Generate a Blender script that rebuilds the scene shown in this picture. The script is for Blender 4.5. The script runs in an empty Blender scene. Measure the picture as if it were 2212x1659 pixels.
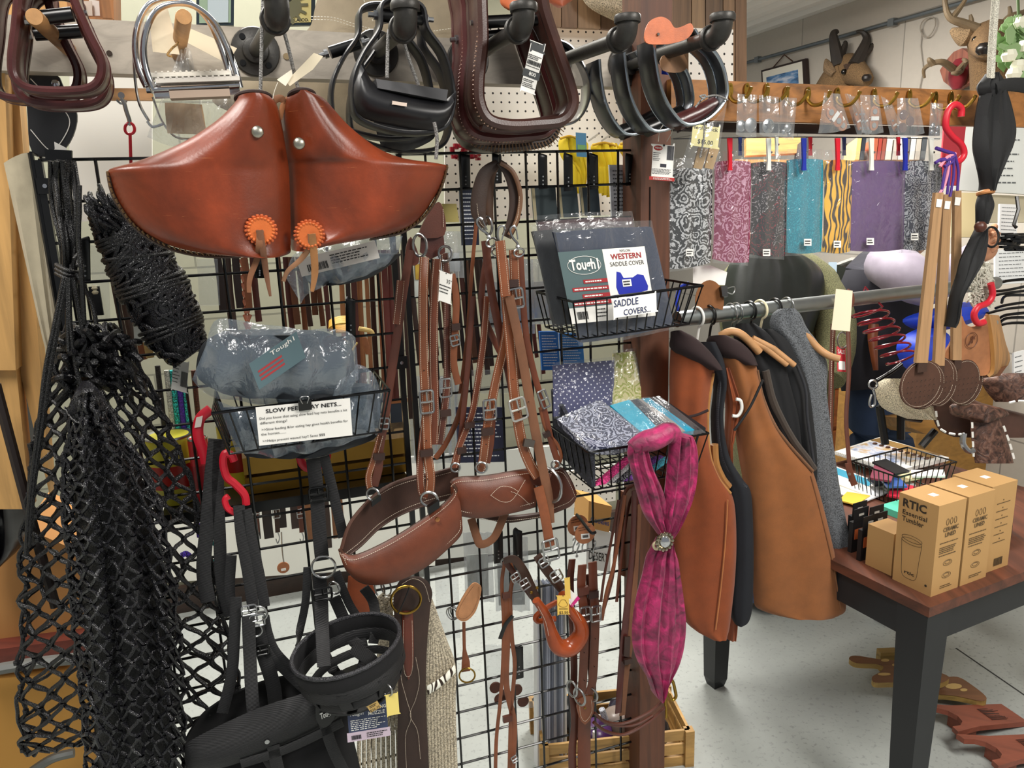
import bpy, math, random
import numpy as np
from mathutils import Vector
random.seed(7); RS = np.random.RandomState(7)
FP = 1661.0; EZ = 1.6; CX, CY = 1106.0, 829.5
def V(*a): return np.array(a, float)
def nrm(v):
    v = np.asarray(v, float); l = np.linalg.norm(v); return v/l if l > 1e-12 else v
_d = nrm(V(264, -7018, 1661))
Fz = -_d[2]; FWD = V(0, math.sqrt(1-Fz*Fz), Fz)
_rz = -_d[0]; _ry = -_rz*FWD[2]/FWD[1]
RGT = nrm(V(math.sqrt(max(0, 1-_ry*_ry-_rz*_rz)), _ry, _rz)); UPV = nrm(np.cross(RGT, FWD))
CAM = V(0, 0, EZ); Z3 = V(0, 0, 1)
def ray(px, py): return FWD + RGT*((px-CX)/FP) + UPV*((CY-py)/FP)
def W(px, py, d): return CAM + ray(px, py)*d
GA = nrm(V(.949, .316, 0)); GN = V(GA[1], -GA[0], 0); GC = float(GN @ V(-.8, 1.51, 0))
def G(px, py, off=0.0):                       # point on the plane of the wire grid, off metres in front of it
    r = ray(px, py); return CAM + r*((GC+off)/float(GN @ r))
def FL(px, py, z=0.0):
    r = ray(px, py); return CAM + r*((z-EZ)/r[2])
def dep(P): return float((np.asarray(P)-CAM) @ FWD)
def pm(P, w): return w*dep(P)/FP              # a width seen at P, in metres
def Gs(L, off=0.0): return [G(p[0], p[1], (p[2] if len(p) > 2 else 0)+off) for p in L]
def Ws(L, d=0.0): return [W(p[0], p[1], p[2] if len(p) > 2 else d) for p in L]
def sm(P, n=6, closed=False):                 # Catmull-Rom
    P = [np.asarray(p, float) for p in P]; N = len(P)
    if N < 3: return P
    out = []
    for i in range(N if closed else N-1):
        if closed: a, b, c, d = P[i-1], P[i], P[(i+1) % N], P[(i+2) % N]
        else: a, b, c, d = P[max(i-1, 0)], P[i], P[i+1], P[min(i+2, N-1)]
        for k in range(n):
            t = k/n; out.append(.5*((2*b)+(c-a)*t+(2*a-5*b+4*c-d)*t*t+(3*b-3*c+d-a)*t**3))
    if not closed: out.append(P[-1])
    return out
# ---------- mesh builder
class M:
    def __init__(s): s.v = []; s.f = []; s.n = 0
    def add(s, v, f):
        b = s.n; v = np.asarray(v, float).reshape(-1, 3); s.v.append(v); s.n += len(v)
        s.f += [tuple(int(i)+b for i in q) for q in f]; return s
    def tube(s, P, r, seg=8, closed=False, flat=None):
        P = np.array(P, float); N = len(P); rr = np.broadcast_to(np.asarray(r, float), (N,))
        T = np.zeros_like(P)
        if closed: T = np.roll(P, -1, 0)-np.roll(P, 1, 0)
        else: T[1:-1] = P[2:]-P[:-2]; T[0] = P[1]-P[0]; T[-1] = P[-1]-P[-2]
        T /= np.maximum(np.linalg.norm(T, axis=1, keepdims=True), 1e-9)
        u = np.cross(T[0], V(.13, .27, .95)); 
        if np.linalg.norm(u) < 1e-3: u = np.cross(T[0], V(1, 0, 0))
        u = nrm(u); a = np.arange(seg)*2*math.pi/seg; ca, sa = np.cos(a)[:, None], np.sin(a)[:, None]; vs = []
        for i in range(N):
            u = nrm(u-T[i]*(u @ T[i])); w = np.cross(T[i], u); vs.append(P[i]+rr[i]*(ca*u+sa*w))
        f = []
        for i in range(N if closed else N-1):
            j = (i+1) % N
            for k in range(seg):
                l = (k+1) % seg; f.append((i*seg+k, i*seg+l, j*seg+l, j*seg+k))
        if not closed: f.append(tuple(range(seg-1, -1, -1))); f.append(tuple((N-1)*seg+k for k in range(seg)))
        return s.add(np.vstack(vs), f)
    def ribbon(s, P, w, th=.003, n=None, closed=False, bev=.25):
        P = np.array(P, float); N = len(P); ww = np.broadcast_to(np.asarray(w, float), (N,))
        nn = np.broadcast_to(np.asarray(GN if n is None else n, float), (N, 3)); vs = []
        for i in range(N):
            if closed: t = P[(i+1) % N]-P[i-1]
            else: t = P[min(i+1, N-1)]-P[max(i-1, 0)]
            t = nrm(t); sd = np.cross(t, nn[i])
            if np.linalg.norm(sd) < .05: sd = np.cross(t, V(.3, .2, .9))
            sd = nrm(sd); m = np.cross(sd, t); h = ww[i]/2; b = min(h*.5, th*bev*2)
            q = th/2; e = q*.45
            for x, y in ((-h, -e), (-h+b, -q), (h-b, -q), (h, -e), (h, e), (h-b, q), (-h+b, q), (-h, e)): vs.append(P[i]+sd*x+m*y)
        f = []
        for i in range(N if closed else N-1):
            j = (i+1) % N
            for k in range(8): f.append((i*8+k, i*8+(k+1) % 8, j*8+(k+1) % 8, j*8+k))
        if not closed: f.append(tuple(range(7, -1, -1))); f.append(tuple((N-1)*8+k for k in range(8)))
        return s.add(vs, f)
    def slab(s, poly, d):
        P = np.array(poly, float); N = len(P); d = np.asarray(d, float)
        f = [tuple(range(N)), tuple(range(2*N-1, N-1, -1))]+[(i, i+N, (i+1) % N+N, (i+1) % N) for i in range(N)]
        return s.add(np.vstack([P, P+d]), f)
    def box(s, c, ax, ay, az):                # centre and three half-edge vectors
        c, ax, ay, az = [np.asarray(q, float) for q in (c, ax, ay, az)]
        v = [c+i*ax+j*ay+k*az for k in (-1, 1) for j in (-1, 1) for i in (-1, 1)]
        return s.add(v, [(0, 2, 3, 1), (4, 5, 7, 6), (0, 1, 5, 4), (2, 6, 7, 3), (0, 4, 6, 2), (1, 3, 7, 5)])
    def abox(s, x0, x1, y0, y1, z0, z1): return s.box(V(x0+x1, y0+y1, z0+z1)/2, V((x1-x0)/2, 0, 0), V(0, (y1-y0)/2, 0), V(0, 0, (z1-z0)/2))
    def loft(s, rings, cap=True, closed=False):
        K = len(rings[0]); N = len(rings); f = []
        for i in range(N if closed else N-1):
            j = (i+1) % N
            for k in range(K): f.append((i*K+k, i*K+(k+1) % K, j*K+(k+1) % K, j*K+k))
        if cap and not closed: f.append(tuple(range(K-1, -1, -1))); f.append(tuple((N-1)*K+k for k in range(K)))
        return s.add(np.vstack([np.asarray(r, float) for r in rings]), f)
    def lathe(s, c, ax, prof, seg=16):        # prof: (radius, height along ax)
        ax = nrm(ax); u = nrm(np.cross(ax, V(.2, .9, .37))); w = np.cross(ax, u); a = np.arange(seg)*2*math.pi/seg
        return s.loft([[c+ax*h+(u*math.cos(t)+w*math.sin(t))*max(r, 1e-5) for t in a] for r, h in prof])
    def disc(s, c, ax, r, th, seg=20): return s.lathe(c-nrm(ax)*th/2, ax, [(r*.96, 0), (r, th*.2), (r, th*.8), (r*.96, th)], seg)
    def ball(s, c, r, seg=12, sq=(1, 1, 1)):
        rings = []
        for i in range(1, seg//2):
            t = math.pi*i/(seg//2); rings.append([V(c[0]+sq[0]*r*math.sin(t)*math.cos(a), c[1]+sq[1]*r*math.sin(t)*math.sin(a), c[2]+sq[2]*r*math.cos(t)) for a in np.arange(seg)*2*math.pi/seg])
        return s.loft(rings[::-1])
    def sheet(s, P, th=.002, nf=None):        # P[i][j] grid of points -> a thin solid sheet
        P = np.array(P, float); I, J = P.shape[:2]; du = np.gradient(P, axis=0); dv = np.gradient(P, axis=1)
        n = np.cross(du, dv); n /= np.maximum(np.linalg.norm(n, axis=2, keepdims=True), 1e-9)
        A = (P+n*th/2).reshape(-1, 3); B = (P-n*th/2).reshape(-1, 3); o = I*J; f = []
        for i in range(I-1):
            for j in range(J-1):
                a, b, c, d = i*J+j, (i+1)*J+j, (i+1)*J+j+1, i*J+j+1; f += [(a, b, c, d), (o+d, o+c, o+b, o+a)]
        e = [i*J for i in range(I)]+[(I-1)*J+j for j in range(1, J)]+[i*J+J-1 for i in range(I-2, -1, -1)]+[j for j in range(J-2, 0, -1)]
        for k in range(len(e)): a, b = e[k], e[(k+1) % len(e)]; f.append((b, a, o+a, o+b))
        return s.add(np.vstack([A, B]), f)
    def rows(s, R, off=0., th=.02, K=14, back=.35, fold=0., ff=7., seed=0, pf=None, n=4, sharp=.5):
        """body between a left and a right outline: R = (y, xl, xr[, off]) or (yl, xl, yr, xr, off) rows down the picture"""
        pf = pf or G; Q = []
        for r in R:
            if len(r) >= 5: Q.append(V(r[1], r[0], r[3], r[2], r[4]))
            else: Q.append(V(r[1], r[0], r[2], r[0], r[3] if len(r) > 3 else 0))
        Q = sm(Q, n); rg = random.Random(seed); ph = [rg.uniform(0, 6.3) for _ in range(6)]; rings = []
        nv = GN if pf is G else -FWD
        for i, q in enumerate(Q):
            w = i/max(1, len(Q)-1); ring = []
            for side in (0, 1):
                for k in range(K+1 if side == 0 else K-1):
                    t = k/K if side == 0 else 1-(k+1)/K
                    x = q[0]+(q[2]-q[0])*t; y = q[1]+(q[3]-q[1])*t; b = (max(0, 1-(2*t-1)**2))**sharp
                    if side == 0:
                        wv = fold*(math.sin(ff*t*3.1+ph[0]+w*2.2*math.sin(ph[1]))+.5*math.sin(ff*t*6.7+ph[2]+w*3)+.35*math.sin(w*9+ph[3]+4*t))*min(1, b*1.5)
                        o = th*b+wv
                    else: o = -th*back*b
                    ring.append(pf(x, y, q[4]+off)+nv*o)
            rings.append(ring)
        return s.loft(rings)
    def obj(s, name, mat, par=None, smooth=True, loc=None, ang=.7):
        if not s.v: return None
        v = np.vstack(s.v); me = bpy.data.meshes.new(name)
        if par is None: o0 = np.array(loc, float) if loc is not None else V((v[:, 0].min()+v[:, 0].max())/2, (v[:, 1].min()+v[:, 1].max())/2, v[:, 2].min())
        else: o0 = np.array(ORG[par.name])
        me.from_pydata((v-o0).tolist(), [], s.f); me.validate()
        if smooth:
            me.polygons.foreach_set('use_smooth', [True]*len(me.polygons))
            try: me.set_sharp_from_angle(angle=ang)
            except Exception: pass
        o = bpy.data.objects.new(name, me); bpy.context.scene.collection.objects.link(o)
        if mat: me.materials.append(mat)
        ORG[o.name] = tuple(o0)
        if par is None: o.location = o0
        else: o.parent = par
        return o
ORG = {}
def tag(o, label=None, cat=None, group=None, kind=None):
    if label: o['label'] = label
    if cat: o['category'] = cat
    if group: o['group'] = group
    if kind: o['kind'] = kind
    return o
def thing(name, label, cat, loc, group=None):
    o = bpy.data.objects.new(name, None); o.empty_display_size = .02; bpy.context.scene.collection.objects.link(o)
    o.location = [float(q) for q in loc]; ORG[o.name] = tuple(float(q) for q in loc); return tag(o, label, cat, group)
def one(m, name, mat, label, cat, group=None, kind=None, smooth=True): return tag(m.obj(name, mat, None, smooth), label, cat, group, kind)
# ---------- writing
_TX = {}
def textmesh(s, bold=0.):
    k = (s, bold)
    if k not in _TX:
        c = bpy.data.curves.new('t', 'FONT'); c.body = s; c.size = 1; c.resolution_u = 2; c.offset = bold; o = bpy.data.objects.new('t', c)
        bpy.context.scene.collection.objects.link(o); bpy.context.view_layer.update()
        me = o.evaluated_get(bpy.context.evaluated_depsgraph_get()).to_mesh()
        v = np.array([q.co[:] for q in me.vertices]) if len(me.vertices) else np.zeros((0, 3)); f = [tuple(p.vertices) for p in me.polygons]
        bpy.data.objects.remove(o, do_unlink=True); bpy.data.curves.remove(c); _TX[k] = (v, f)
    return _TX[k]
class Pan:                                   # a flat rectangle: TL, TR, BL corners; u right, v down, both 0..1
    def __init__(s, TL, TR, BL): s.o = np.array(TL); s.a = np.array(TR)-s.o; s.b = np.array(BL)-s.o; s.n = nrm(np.cross(s.b, s.a)); s.W = np.linalg.norm(s.a); s.H = np.linalg.norm(s.b)
    def pt(s, u, v, l=0.): return s.o+s.a*u+s.b*v+s.n*l
    def rect(s, m, u0, v0, u1, v1, l=.0006, th=.0006, r=0):
        P = [(u0, v0), (u0, v1), (u1, v1), (u1, v0)]
        if r:
            ru, rv = r/s.W, r/s.H; P = []
            for cu, cv, a0 in ((u0+ru, v0+rv, 180), (u0+ru, v1-rv, 90), (u1-ru, v1-rv, 0), (u1-ru, v0+rv, -90)):
                for k in range(5):
                    a = math.radians(a0-k*22.5); P.append((cu+ru*math.cos(a), cv+rv*math.sin(a)))
        m.slab([s.pt(u, v, l) for u, v in P], -s.n*th); return m
    def poly(s, m, P, l=.0006, th=.0006): m.slab([s.pt(u, v, l) for u, v in P][::1], -s.n*th); return m
    def text(s, m, t, u, v, h, w=None, l=.0011, bold=0., ctr=False):   # h: cap height as a part of the panel's height; w: width as a part of its width
        vv, f = textmesh(t, bold)
        if not len(vv): return m
        x0, x1 = vv[:, 0].min(), vv[:, 0].max(); sy = h*s.H/.7; sx = sy if w is None else w*s.W/max(1e-6, x1-x0)
        ea, eb = nrm(s.a), nrm(s.b); O = s.pt(u, v, l); x = (vv[:, 0]-(x0+x1)/2 if ctr else vv[:, 0]-x0)*sx
        m.add(O+x[:, None]*ea-(vv[:, 1]*sy)[:, None]*eb, f); return m
    def lines(s, m, u0, u1, vs, h=.02, seed=1, l=.0009):
        rg = random.Random(seed)
        for v in vs:
            u = u0; e = u1-(rg.random()*.3*(u1-u0))
            while u < e: 
                w = (u1-u0)*rg.uniform(.04, .13); s.rect(m, u, v, min(u+w, e), v+h, l, .0003); u += w+(u1-u0)*.025
        return m
    def bars(s, m, u0, v0, u1, v1, seed=2, l=.0009):
        rg = random.Random(seed); u = u0
        while u < u1: w = (u1-u0)*rg.uniform(.01, .045); s.rect(m, u, v0, min(u+w, u1), v1, l, .0003); u += w+(u1-u0)*rg.uniform(.012, .04)
        return m
# ---------- materials
_MT = {}
def hexc(h):
    h = h.lstrip('#'); c = [int(h[i:i+2], 16)/255 for i in (0, 2, 4)]
    return tuple((q/12.92 if q <= .04045 else ((q+.055)/1.055)**2.4) for q in c)+(1.,)
class NT:
    def __init__(s, name):
        s.m = bpy.data.materials.new(name); s.m.use_nodes = True; s.t = s.m.node_tree; s.t.nodes.clear()
        s.out = s.N('ShaderNodeOutputMaterial'); s.b = s.N('ShaderNodeBsdfPrincipled'); s.L(s.b.outputs[0], s.out.inputs[0])
        s.tc = s.N('ShaderNodeTexCoord')
    def N(s, t, **k):
        n = s.t.nodes.new(t)
        for a, b in k.items(): setattr(n, a, b)
        return n
    def L(s, a, b): s.t.links.new(a, b)
    def noise(s, sc, det=4, src=None, rough=.55, dist=0.):
        n = s.N('ShaderNodeTexNoise'); n.inputs['Scale'].default_value = sc; n.inputs['Detail'].default_value = det; n.inputs['Roughness'].default_value = rough; n.inputs['Distortion'].default_value = dist
        s.L(src if src is not None else s.tc.outputs['Object'], n.inputs['Vector']); return n.outputs['Fac']
    def map(s, scale=(1, 1, 1), rot=(0, 0, 0), src=None):
        n = s.N('ShaderNodeMapping'); n.inputs['Scale'].default_value = scale; n.inputs['Rotation'].default_value = rot; s.L(src if src is not None else s.tc.outputs['Object'], n.inputs['Vector']); return n.outputs[0]
    def ramp(s, fac, stops, interp='LINEAR'):
        n = s.N('ShaderNodeValToRGB'); e = n.color_ramp.elements; n.color_ramp.interpolation = interp
        while len(e) < len(stops): e.new(.5)
        for i, (p, c) in enumerate(stops): e[i].position = p; e[i].color = hexc(c) if isinstance(c, str) else c
        s.L(fac, n.inputs[0]); return n.outputs[0]
    def math(s, op, a, b=None):
        n = s.N('ShaderNodeMath', operation=op)
        for i, q in enumerate((a, b)):
            if q is None: continue
            if isinstance(q, (int, float)): n.inputs[i].default_value = q
            else: s.L(q, n.inputs[i])
        return n.outputs[0]
    def mix(s, f, a, b):
        n = s.N('ShaderNodeMix', data_type='RGBA')
        for i, q in ((0, f), (6, a), (7, b)):
            if isinstance(q, (int, float)): n.inputs[i].default_value = q
            elif isinstance(q, str): n.inputs[i].default_value = hexc(q)
            elif isinstance(q, tuple): n.inputs[i].default_value = q
            else: s.L(q, n.inputs[i])
        return n.outputs[2]
    def bump(s, h, st=.3, dist=.002):
        n = s.N('ShaderNodeBump'); n.inputs['Strength'].default_value = st; n.inputs['Distance'].default_value = dist; s.L(h, n.inputs['Height']); s.L(n.outputs[0], s.b.inputs['Normal'])
    def col(s, c):
        if isinstance(c, str): s.b.inputs['Base Color'].default_value = hexc(c)
        else: s.L(c, s.b.inputs['Base Color'])
    def set(s, **k):
        for a, b in k.items(): s.b.inputs[a.replace('_', ' ')].default_value = b
        return s
def shade(c, f):
    c = c.lstrip('#'); return '#'+''.join('%02x' % max(0, min(255, int(int(c[i:i+2], 16)*f))) for i in (0, 2, 4))
def mat(kind, c='#808080', r=None, **o):
    key = (kind, c, r, tuple(sorted(o.items())))
    if key in _MT: return _MT[key]
    n = NT(kind+'_'+c.strip('#')); n.set(Roughness=.5 if r is None else r); B = n.b.inputs
    if kind == 'plain': n.col(c); 
    elif kind == 'metal':
        n.col(n.mix(n.noise(14, 3), shade(c, .85), c)); n.set(Metallic=1., Roughness=.22 if r is None else r)
    elif kind == 'iron':
        n.col(n.mix(n.noise(60, 5), shade(c, .7), shade(c, 1.2))); n.set(Metallic=.5, Roughness=.45 if r is None else r); n.bump(n.noise(220, 3), .25, .001)
    elif kind == 'leather':
        f = n.noise(9, 6); g = n.noise(70, 4); n.col(n.mix(n.math('MULTIPLY_ADD', g, .35) if 0 else g, n.ramp(f, [(.3, shade(c, .78)), (.7, shade(c, 1.1))]), n.ramp(f, [(.3, shade(c, .92)), (.7, shade(c, 1.18))])))
        n.set(Roughness=.42 if r is None else r); n.bump(n.noise(420, 3), .22, .001)
    elif kind == 'worn':           # old saddle leather with scratches and dark stains
        f = n.noise(5, 6, dist=.6); c1 = n.ramp(f, [(.30, shade(c, .62)), (.5, c), (.68, shade(c, 1.28))])
        s1 = n.noise(3, 5, src=n.map((9, 9, 140), (0, .9, .5)), dist=1.2); s2 = n.ramp(s1, [(.70, '#000000'), (.76, '#ffffff')])
        st = n.ramp(n.noise(7.5, 4, dist=1.), [(.60, '#000000'), (.72, '#ffffff')]); c1 = n.mix(n.math('MULTIPLY', st, .6), c1, shade(c, .42)); c1 = n.mix(n.math('MULTIPLY', n.noise(90, 5), .45), c1, shade(c, .7)); n.col(n.mix(n.math('MULTIPLY', s2, .45), c1, '#e0935c')); n.set(Roughness=.34 if r is None else r); n.bump(n.noise(260, 4), .2, .001)
    elif kind == 'wood':
        ax = o.get('ax', 2); sc = [26, 26, 26]; sc[ax] = 2.2; k = o.get('k', 1.)
        m_ = n.map(tuple(q*k for q in sc)); f = n.noise(1., 6, src=m_, dist=1.5); g = n.noise(3., 4, src=n.map(tuple(q*k*2.5 for q in sc)))
        n.col(n.mix(n.math('MULTIPLY', g, .45), n.ramp(f, [(.28, shade(c, o.get('lo', .68))), (.5, c), (.75, shade(c, o.get('hi', 1.14)))]), shade(c, .8)))
        n.set(Roughness=.55 if r is None else r); n.bump(f, .25, .002)
    elif kind == 'cloth':
        n.col(n.mix(n.noise(22, 4), shade(c, .84), shade(c, 1.1))); n.set(Roughness=.9 if r is None else r)
        B['Sheen Weight'].default_value = .0 if int(c[1:3], 16) < 60 else .12; n.bump(n.noise(900, 2), .35, .001)
    elif kind == 'velvet':
        f = n.noise(24, 6, dist=1.2); n.col(n.ramp(f, [(.3, shade(c, .5)), (.52, c), (.75, shade(c, 1.45))])); n.set(Roughness=.5); B['Sheen Weight'].default_value = .15; n.bump(n.noise(55, 5, dist=.8), .6, .004)
    elif kind == 'wool':
        f = n.noise(420, 3); n.col(n.ramp(f, [(.35, shade(c, .6)), (.6, shade(c, 1.3))])); n.set(Roughness=.95); n.bump(n.noise(500, 3), .6, .002)
    elif kind == 'webbing':
        w = n.N('ShaderNodeTexWave'); w.wave_type = 'BANDS'; w.bands_direction = 'Z'; w.inputs['Scale'].default_value = 130; w.inputs['Distortion'].default_value = .4
        n.L(n.tc.outputs['Object'], w.inputs['Vector']); n.col(n.mix(w.outputs['Fac'], shade(c, .5), shade(c, 1.3))); n.set(Roughness=.6 if r is None else r); n.bump(w.outputs['Fac'], .6, .001)
    elif kind == 'rope':
        w = n.N('ShaderNodeTexVoronoi'); w.inputs['Scale'].default_value = o.get('s', 260); n.L(n.tc.outputs['Object'], w.inputs['Vector'])
        lt = int(c[1:3], 16) > 90; n.col(n.ramp(w.outputs['Distance'], [(.1, shade(c, 1.12 if lt else 1.6)), (.75, shade(c, .72 if lt else .5))])); n.set(Roughness=.42 if r is None else r); n.bump(w.outputs['Distance'], .7, .0015)
    elif kind == 'film':           # clear plastic
        n.t.nodes.remove(n.b); g = n.N('ShaderNodeBsdfGlossy'); g.inputs['Roughness'].default_value = .12 if r is None else r; g.inputs['Color'].default_value = (1, 1, 1, 1)
        t = n.N('ShaderNodeBsdfTransparent'); t.inputs['Color'].default_value = (.97, .975, .98, 1); d = n.N('ShaderNodeBsdfDiffuse'); d.inputs['Color'].default_value = hexc(c)
        bp = n.N('ShaderNodeBump'); bp.inputs['Strength'].default_value = .9; bp.inputs['Distance'].default_value = .006; n.L(n.noise(26, 3, dist=1.5), bp.inputs['Height']); n.L(bp.outputs[0], g.inputs['Normal'])
        lw = n.N('ShaderNodeLayerWeight'); lw.inputs['Blend'].default_value = .35; n.L(bp.outputs[0], lw.inputs['Normal'])
        x = n.N('ShaderNodeMixShader'); y = n.N('ShaderNodeMixShader'); x.inputs[0].default_value = o.get('d', .035)
        n.L(t.outputs[0], x.inputs[1]); n.L(d.outputs[0], x.inputs[2]); n.L(n.math('MULTIPLY_ADD', lw.outputs['Facing'], .5) if 0 else n.math('ADD', n.math('MULTIPLY', lw.outputs['Facing'], .16), o.get('g', .012)), y.inputs[0])
        n.L(x.outputs[0], y.inputs[1]); n.L(g.outputs[0], y.inputs[2]); n.L(y.outputs[0], n.out.inputs[0])
    elif kind == 'paisley':        # woven scroll pattern in two colours (plus a third)
        c2, c3, s = o['c2'], o.get('c3', o['c2']), o.get('s', 1.)
        dn = n.N('ShaderNodeTexNoise'); dn.inputs['Scale'].default_value = 22*s; dn.inputs['Detail'].default_value = 2; n.L(n.tc.outputs['Object'], dn.inputs['Vector'])
        vm = n.N('ShaderNodeVectorMath', operation='SCALE'); n.L(dn.outputs['Color'], vm.inputs[0]); vm.inputs['Scale'].default_value = .05/s
        va = n.N('ShaderNodeVectorMath', operation='ADD'); n.L(vm.outputs[0], va.inputs[0]); n.L(n.tc.outputs['Object'], va.inputs[1])
        v1 = n.N('ShaderNodeTexVoronoi'); v1.inputs['Scale'].default_value = 30*s; n.L(va.outputs[0], v1.inputs['Vector'])
        v2 = n.N('ShaderNodeTexVoronoi'); v2.inputs['Scale'].default_value = 95*s; n.L(va.outputs[0], v2.inputs['Vector'])
        a = n.math('SINE', n.math('MULTIPLY', v1.outputs['Distance'], 27.)); b = n.math('SINE', n.math('MULTIPLY', v2.outputs['Distance'], 15.))
        f = n.math('GREATER_THAN', n.math('ADD', a, n.math('MULTIPLY', b, .75)), o.get('t', .25))
        g = n.math('GREATER_THAN', n.noise(13*s, 2), .52); n.col(n.mix(f, c, n.mix(g, c2, c3))); n.set(Roughness=.7)
    elif kind == 'swirl':
        w = n.N('ShaderNodeTexWave'); w.inputs['Scale'].default_value = 26; w.inputs['Distortion'].default_value = 9; w.inputs['Detail'].default_value = 1; w.inputs['Detail Scale'].default_value = 1.6; n.L(n.map((1, 1, .45)), w.inputs['Vector'])
        n.col(n.ramp(w.outputs['Fac'], [(.0, '#2c1c10'), (.36, '#2c1c10'), (.42, c), (.8, shade(c, 1.15))])); n.set(Roughness=.6)
    elif kind == 'dots':           # small round spots on a plain ground, in the grid's own plane
        s = o.get('s', 90); sp = n.N('ShaderNodeVectorMath', operation='SCALE'); sp.inputs['Scale'].default_value = 1
        mp = n.N('ShaderNodeMapping'); mp.vector_type = 'POINT'; mp.inputs['Rotation'].default_value = (0, 0, -math.atan2(GA[1], GA[0])); n.L(n.tc.outputs['Object'], mp.inputs['Vector'])
        se = n.N('ShaderNodeSeparateXYZ'); n.L(mp.outputs[0], se.inputs[0]); X, Zc = se.outputs['X'], se.outputs['Z']
        if o.get('dia'): X2 = n.math('ADD', X, Zc); Z2 = n.math('SUBTRACT', X, Zc)
        else: X2, Z2 = X, Zc
        fx = n.math('SUBTRACT', n.math('FRACT', n.math('MULTIPLY', X2, s)), .5); fz = n.math('SUBTRACT', n.math('FRACT', n.math('MULTIPLY', Z2, s)), .5)
        q = n.math('LESS_THAN', n.math('SQRT', n.math('ADD', n.math('MULTIPLY', fx, fx), n.math('MULTIPLY', fz, fz))), o.get('rr', .2))
        n.col(n.mix(q, c, o['c2'])); n.set(Roughness=.6)
    elif kind == 'concrete':
        f = n.noise(1.3, 7); g = n.noise(70, 6); n.col(n.mix(n.ramp(g, [(.30, '#ffffff'), (.44, '#000000')]), n.ramp(f, [(.3, shade(c, .86)), (.7, shade(c, 1.08))]), shade(c, .80))); n.set(Roughness=.62 if r is None else r); n.bump(g, .15, .002)
    elif kind == 'block':
        b = n.N('ShaderNodeTexBrick'); b.inputs['Color1'].default_value = hexc(c); b.inputs['Color2'].default_value = hexc(shade(c, .94)); b.inputs['Mortar'].default_value = hexc(shade(c, .72))
        b.inputs['Scale'].default_value = 1; b.inputs['Brick Width'].default_value = o.get('w', .4); b.inputs['Row Height'].default_value = o.get('h', .2); b.inputs['Mortar Size'].default_value = .004
        mp = n.N('ShaderNodeMapping'); mp.inputs['Rotation'].default_value = (0, 0, o.get('rot', -math.atan2(GA[1], GA[0]))); n.L(n.tc.outputs['Object'], mp.inputs['Vector'])
        se = n.N('ShaderNodeSeparateXYZ'); n.L(mp.outputs[0], se.inputs[0]); cb = n.N('ShaderNodeCombineXYZ'); n.L(se.outputs['X'], cb.inputs[0]); n.L(se.outputs['Z'], cb.inputs[1]); n.L(cb.outputs[0], b.inputs['Vector'])
        n.col(n.mix(n.math('MULTIPLY', n.noise(40, 4), .35), b.outputs[0], shade(c, .85))); n.set(Roughness=.8)
    elif kind == 'glow': n.set(Emission_Strength=o.get('e', 3.)); n.b.inputs['Emission Color'].default_value = hexc(c); n.col(c)
    _MT[key] = n.m; return n.m
# common materials
BLK = mat('plain', '#070708', .3); BLKM = mat('plain', '#101012', .55); WIRE = mat('plain', '#050506', .22)
CHR = mat('metal', '#d8d9dc', .12); STL = mat('metal', '#b9babb', .28); BRS = mat('metal', '#a8863c', .3); IRN = mat('iron', '#3a3836')
RED = mat('plain', '#c01328', .35); WHT = mat('plain', '#ecebe6', .6); PAP = mat('plain', '#f2f0ea', .8); INK = mat('plain', '#141416', .7)
BR1 = mat('leather', '#7c4226'); BR2 = mat('leather', '#5b3020'); BR3 = mat('leather', '#8e4f30'); DKB = mat('leather', '#3a241a'); BUR = mat('leather', '#4a211c', .3)
STI = mat('plain', '#d6c6b2', .8); WEB = mat('webbing', '#161618'); FILM = mat('film', '#dfe3e6'); FILM3 = mat('film', '#9fb0c0', d=.17, g=.05); FILM2 = mat('film', '#c9d0d4', d=.10, g=.03)
# ---------- camera, light, room
sc = bpy.context.scene
cd = bpy.data.cameras.new('camera'); co = bpy.data.objects.new('camera', cd); sc.collection.objects.link(co)
from mathutils import Matrix
m3 = Matrix([[RGT[i], UPV[i], -FWD[i]] for i in range(3)]); co.matrix_world = Matrix.Translation(Vector(CAM.tolist())) @ m3.to_4x4()
cd.sensor_width = 36; cd.lens = 36*FP/2212; cd.clip_start = .05; cd.clip_end = 60; sc.camera = co
sc.view_settings.view_transform = 'Standard'; sc.view_settings.look = 'None'; sc.view_settings.exposure = .2; sc.view_settings.gamma = 1
wd = bpy.data.worlds.new('w'); sc.world = wd; wd.use_nodes = True; bg = wd.node_tree.nodes['Background']; bg.inputs[0].default_value = (.93, .96, 1, 1); bg.inputs[1].default_value = .28
def area(name, loc, rot, sx, sy, e, c=(1, .96, .9)):
    l = bpy.data.lights.new(name, 'AREA'); l.shape = 'RECTANGLE'; l.size = sx; l.size_y = sy; l.energy = e; l.color = c
    o = bpy.data.objects.new(name, l); o.location = loc; o.rotation_euler = rot; sc.collection.objects.link(o); return o
def gp(a, n, z): return GA*a+GN*n+V(0, 0, z)            # along the grid, towards the camera from the room's origin, height
ROTG = math.atan2(GA[1], GA[0])
CEIL = 2.62; RW = 3.35
def wallbox(name, a0, a1, n0, n1, z0, z1, m, label=None):
    b = M(); b.box(gp((a0+a1)/2, (n0+n1)/2, (z0+z1)/2), GA*(a1-a0)/2, GN*(n1-n0)/2, V(0, 0, (z1-z0)/2)); o = b.obj(name, m, None, False); o['kind'] = 'structure'; return o
wallbox('floor', -4, 9, -9, 2.2, -.1, 0, mat('concrete', '#a9aeaa', .5))
wallbox('wall_back', -3.6, 1.62, GC-1.62, GC-1.52, 0, CEIL+.9, mat('block', '#8f8f7c'))
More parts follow.
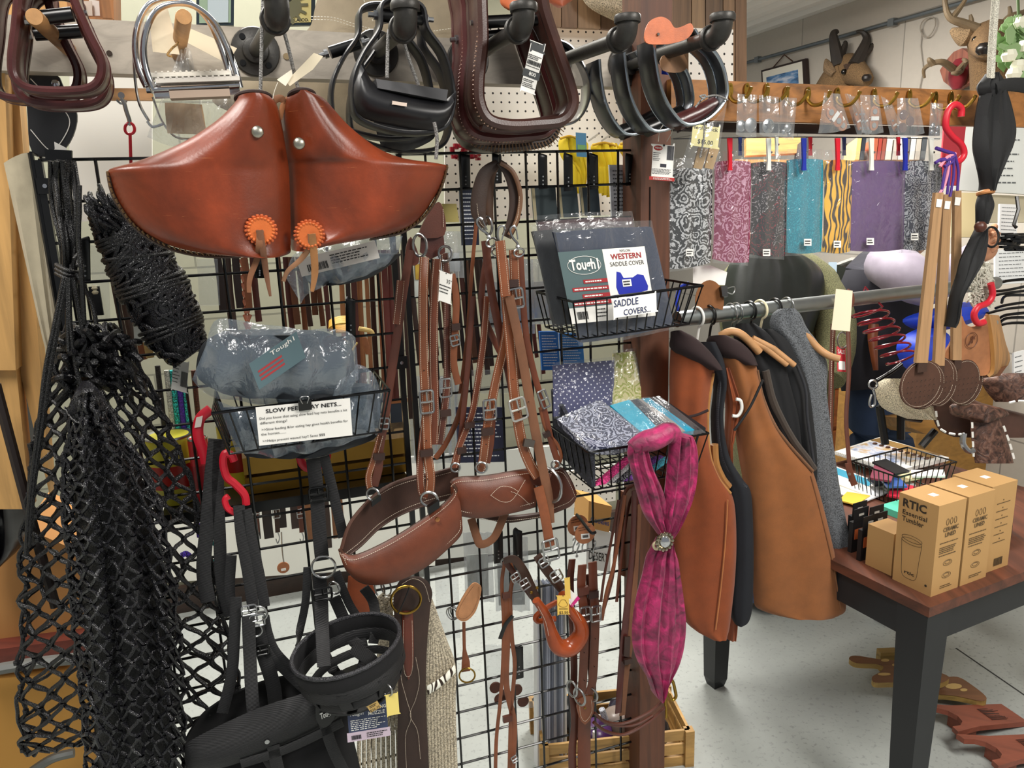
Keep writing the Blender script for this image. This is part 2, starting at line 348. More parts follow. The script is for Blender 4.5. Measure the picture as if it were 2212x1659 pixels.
wallbox('wall_right', RW, RW+.1, -9, 2.2, 0, CEIL, mat('block', '#c3bcb1', w=1.6, h=.41, rot=-ROTG+math.pi/2))
wallbox('wall_far', 1.0, 9, -8.2, -8.1, 0, CEIL, mat('block', '#bdb8ae'))
wallbox('wall_left', -3.7, -3.6, -4, 2.2, 0, CEIL+.9, mat('plain', '#b8b3a6', .8))
wallbox('baseboard_back', -3.6, 1.62, GC-1.52, GC-1.49, 0, .11, mat('wood', '#3b2a22', ax=0))
# corrugated ceiling: ribs run towards the camera
b = M(); N = 150; P0 = []
for i in range(N):
    a = .6+i*(RW-.55)/N*1.0; k = i % 8; P0.append((a, CEIL+(.0, .0, .0, .0, .02, .045, .045, .02)[k]))
b.sheet([[gp(a, n, z) for n in (-8.2, -3, 2.2)] for a, z in P0], .006); o = b.obj('ceiling', mat('plain', '#e2dfda', .5), None, False); o['kind'] = 'structure'
b = M()
for (x0, y0, x1, y1) in ((2065, 1400, 2240, 1520), (1800, 1277, 1960, 1362)): b.ribbon([FL(x0, y0, .0005), FL(x1, y1, .0005)], .006, .001, n=Z3)
o = b.obj('trim_1', mat('plain', '#3c3d3b', .9), None, False); o['kind'] = 'structure'
for i, (a, n) in enumerate(((-.6, -.2), (1.5, .1), (.3, -3.4), (1.9, -2.9), (-1.5, -1.9))):
    area('ceiling_lamp', gp(a, n, 3.3 if a < .6 else CEIL-.06), (0, 0, ROTG), .5, 1.3, (50, 66, 80, 84, 44)[i])
area('ceiling_lamp', gp(.0, -2.6, 2.9), (0, 0, ROTG), 2.2, .5, 45)
# ---------- fixed display furniture
def PYf(Y):
    def f(px, py, off=0.):
        r = ray(px, py); return CAM + r*((Y-off)/r[1])
    return f
def acoord(P): return float(GA @ P)
ZT = float((G(300, 332)[2]+G(1200, 336)[2])/2)
def wire_grid(label, xl, xr, xs, zb=.06, off=0., ztop=None):
    zt = ztop or ZT; al, ar = acoord(G(xl[0], xl[1], off)), acoord(G(xr[0], xr[1], off)); t = thing('wire_grid_panel', label, 'wire grid', gp((al+ar)/2, GC+off, zb), 'black wire grid panels')
    b = M(); n0 = GC+off
    z = zt
    while z > zb+.01: b.tube([gp(al, n0, z), gp(ar, n0, z)], .0031, 6); z -= .0762
    for a in xs: b.tube([gp(a, n0+.004, zt), gp(a, n0+.004, zb)], .0031, 6)
    b.obj('wire_lattice', WIRE, t)
    for a in (al, ar):
        f = M(); f.box(gp(a, n0, (zt+zb)/2), GA*.006, GN*.006, V(0, 0, (zt-zb)/2)); f.obj('frame', BLK, t, False)
    return t
a0 = acoord(G(1135, 370)); al = acoord(G(893, 820)); ar = acoord(G(1384, 600))
wire_grid('black wire grid panel holding the leather breast collars, beside the square post', (893, 820), (1384, 600), [a0+k*.0762 for k in range(-20, 20) if al+.02 < a0+k*.0762 < ar-.01])
a1 = acoord(G(205, 335)); al2 = acoord(G(92, 400)); ar2 = acoord(G(868, 800))
wire_grid('black wire grid panel behind the black hay nets and halters', (92, 400), (868, 800), [a1+k*.0762*1.35 for k in range(-20, 20) if al2+.02 < a1+k*.0762*1.35 < ar2-.01])
# clamp plates joining the panels
for (x, y) in ((867, 783), (98, 402)):
    b = M(); c = G(x, y, .012); b.box(c, GA*.014, GN*.002, Z3*.014); o = one(b, 'grid_clamp', BLK, 'black square clamp with a screw on the %s grid edge' % ('middle' if x > 500 else 'left end'), 'clamp'); s = M(); s.disc(c+GN*.004, GN, .004, .003, 12); s.obj('screw', CHR, o)
# edge-on end panel at the far left
b = M(); b.tube([G(66, 330, .0), G(66, 330, -.0)+V(0, 0, -1.6)], .005, 6); q = G(66, 330)
for k in range(20): b.tube([q-Z3*.0762*k, q-Z3*.0762*k-GN*.3-GA*.02], .003, 5)
for k in range(5): b.tube([q-GN*.0762*k, q-GN*.0762*k-Z3*1.6], .003, 5)
one(b, 'wire_grid_panel', WIRE, 'black wire grid seen edge-on at the left end beside the bare timber', 'wire grid')
# beam
def board(name, TL, TR, BL, BR, th, m, label, cat, off=0.0, pf=G, group=None, dirv=None):
    b = M(); P = [pf(TL[0], TL[1], off), pf(BL[0], BL[1], off), pf(BR[0], BR[1], off), pf(TR[0], TR[1], off)]; b.slab(P, (-GN if dirv is None else dirv)*th); return one(b, name, m, label, cat, group, smooth=False)
bm = board('beam', (-160, 22), (1384, 104), (-160, 148), (1384, 189), .045, mat('wood', '#b9b0a2', ax=0, lo=.85, hi=1.05), 'long pale grey painted board carrying the black pipe arms', 'board', .0)
def hookcurve(P, r, par, name, m): b = M(); b.tube(sm(P, 6), r, 8); return b.obj(name, m, par)
for i, (x, y) in enumerate(((236, 115), (1010, 160), (619, 122))):
    b = M(); b.disc(G(x, y, .001), GN, .0065 if i else .005, .003, 14); b.obj('knot', mat('plain', '#8f7c5c' if i else '#33261c', .8), bm)
def flange_pipe(fx, fy, ex, ey, label, L=.37, r=.0135):
    f = G(fx, fy, 0); e = G(ex, ey, L); d = nrm(e-f); t = thing('pipe_arm', label, 'pipe', f, 'black iron pipe arms on the pale board')
    b = M(); b.lathe(f, GN, [(.0, 0), (.046, 0), (.046, .004), (.044, .007), (.028, .008), (.025, .010), (.0235, .022), (.019, .024), (.0, .024)], 28)
    b.obj('flange', IRN, t)
    for k in range(4): s = M(); a = k*math.pi/2+.7; s.disc(f+(GA*math.cos(a)+Z3*math.sin(a))*.034+GN*.008, GN, .006, .003, 10); s.obj('screw', BLK, t)
    p = M(); p.tube([f+GN*.015, e], r, 16); p.obj('pipe', IRN, t)
    l = M(); P = sm([e-d*.012, e+d*.010, e+d*.022+Z3*.008, e+d*.026+Z3*.019, e+d*.026+Z3*.030], 5); l.tube(P, .0185, 14)
    for q, u in ((e-d*.012, d), (e+d*.026+Z3*.027, Z3)): l.lathe(q-u*.005, u, [(.012, 0), (.0225, 0), (.0232, .003), (.0232, .010), (.0215, .013), (.012, .013)], 20)
    l.obj('elbow', IRN, t); return t
for a in ((552, 112, 596, 40, 'black iron pipe arm holding the two orange leather stirrup hoods by grey cords'), (812, 115, 872, 60, 'black iron pipe arm carrying the black plastic stirrups'),
          (1010, 131, 1122, 62, 'black iron pipe arm carrying the dark brown laced stirrups'), (1191, 140, 1342, 84, 'empty black iron pipe arm with an open elbow'), (1353, 141, 1543, 80, 'black iron pipe arm through the aluminium bell stirrups')):
    flange_pipe(*a)
def dowel(fx, fy, ex, ey, L, label):
    b = M(); f = G(fx, fy, 0); e = G(ex, ey, L); b.tube([f, e-(e-f)*.01, e], [.0125, .0125, .0115], 20); return one(b, 'wooden_peg', mat('wood', '#b98a58', ax=1, lo=.85), label, 'peg', 'wooden pegs on the pale board')
dowel(148, 106, 74, 36, .27, 'round wooden peg holding the burgundy stirrups'); dowel(385, 118, 397, 36, .27, 'round wooden peg holding the chrome stirrups and paper tags')
# red strip below the beam, snap and red hook rod
b = M(); P = [G(180, 190, -.02), G(180, 216, -.02), G(330, 217, -.02), G(330, 191, -.02)]; b.slab(P, -GN*.012); one(b, 'thin_strip', mat('wood', '#b88a5c', ax=0), 'thin light wooden strip below the burgundy stirrups', 'strip', smooth=False)
t = thing('snap_hook', 'steel snap hook on the thin wooden strip with a red rod below', 'hook', G(266, 217, -.01))
b = M(); b.disc(G(262, 206, -.006), GN, .006, .004, 14); b.tube(sm(Gs([(262, 213), (268, 222), (273, 240), (280, 262), (277, 270)], -.005), 5), [.0045]*26 if 0 else .004, 8); b.tube(sm(Gs([(252, 216), (262, 224), (274, 218)], -.005), 5), .002, 6); b.obj('snap', STL, t)
t = thing('red_rod', 'thin red rod with an eye at its top hanging from the snap hook', 'rod', G(283, 350, -.01))
b = M(); b.tube(sm(Gs([(280, 265), (271, 272), (271, 284), (280, 290), (290, 284), (289, 272)], -.004), 4, True), .0028, 8, closed=True); b.tube(Gs([(281, 289), (285, 430)], -.004), .003, 8); b.obj('rod_with_eye', RED, t)
# square post
POST = mat('wood', '#5b3522', ax=2, lo=.6, hi=1.25, k=.8)
t = thing('square_post', 'dark brown square timber post between the wire grid and the vests', 'post', G(1414, 900, .05)*V(1, 1, 0))
pL = G(1384, 420, .05); pR = G(1448, 420, .05); pw = np.linalg.norm((pR-pL)[:2]); c = (pL+pR)/2
b = M(); b.box(V(c[0], c[1], 1.35)-GN*.045, GA*pw/2, GN*.045, V(0, 0, 1.35)); b.obj('timber', POST, t, False)
b = M(); b.box(G(1404, 475, .0515), GA*.0012, GN*.001, Z3*.075); b.box(G(1401, 560, .0515), GA*.0008, GN*.001, Z3*.05); b.obj('crack', mat('plain', '#140a06', .9), t, False)
# hook board and brass hooks
HB = mat('wood', '#9a6634', ax=0, lo=.6, hi=1.2)
board('hook_board', (1450, 170), (2290, 203), (1450, 258), (2290, 276), .02, HB, 'long stained wooden board lined with brass coat hooks', 'board', .07)
b = M(); P = [G(1455, 262, .03), G(1455, 283, .03), G(2030, 293, .03), G(2030, 274, .03)]; b.slab(P, -GN*.01); one(b, 'batten', mat('plain', '#1c1310', .7), 'thin black batten under the brass hook board', 'batten', smooth=False)
HK = [(1576, 195), (1612, 195), (1655, 195), (1697, 202), (1744, 203), (1807, 204), (1887, 206), (1963, 208), (2019, 212), (2053, 212)]
HOOKP = {}
def hook(x, y, i):
    t = thing('coat_hook', 'x', 'hook', G(x, y, .07), 'brass coat hooks on the stained board')
    b = M(); c = G(x, y, .073); R = []
    for k in range(20): a = k*2*math.pi/20; R.append(c+GA*.0075*math.cos(a)+Z3*.016*math.sin(a))
    b.slab(R, GN*.004); b.obj('back_plate', BRS, t)
    h = M(); P = [c-Z3*.006, c-Z3*.018+GN*.006, c-Z3*.028+GN*.02+GA*.004, c-Z3*.026+GN*.04+GA*.01, c-Z3*.012+GN*.055+GA*.014, c+Z3*.0+GN*.060+GA*.016]
    P = sm(P, 5); h.tube(P, [.0045]*(len(P)-3)+[.0052, .0052, .0035], 8); h.obj('arm', BRS, t)
    [(lambda s: (s.disc(c+Z3*z_+GN*.003, GN, .003, .002, 10), s.obj('screw', mat('metal', '#4a3c22', .4), t)))(M()) for z_ in (.009, -.011)]
    HOOKP[i] = P[-1]; return t
hl = ['beside the metal stirrup bell, leftmost on the board', 'holding the first bag of round conchos', 'holding the bag with the star concho', 'holding the small bag right of the star concho', 'with no bag on it, beside the cracked knot in the board',
      'behind the bag with two leather stirrup keepers', 'behind the bag with the upright leather keeper', 'behind the bag of brown leather rosettes', 'holding the narrow bag of silver pieces', 'holding the thick red plastic hook']
for i, (x, y) in enumerate(HK): hook(x, y, i)['label'] = 'brass coat hook '+hl[i]
# clothes rail
RL, RR = W(1462, 690, 1.86), W(2152, 611, 2.4)
t = thing('clothes_rail', 'galvanised steel pipe rail carrying the hung vests', 'rail', RL)
b = M(); b.tube([RL, RR], .0195, 20); b.obj('pipe', mat('metal', '#9aa0a2', .38), t)
def railp(px):                                # the rail's point seen at column px
    best = min(range(201), key=lambda k: abs(proj(RL+(RR-RL)*k/200)[0]-px)); return RL+(RR-RL)*best/200
def proj(P):
    d = np.asarray(P)-CAM; z = d @ FWD; return CX+FP*(d @ RGT)/z, CY-FP*(d @ UPV)/z
# plank wall behind the beam's right end
PLK = [mat('wood', c, ax=2, lo=.7, hi=1.1) for c in ('#8d6f52', '#7d6047', '#9a7c5c', '#6f5844')]
xs = [1178, 1213, 1248, 1298, 1345, 1384]
for i in range(5):
    b = M(); P = [G(xs[i]+1, -60, -.55), G(xs[i]+1, 56+i*2, -.55), G(xs[i+1]-1, 58+i*2, -.55), G(xs[i+1]-1, -60, -.55)]; b.slab(P, -GN*.02)
    one(b, 'weathered_plank', PLK[i % 4], 'weathered grey plank, one of the upright row behind the brown stirrups', 'plank', 'upright planks left of the post', smooth=False)
xs = [1452, 1494, 1524, 1562, 1588, 1614]
for i in range(5):
    b = M(); P = [G(xs[i]+1, -60, -.3), G(xs[i]+1, 184, -.3), G(xs[i+1]-1, 186, -.3), G(xs[i+1]-1, -60, -.3)]; b.slab(P, -GN*.02)
    one(b, 'weathered_plank', PLK[(i+1) % 4], 'weathered grey plank, one of the upright row right of the square post', 'plank', 'upright planks right of the post', smooth=False)
# pegboards
PEG = mat('dots', '#e9e6de', c2='#1b1a18', s=39.4, rr=.125)
def pegboard(x0, y0, x1, y1, off, label):
    b = M(); P = [G(x0, y0, off), G(x0, y1, off), G(x1, y1, off), G(x1, y0, off)]; z0 = (P[1][2]+P[2][2])/2; z1 = (P[0][2]+P[3][2])/2
    P[0][2] = P[3][2] = z1; P[1][2] = P[2][2] = z0; b.slab(P, -GN*.006); return one(b, 'pegboard', PEG, label, 'pegboard', smooth=False)
pegboard(960, 55, 1388, 470, -.62, 'white pegboard behind the wire grid with yellow gloves on it')
pegboard(1490, 62, 1584, 192, -.22, 'narrow white pegboard beside the planks above the brass hooks')
# ---------- helpers for hung goods
def rs(P, n):                                 # resample a polyline evenly
    P = np.array(P, float); d = np.r_[0, np.cumsum(np.linalg.norm(np.diff(P, axis=0), axis=1))]; t = np.linspace(0, d[-1], n)
    return np.stack([np.interp(t, d, P[:, k]) for k in range(P.shape[1])], 1)
def P3(L): return [(p[0], p[1], p[2] if len(p) > 2 else 0.) for p in L]
def patch(m, A, B, off=0., bulge=0., th=.003, nu=14, nv=10, wav=0., wf=6., pf=None, smooth=True, seed=0):
    """skin between picture curve A and curve B, bulging forward"""
    A, B = P3(A), P3(B)
    if smooth: A, B = sm([np.array(a) for a in A], 5), sm([np.array(a) for a in B], 5)
    A, B = rs(A, nu), rs(B, nu); pf = pf or G; nv_ = GN if pf is G else -FWD; rg = random.Random(seed); p1, p2 = rg.uniform(0, 6), rg.uniform(0, 6); out = []
    for i in range(nu):
        row = []
        for j in range(nv):
            t = j/(nv-1); q = A[i]*(1-t)+B[i]*t; u = i/(nu-1)
            b = bulge*math.sin(math.pi*t)**.7*(math.sin(math.pi*min(1, max(0, u))) ** .4 if bulge and u not in (0, 1) else (0 if bulge else 1))
            w = wav*(math.sin(wf*u*3.1+p1+1.5*t)+.5*math.sin(wf*2.3*u+p2-2*t))
            row.append(pf(q[0], q[1], q[2]+off)+nv_*(b+w))
        out.append(row)
    m.sheet(out, th); return m
def strapG(m, L, w, off=0., th=.003, n=None, k=6): # w in picture pixels
    P = sm(Gs(L, off), k); ww = w if not hasattr(w, '__len__') else np.interp(np.linspace(0, 1, len(P)), np.linspace(0, 1, len(w)), w)
    ws = [pm(P[i], ww if not hasattr(ww, '__len__') else ww[i]) for i in range(len(P))]; m.ribbon(P, ws, th, n=n); return m
def tubeG(m, L, w, off=0., k=6, seg=8, closed=False):
    P = sm(Gs(L, off), k, closed); m.tube(P, [pm(p, w)/2 for p in P], seg, closed=closed); return m
def stitchG(m, L, off=0., dash=.0035, w=.0009, k=6, pts=None):
    P = np.array(sm(Gs(L, off), k) if pts is None else pts); d = np.r_[0, np.cumsum(np.linalg.norm(np.diff(P, axis=0), axis=1))]; t = 0
    while t+dash*.6 < d[-1]:
        a, b = [V(*[np.interp(q, d, P[:, c]) for c in range(3)]) for q in (t, t+dash*.62)]
        if np.linalg.norm(b-a) > 1e-5: m.tube([a, (a+b)/2+GN*.0004, b], w*.6, 4)
        t += dash
    return m
def buckleG(x, y, w, h, off, ang=0., par=None, r=.0018, mt=None, corner=.3):
    """rounded rectangular buckle with tongue: w, h in pixels"""
    c = G(x, y, off); W2, H2 = pm(c, w)/2, pm(c, h)/2; a = math.radians(ang); ex = GA*math.cos(a)+Z3*math.sin(a); ey = -GA*math.sin(a)+Z3*math.cos(a); P = []
    for sx, sy, a0 in ((1, 1, 0), (-1, 1, 90), (-1, -1, 180), (1, -1, 270)):
        rr = min(W2, H2)*corner*2*.6
        for k in range(5):
            q = math.radians(a0+k*22.5); P.append(c+ex*(sx*(W2-rr)+rr*math.cos(q))+ey*(sy*(H2-rr)+rr*math.sin(q)))
    m = M(); m.tube(P, r, 8, closed=True); m.tube([c-ex*W2, c+GN*.002, c+ex*W2], r*.9, 6); m.tube([c+GN*.003, c+ey*H2*.9+GN*.003], r*.8, 6)
    return m.obj('buckle', mt or STL, par)
def ringG(x, y, rpx, off, tilt=0., r=.002, par=None, mt=None, sq=1., name='ring'):
    c = G(x, y, off); R = pm(c, rpx); a = math.radians(tilt); ex = GA*math.cos(a)+GN*math.sin(a); m = M()
    m.tube([c+ex*R*math.cos(t)+Z3*R*sq*math.sin(t) for t in np.arange(24)*2*math.pi/24], r, 8, closed=True); return m.obj(name, mt or STL, par)
def bandloop(m, P, depth, th, D=None, bev=.3):
    D = -GN if D is None else D; P = [np.asarray(p) for p in P]; n = []
    for i in range(len(P)): t = nrm(P[(i+1) % len(P)]-P[i-1]); n.append(nrm(np.cross(t, D)))
    m.ribbon([p+D*depth/2 for p in P], depth, th, n=n, closed=True, bev=bev)
def tagP(TLpx, TRpx, BLpx, off, m=PAP, name='hang_tag', label=None, cat='tag', th=.0006, par=None, hole=True):
    f = lambda q: G(q[0], q[1], off+(q[2] if len(q) > 2 else 0)); p = Pan(f(TLpx), f(TRpx), f(BLpx)); b = M(); p.rect(b, 0, 0, 1, 1, 0, th, r=min(p.W, p.H)*.08); o = b.obj(name, m, par, False)
    if par is None: tag(o, label, cat)
    if hole: h = M(); p.rect(h, .45, .04, .55, .04+.1*p.W/p.H, .0002, .0002, r=.04*p.W); h.obj('hole', INK, o, False)
    return p, o
def stringG(L, off, par=None, name='string', w=1.6, m=None, label=None): b = M(); tubeG(b, L, w, off, seg=5); return b.obj(name, m or mat('plain', '#d8d2c4', .9), par)
# ---------- orange leather stirrup hoods (tapaderos)
ORG_L = mat('worn', '#84371b')
def hood(rows_, off, label, loc, edge, ros, con, thongs, seed):
    t = thing('stirrup_hood', label, 'stirrup cover', G(loc[0], loc[1], off), 'orange leather stirrup hoods')
    b = M(); b.rows(rows_, off, th=.062, K=22, back=.5, n=4, sharp=.62, fold=.0006); b.obj('body', ORG_L, t)
    e = M(); P = np.array(sm(Gs([(x, y) for x, y in edge], off), 8)); P = rs(P, int(len(P)*1.1)); Z = []
    for i, p in enumerate(P): Z.append(p+GN*(.012 if i % 2 else -.006)+Z3*(.005 if i % 2 else -.002))
    e.tube(Z, .0016, 5); e.obj('lacing', mat('leather', '#8f7350'), t)
    e = M(); e.tube(P, .0035, 6); e.obj('edge_binding', mat('leather', '#3d2618'), t)
    x, y, o2 = con; c = G(x, y, off+o2); k = M(); k.lathe(c, GN, [(.0, -.004), (.0095, -.004), (.0095, 0), (.008, .0025), (.004, .004), (.0, .0045)], 20); k.obj('rivet', mat('metal', '#b9b6a8', .35), t)
    x, y, o2 = ros; c = G(x, y, off+o2)
    for R, h, mt in ((.0225, .0, '#b5562a'), (.0185, .003, '#c4652f')):
        k = M(); K = 22
        k.slab([c+GN*h+(GA*math.cos(a)+Z3*math.sin(a))*R for a in np.arange(K)*2*math.pi/K], GN*.003)
        for a in np.arange(K)*2*math.pi/K: k.ball(c+GN*(h+.0018)+(GA*math.cos(a)+Z3*math.sin(a))*R, .0030, 8, (1, 1, 1))
        k.obj('rosette', mat('leather', mt), t)
    for L, w, cc in thongs: k = M(); strapG(k, L, w, off, .0028); k.obj('thong', mat('leather', cc, .7), t)
    return t
R1 = [(212, 512, 585), (226, 503, 598), (260, 468, 607), (300, 408, 614), (332, 340, 619), (350, 290, 622), (366, 236, 624), (386, 238, 625), (412, 246, 626), (442, 260, 627), (476, 284, 628), (506, 318, 628), (530, 366, 628), (546, 432, 627), (553, 510, 612)]
H1 = hood(R1, .335, 'orange leather stirrup hood flaring to the left with a scratched front', (430, 552), [(234, 372), (242, 412), (258, 445), (284, 482), (322, 514), (372, 538), (440, 552), (520, 553)], (564, 497, .056), (556, 285, .06),
     [([(562, 497, .062), (560, 530, .064), (555, 560, .05), (540, 600, .05), (538, 632, .05)], [15, 14, 12, 9], '#7d5236'), ([(560, 497, .066), (568, 540, .062), (575, 590, .05), (584, 640, .05)], [15, 14, 12, 5], '#6b4630')], 1)
R2 = [(206, 628, 672), (216, 612, 700), (240, 606, 724), (270, 608, 752), (300, 612, 788), (326, 616, 828), (344, 619, 880), (356, 621, 962), (372, 622, 962), (392, 624, 956), (414, 625, 946), (440, 626, 930), (466, 627, 912), (490, 628, 884), (506, 628, 840), (518, 628, 780), (528, 628, 720), (540, 630, 668)]
H2 = hood(R2, .31, 'orange leather stirrup hood flaring to the right with a dark stain under its rivet', (760, 530), [(965, 360), (956, 395), (944, 425), (924, 458), (898, 484), (860, 504), (800, 516)], (668, 507, .062), (646, 310, .068),
     [([(672, 505, .068), (670, 530, .066), (650, 560, .055), (622, 585, .055), (612, 608, .055)], [15, 13, 10, 8], '#8a6244'), ([(674, 505, .072), (678, 545, .064), (680, 590, .055), (674, 630, .055)], [15, 16, 15, 7], '#9a6a3e')], 2)
b = M(); tubeG(b, [(600, 300), (612, 292), (650, 290)], 3, .37)
for x, y, rx, a in ((700, 325, 34, -.5), (655, 335, 22, .2)):
    pass
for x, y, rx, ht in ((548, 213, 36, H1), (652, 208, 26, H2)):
    k = M(); c = G(x, y, .335); R_ = pm(c, rx); k.tube([c+GA*R_*math.cos(a)+GN*.03*math.sin(a)+Z3*.006*math.sin(a) for a in np.arange(24)*2*math.pi/24], .004, 8, closed=True); k.slab([c+GA*R_*.95*math.cos(a)+GN*.028*math.sin(a)+Z3*(.004+.006*math.sin(a)) for a in np.arange(24)*2*math.pi/24], -Z3*.004); k.obj('rim_and_shade_disc', mat('leather', '#2a1710', .8), ht)  # rim ring; dark disc stands in for the shade inside the hood opening
# shade-coloured opening discs at the tops and bunched thongs
t = thing('leather_thongs', 'bunched pale leather thongs knotted between the two orange stirrup hoods', 'thongs', G(610, 230, .31))
for L, w, c in (([(596, 250), (590, 222), (604, 212), (618, 222)], 15, '#6e4426'), ([(604, 258), (612, 226), (626, 210), (640, 200)], 11, '#8f5c36'), ([(626, 240), (632, 214), (650, 206), (668, 212)], 12, '#5a3620'), ([(640, 236), (648, 218), (640, 204)], 9, '#7a4a2a')):
    k = M(); strapG(k, L, w, .335, .003); k.obj('thong', mat('leather', c, .6), t)
CORD = mat('rope', '#8d8b88', s=420)
for L, lab in (([(568, 0, .34), (566, 60, .34), (564, 140, .335), (562, 222, .33)], 'grey braided cord holding the left orange stirrup hood'), ([(606, 44, .34), (622, 100, .335), (636, 160, .33), (655, 236, .32)], 'grey braided cord holding the right orange stirrup hood')):
    k = M(); tubeG(k, L, 8); one(k, 'cord', CORD, lab, 'cord', 'grey cords on the orange stirrup hoods')
t = thing('paper_tag', 'cream paper price tag folded over the cord above the orange hoods', 'tag', G(650, 150, .34))
k = M(); k.slab(Gs([(618, 176), (678, 114), (698, 122), (676, 150), (626, 186)], .35), -GN*.0006); k.obj('tag_card', mat('plain', '#e9dcc0', .8), t, False); k = M(); k.slab(Gs([(598, 172), (630, 150), (632, 162), (617, 186)], .352), -GN*.0006); k.obj('tag_card', mat('plain', '#efe6d2', .8), t, False); stringG([(600, 178), (592, 200), (588, 222)], .35, t)
# ---------- stirrups
BURL = mat('leather', '#4b2423', .28)
def stirrup(name, label, path, off, depth, th, m, bar=None, tread=None, group=None, loc=None, sh=(0, 0), edge=None, lace=None, barR=.011):
    path = [(x+sh[0], y+sh[1]) for x, y in path]; cx = sum(p[0] for p in path)/len(path); cy = max(p[1] for p in path)
    t = thing(name, label, 'stirrup', G(cx, cy, off), group); P = sm(Gs(path, off), 7, True)
    b = M(); bandloop(b, P, depth, th); b.obj('frame', m, t)
    if edge: e = M(); e.tube(P, th*.62, 8, closed=True); e.tube([p-GN*depth for p in P], th*.62, 8, closed=True); e.obj('rolled_edge', edge, t)
    if bar:
        q = [G(bar[i][0]+sh[0], bar[i][1]+sh[1], off)-GN*depth/2 for i in (0, 1)]; e = M(); e.tube([q[0], q[1]], barR, 12); e.obj('top_bar', BLK if m is not CHR else CHR, t)
        d = nrm(q[1]-q[0])
        for p_, s_ in ((q[0], -1), (q[1], 1)): e = M(); e.lathe(p_+d*s_*.004, d*s_, [(.008, 0), (.008, .007), (.0045, .007), (.0045, .017)], 8); e.obj('bolt', STL, t)
    if tread:
        q = [G(x+sh[0], y+sh[1], off) for x, y in tread[0]]; e = M(); e.tube(sm([a-GN*depth/2 for a in q], 4), [tread[1]]*(len(sm(q, 4))), 12); o = e.obj('tread', tread[2], t)
    if lace:
        e = M(); P2 = rs(np.array(P), lace[1])[lace[2]:lace[3]]; C = sum(P)/len(P)
        for p in P2: o_ = nrm(p-C); e.tube([p+o_*th*.7+GN*.002, p-o_*th*.1+GN*.004, p-GN*.012+o_*th*.5], .0013, 4)
        e.obj('lacing', lace[0], t)
    return t
# burgundy stirrups on the left peg
S = [(48, -30), (34, 60), (26, 128), (32, 168), (60, 190), (120, 196), (185, 192), (214, 172), (218, 130), (190, 70), (160, 0), (150, -40), (100, -55)]
stirrup('riding_stirrup', 'burgundy leather wrapped stirrup, front one on the left wooden peg', S, .25, .052, .011, BURL, bar=((58, 32), (150, 22)), edge=BURL, group='burgundy stirrups on the peg')
stirrup('riding_stirrup', 'burgundy leather wrapped stirrup twisted behind the front one on the left peg', S, .17, .052, .011, BURL, bar=((58, 36), (160, 30)), edge=BURL, group='burgundy stirrups on the peg', sh=(8, 30))
stirrup('riding_stirrup', 'burgundy leather wrapped stirrup cut by the photo edge, far left on the peg', S, .12, .05, .011, BURL, edge=BURL, group='burgundy stirrups on the peg', sh=(-52, 18))
# chrome irons
def iron(label, path, off, sh, bar):
    path = [(x+sh[0], y+sh[1]) for x, y in path]; t = thing('stirrup_iron', label, 'stirrup', G(410+sh[0], 190+sh[1], off), 'chrome stirrup irons on the peg'); b = M(); P = sm(Gs(path, off), 8); b.tube(P, [.0045+.0035*abs(i/len(P)-.5) for i in range(len(P))], 10)
    b.ribbon(sm(Gs([(x+sh[0], y+sh[1]) for x, y in ((332, 196), (420, 192), (518, 186))], off), 4), .036, .006, n=Z3); b.tube(sm(Gs([(x+sh[0], y+sh[1]) for x, y in ((334, 206), (420, 202), (518, 196))], off), 4), .006, 8); b.obj('iron', CHR, t)
    a, c = G(338+sh[0], 178+sh[1], off+.004), G(518+sh[0], 172+sh[1], off+.004); k = M(); k.box((a+c)/2, (c-a)/2, GN*.018, Z3*.0035)
    for i in range(14): q = a+(c-a)*(i+.5)/14; k.tube([q+GN*.018+Z3*.004, q-GN*.018+Z3*.004], .0022, 5)
    k.obj('pad', mat('plain', '#e2ddd2', .7), t); k = M(); k.box((a+c)/2-Z3*.022, (c-a)/2*.72, GN*.016, Z3*.006); k.obj('lower_pad', mat('plain', '#b4a08e', .7), t)
IR = [(336, 200), (318, 160), (310, 110), (318, 60), (340, 22), (378, 8), (420, 14), (462, 48), (490, 100), (508, 150), (518, 190)]
iron('polished chrome stirrup iron with a white rubber pad, front one on its peg', IR, .2, (0, 0), 1)
iron('polished chrome stirrup iron half hidden behind the front chrome one', IR, .15, (-18, -12), 1)
t = thing('stirrup_iron', 'thin chrome stirrup iron hanging low at the left behind the chrome pair', 'stirrup', G(330, 260, .06), 'chrome stirrup irons on the peg'); b = M(); tubeG(b, [(312, 30), (292, 90), (290, 150), (300, 220), (322, 262)], 6, .06); tubeG(b, [(330, 210), (350, 262), (380, 296), (420, 300)], 5, .06); tubeG(b, [(318, 262), (330, 274), (352, 268)], 6, .06); b.obj('iron', CHR, t)
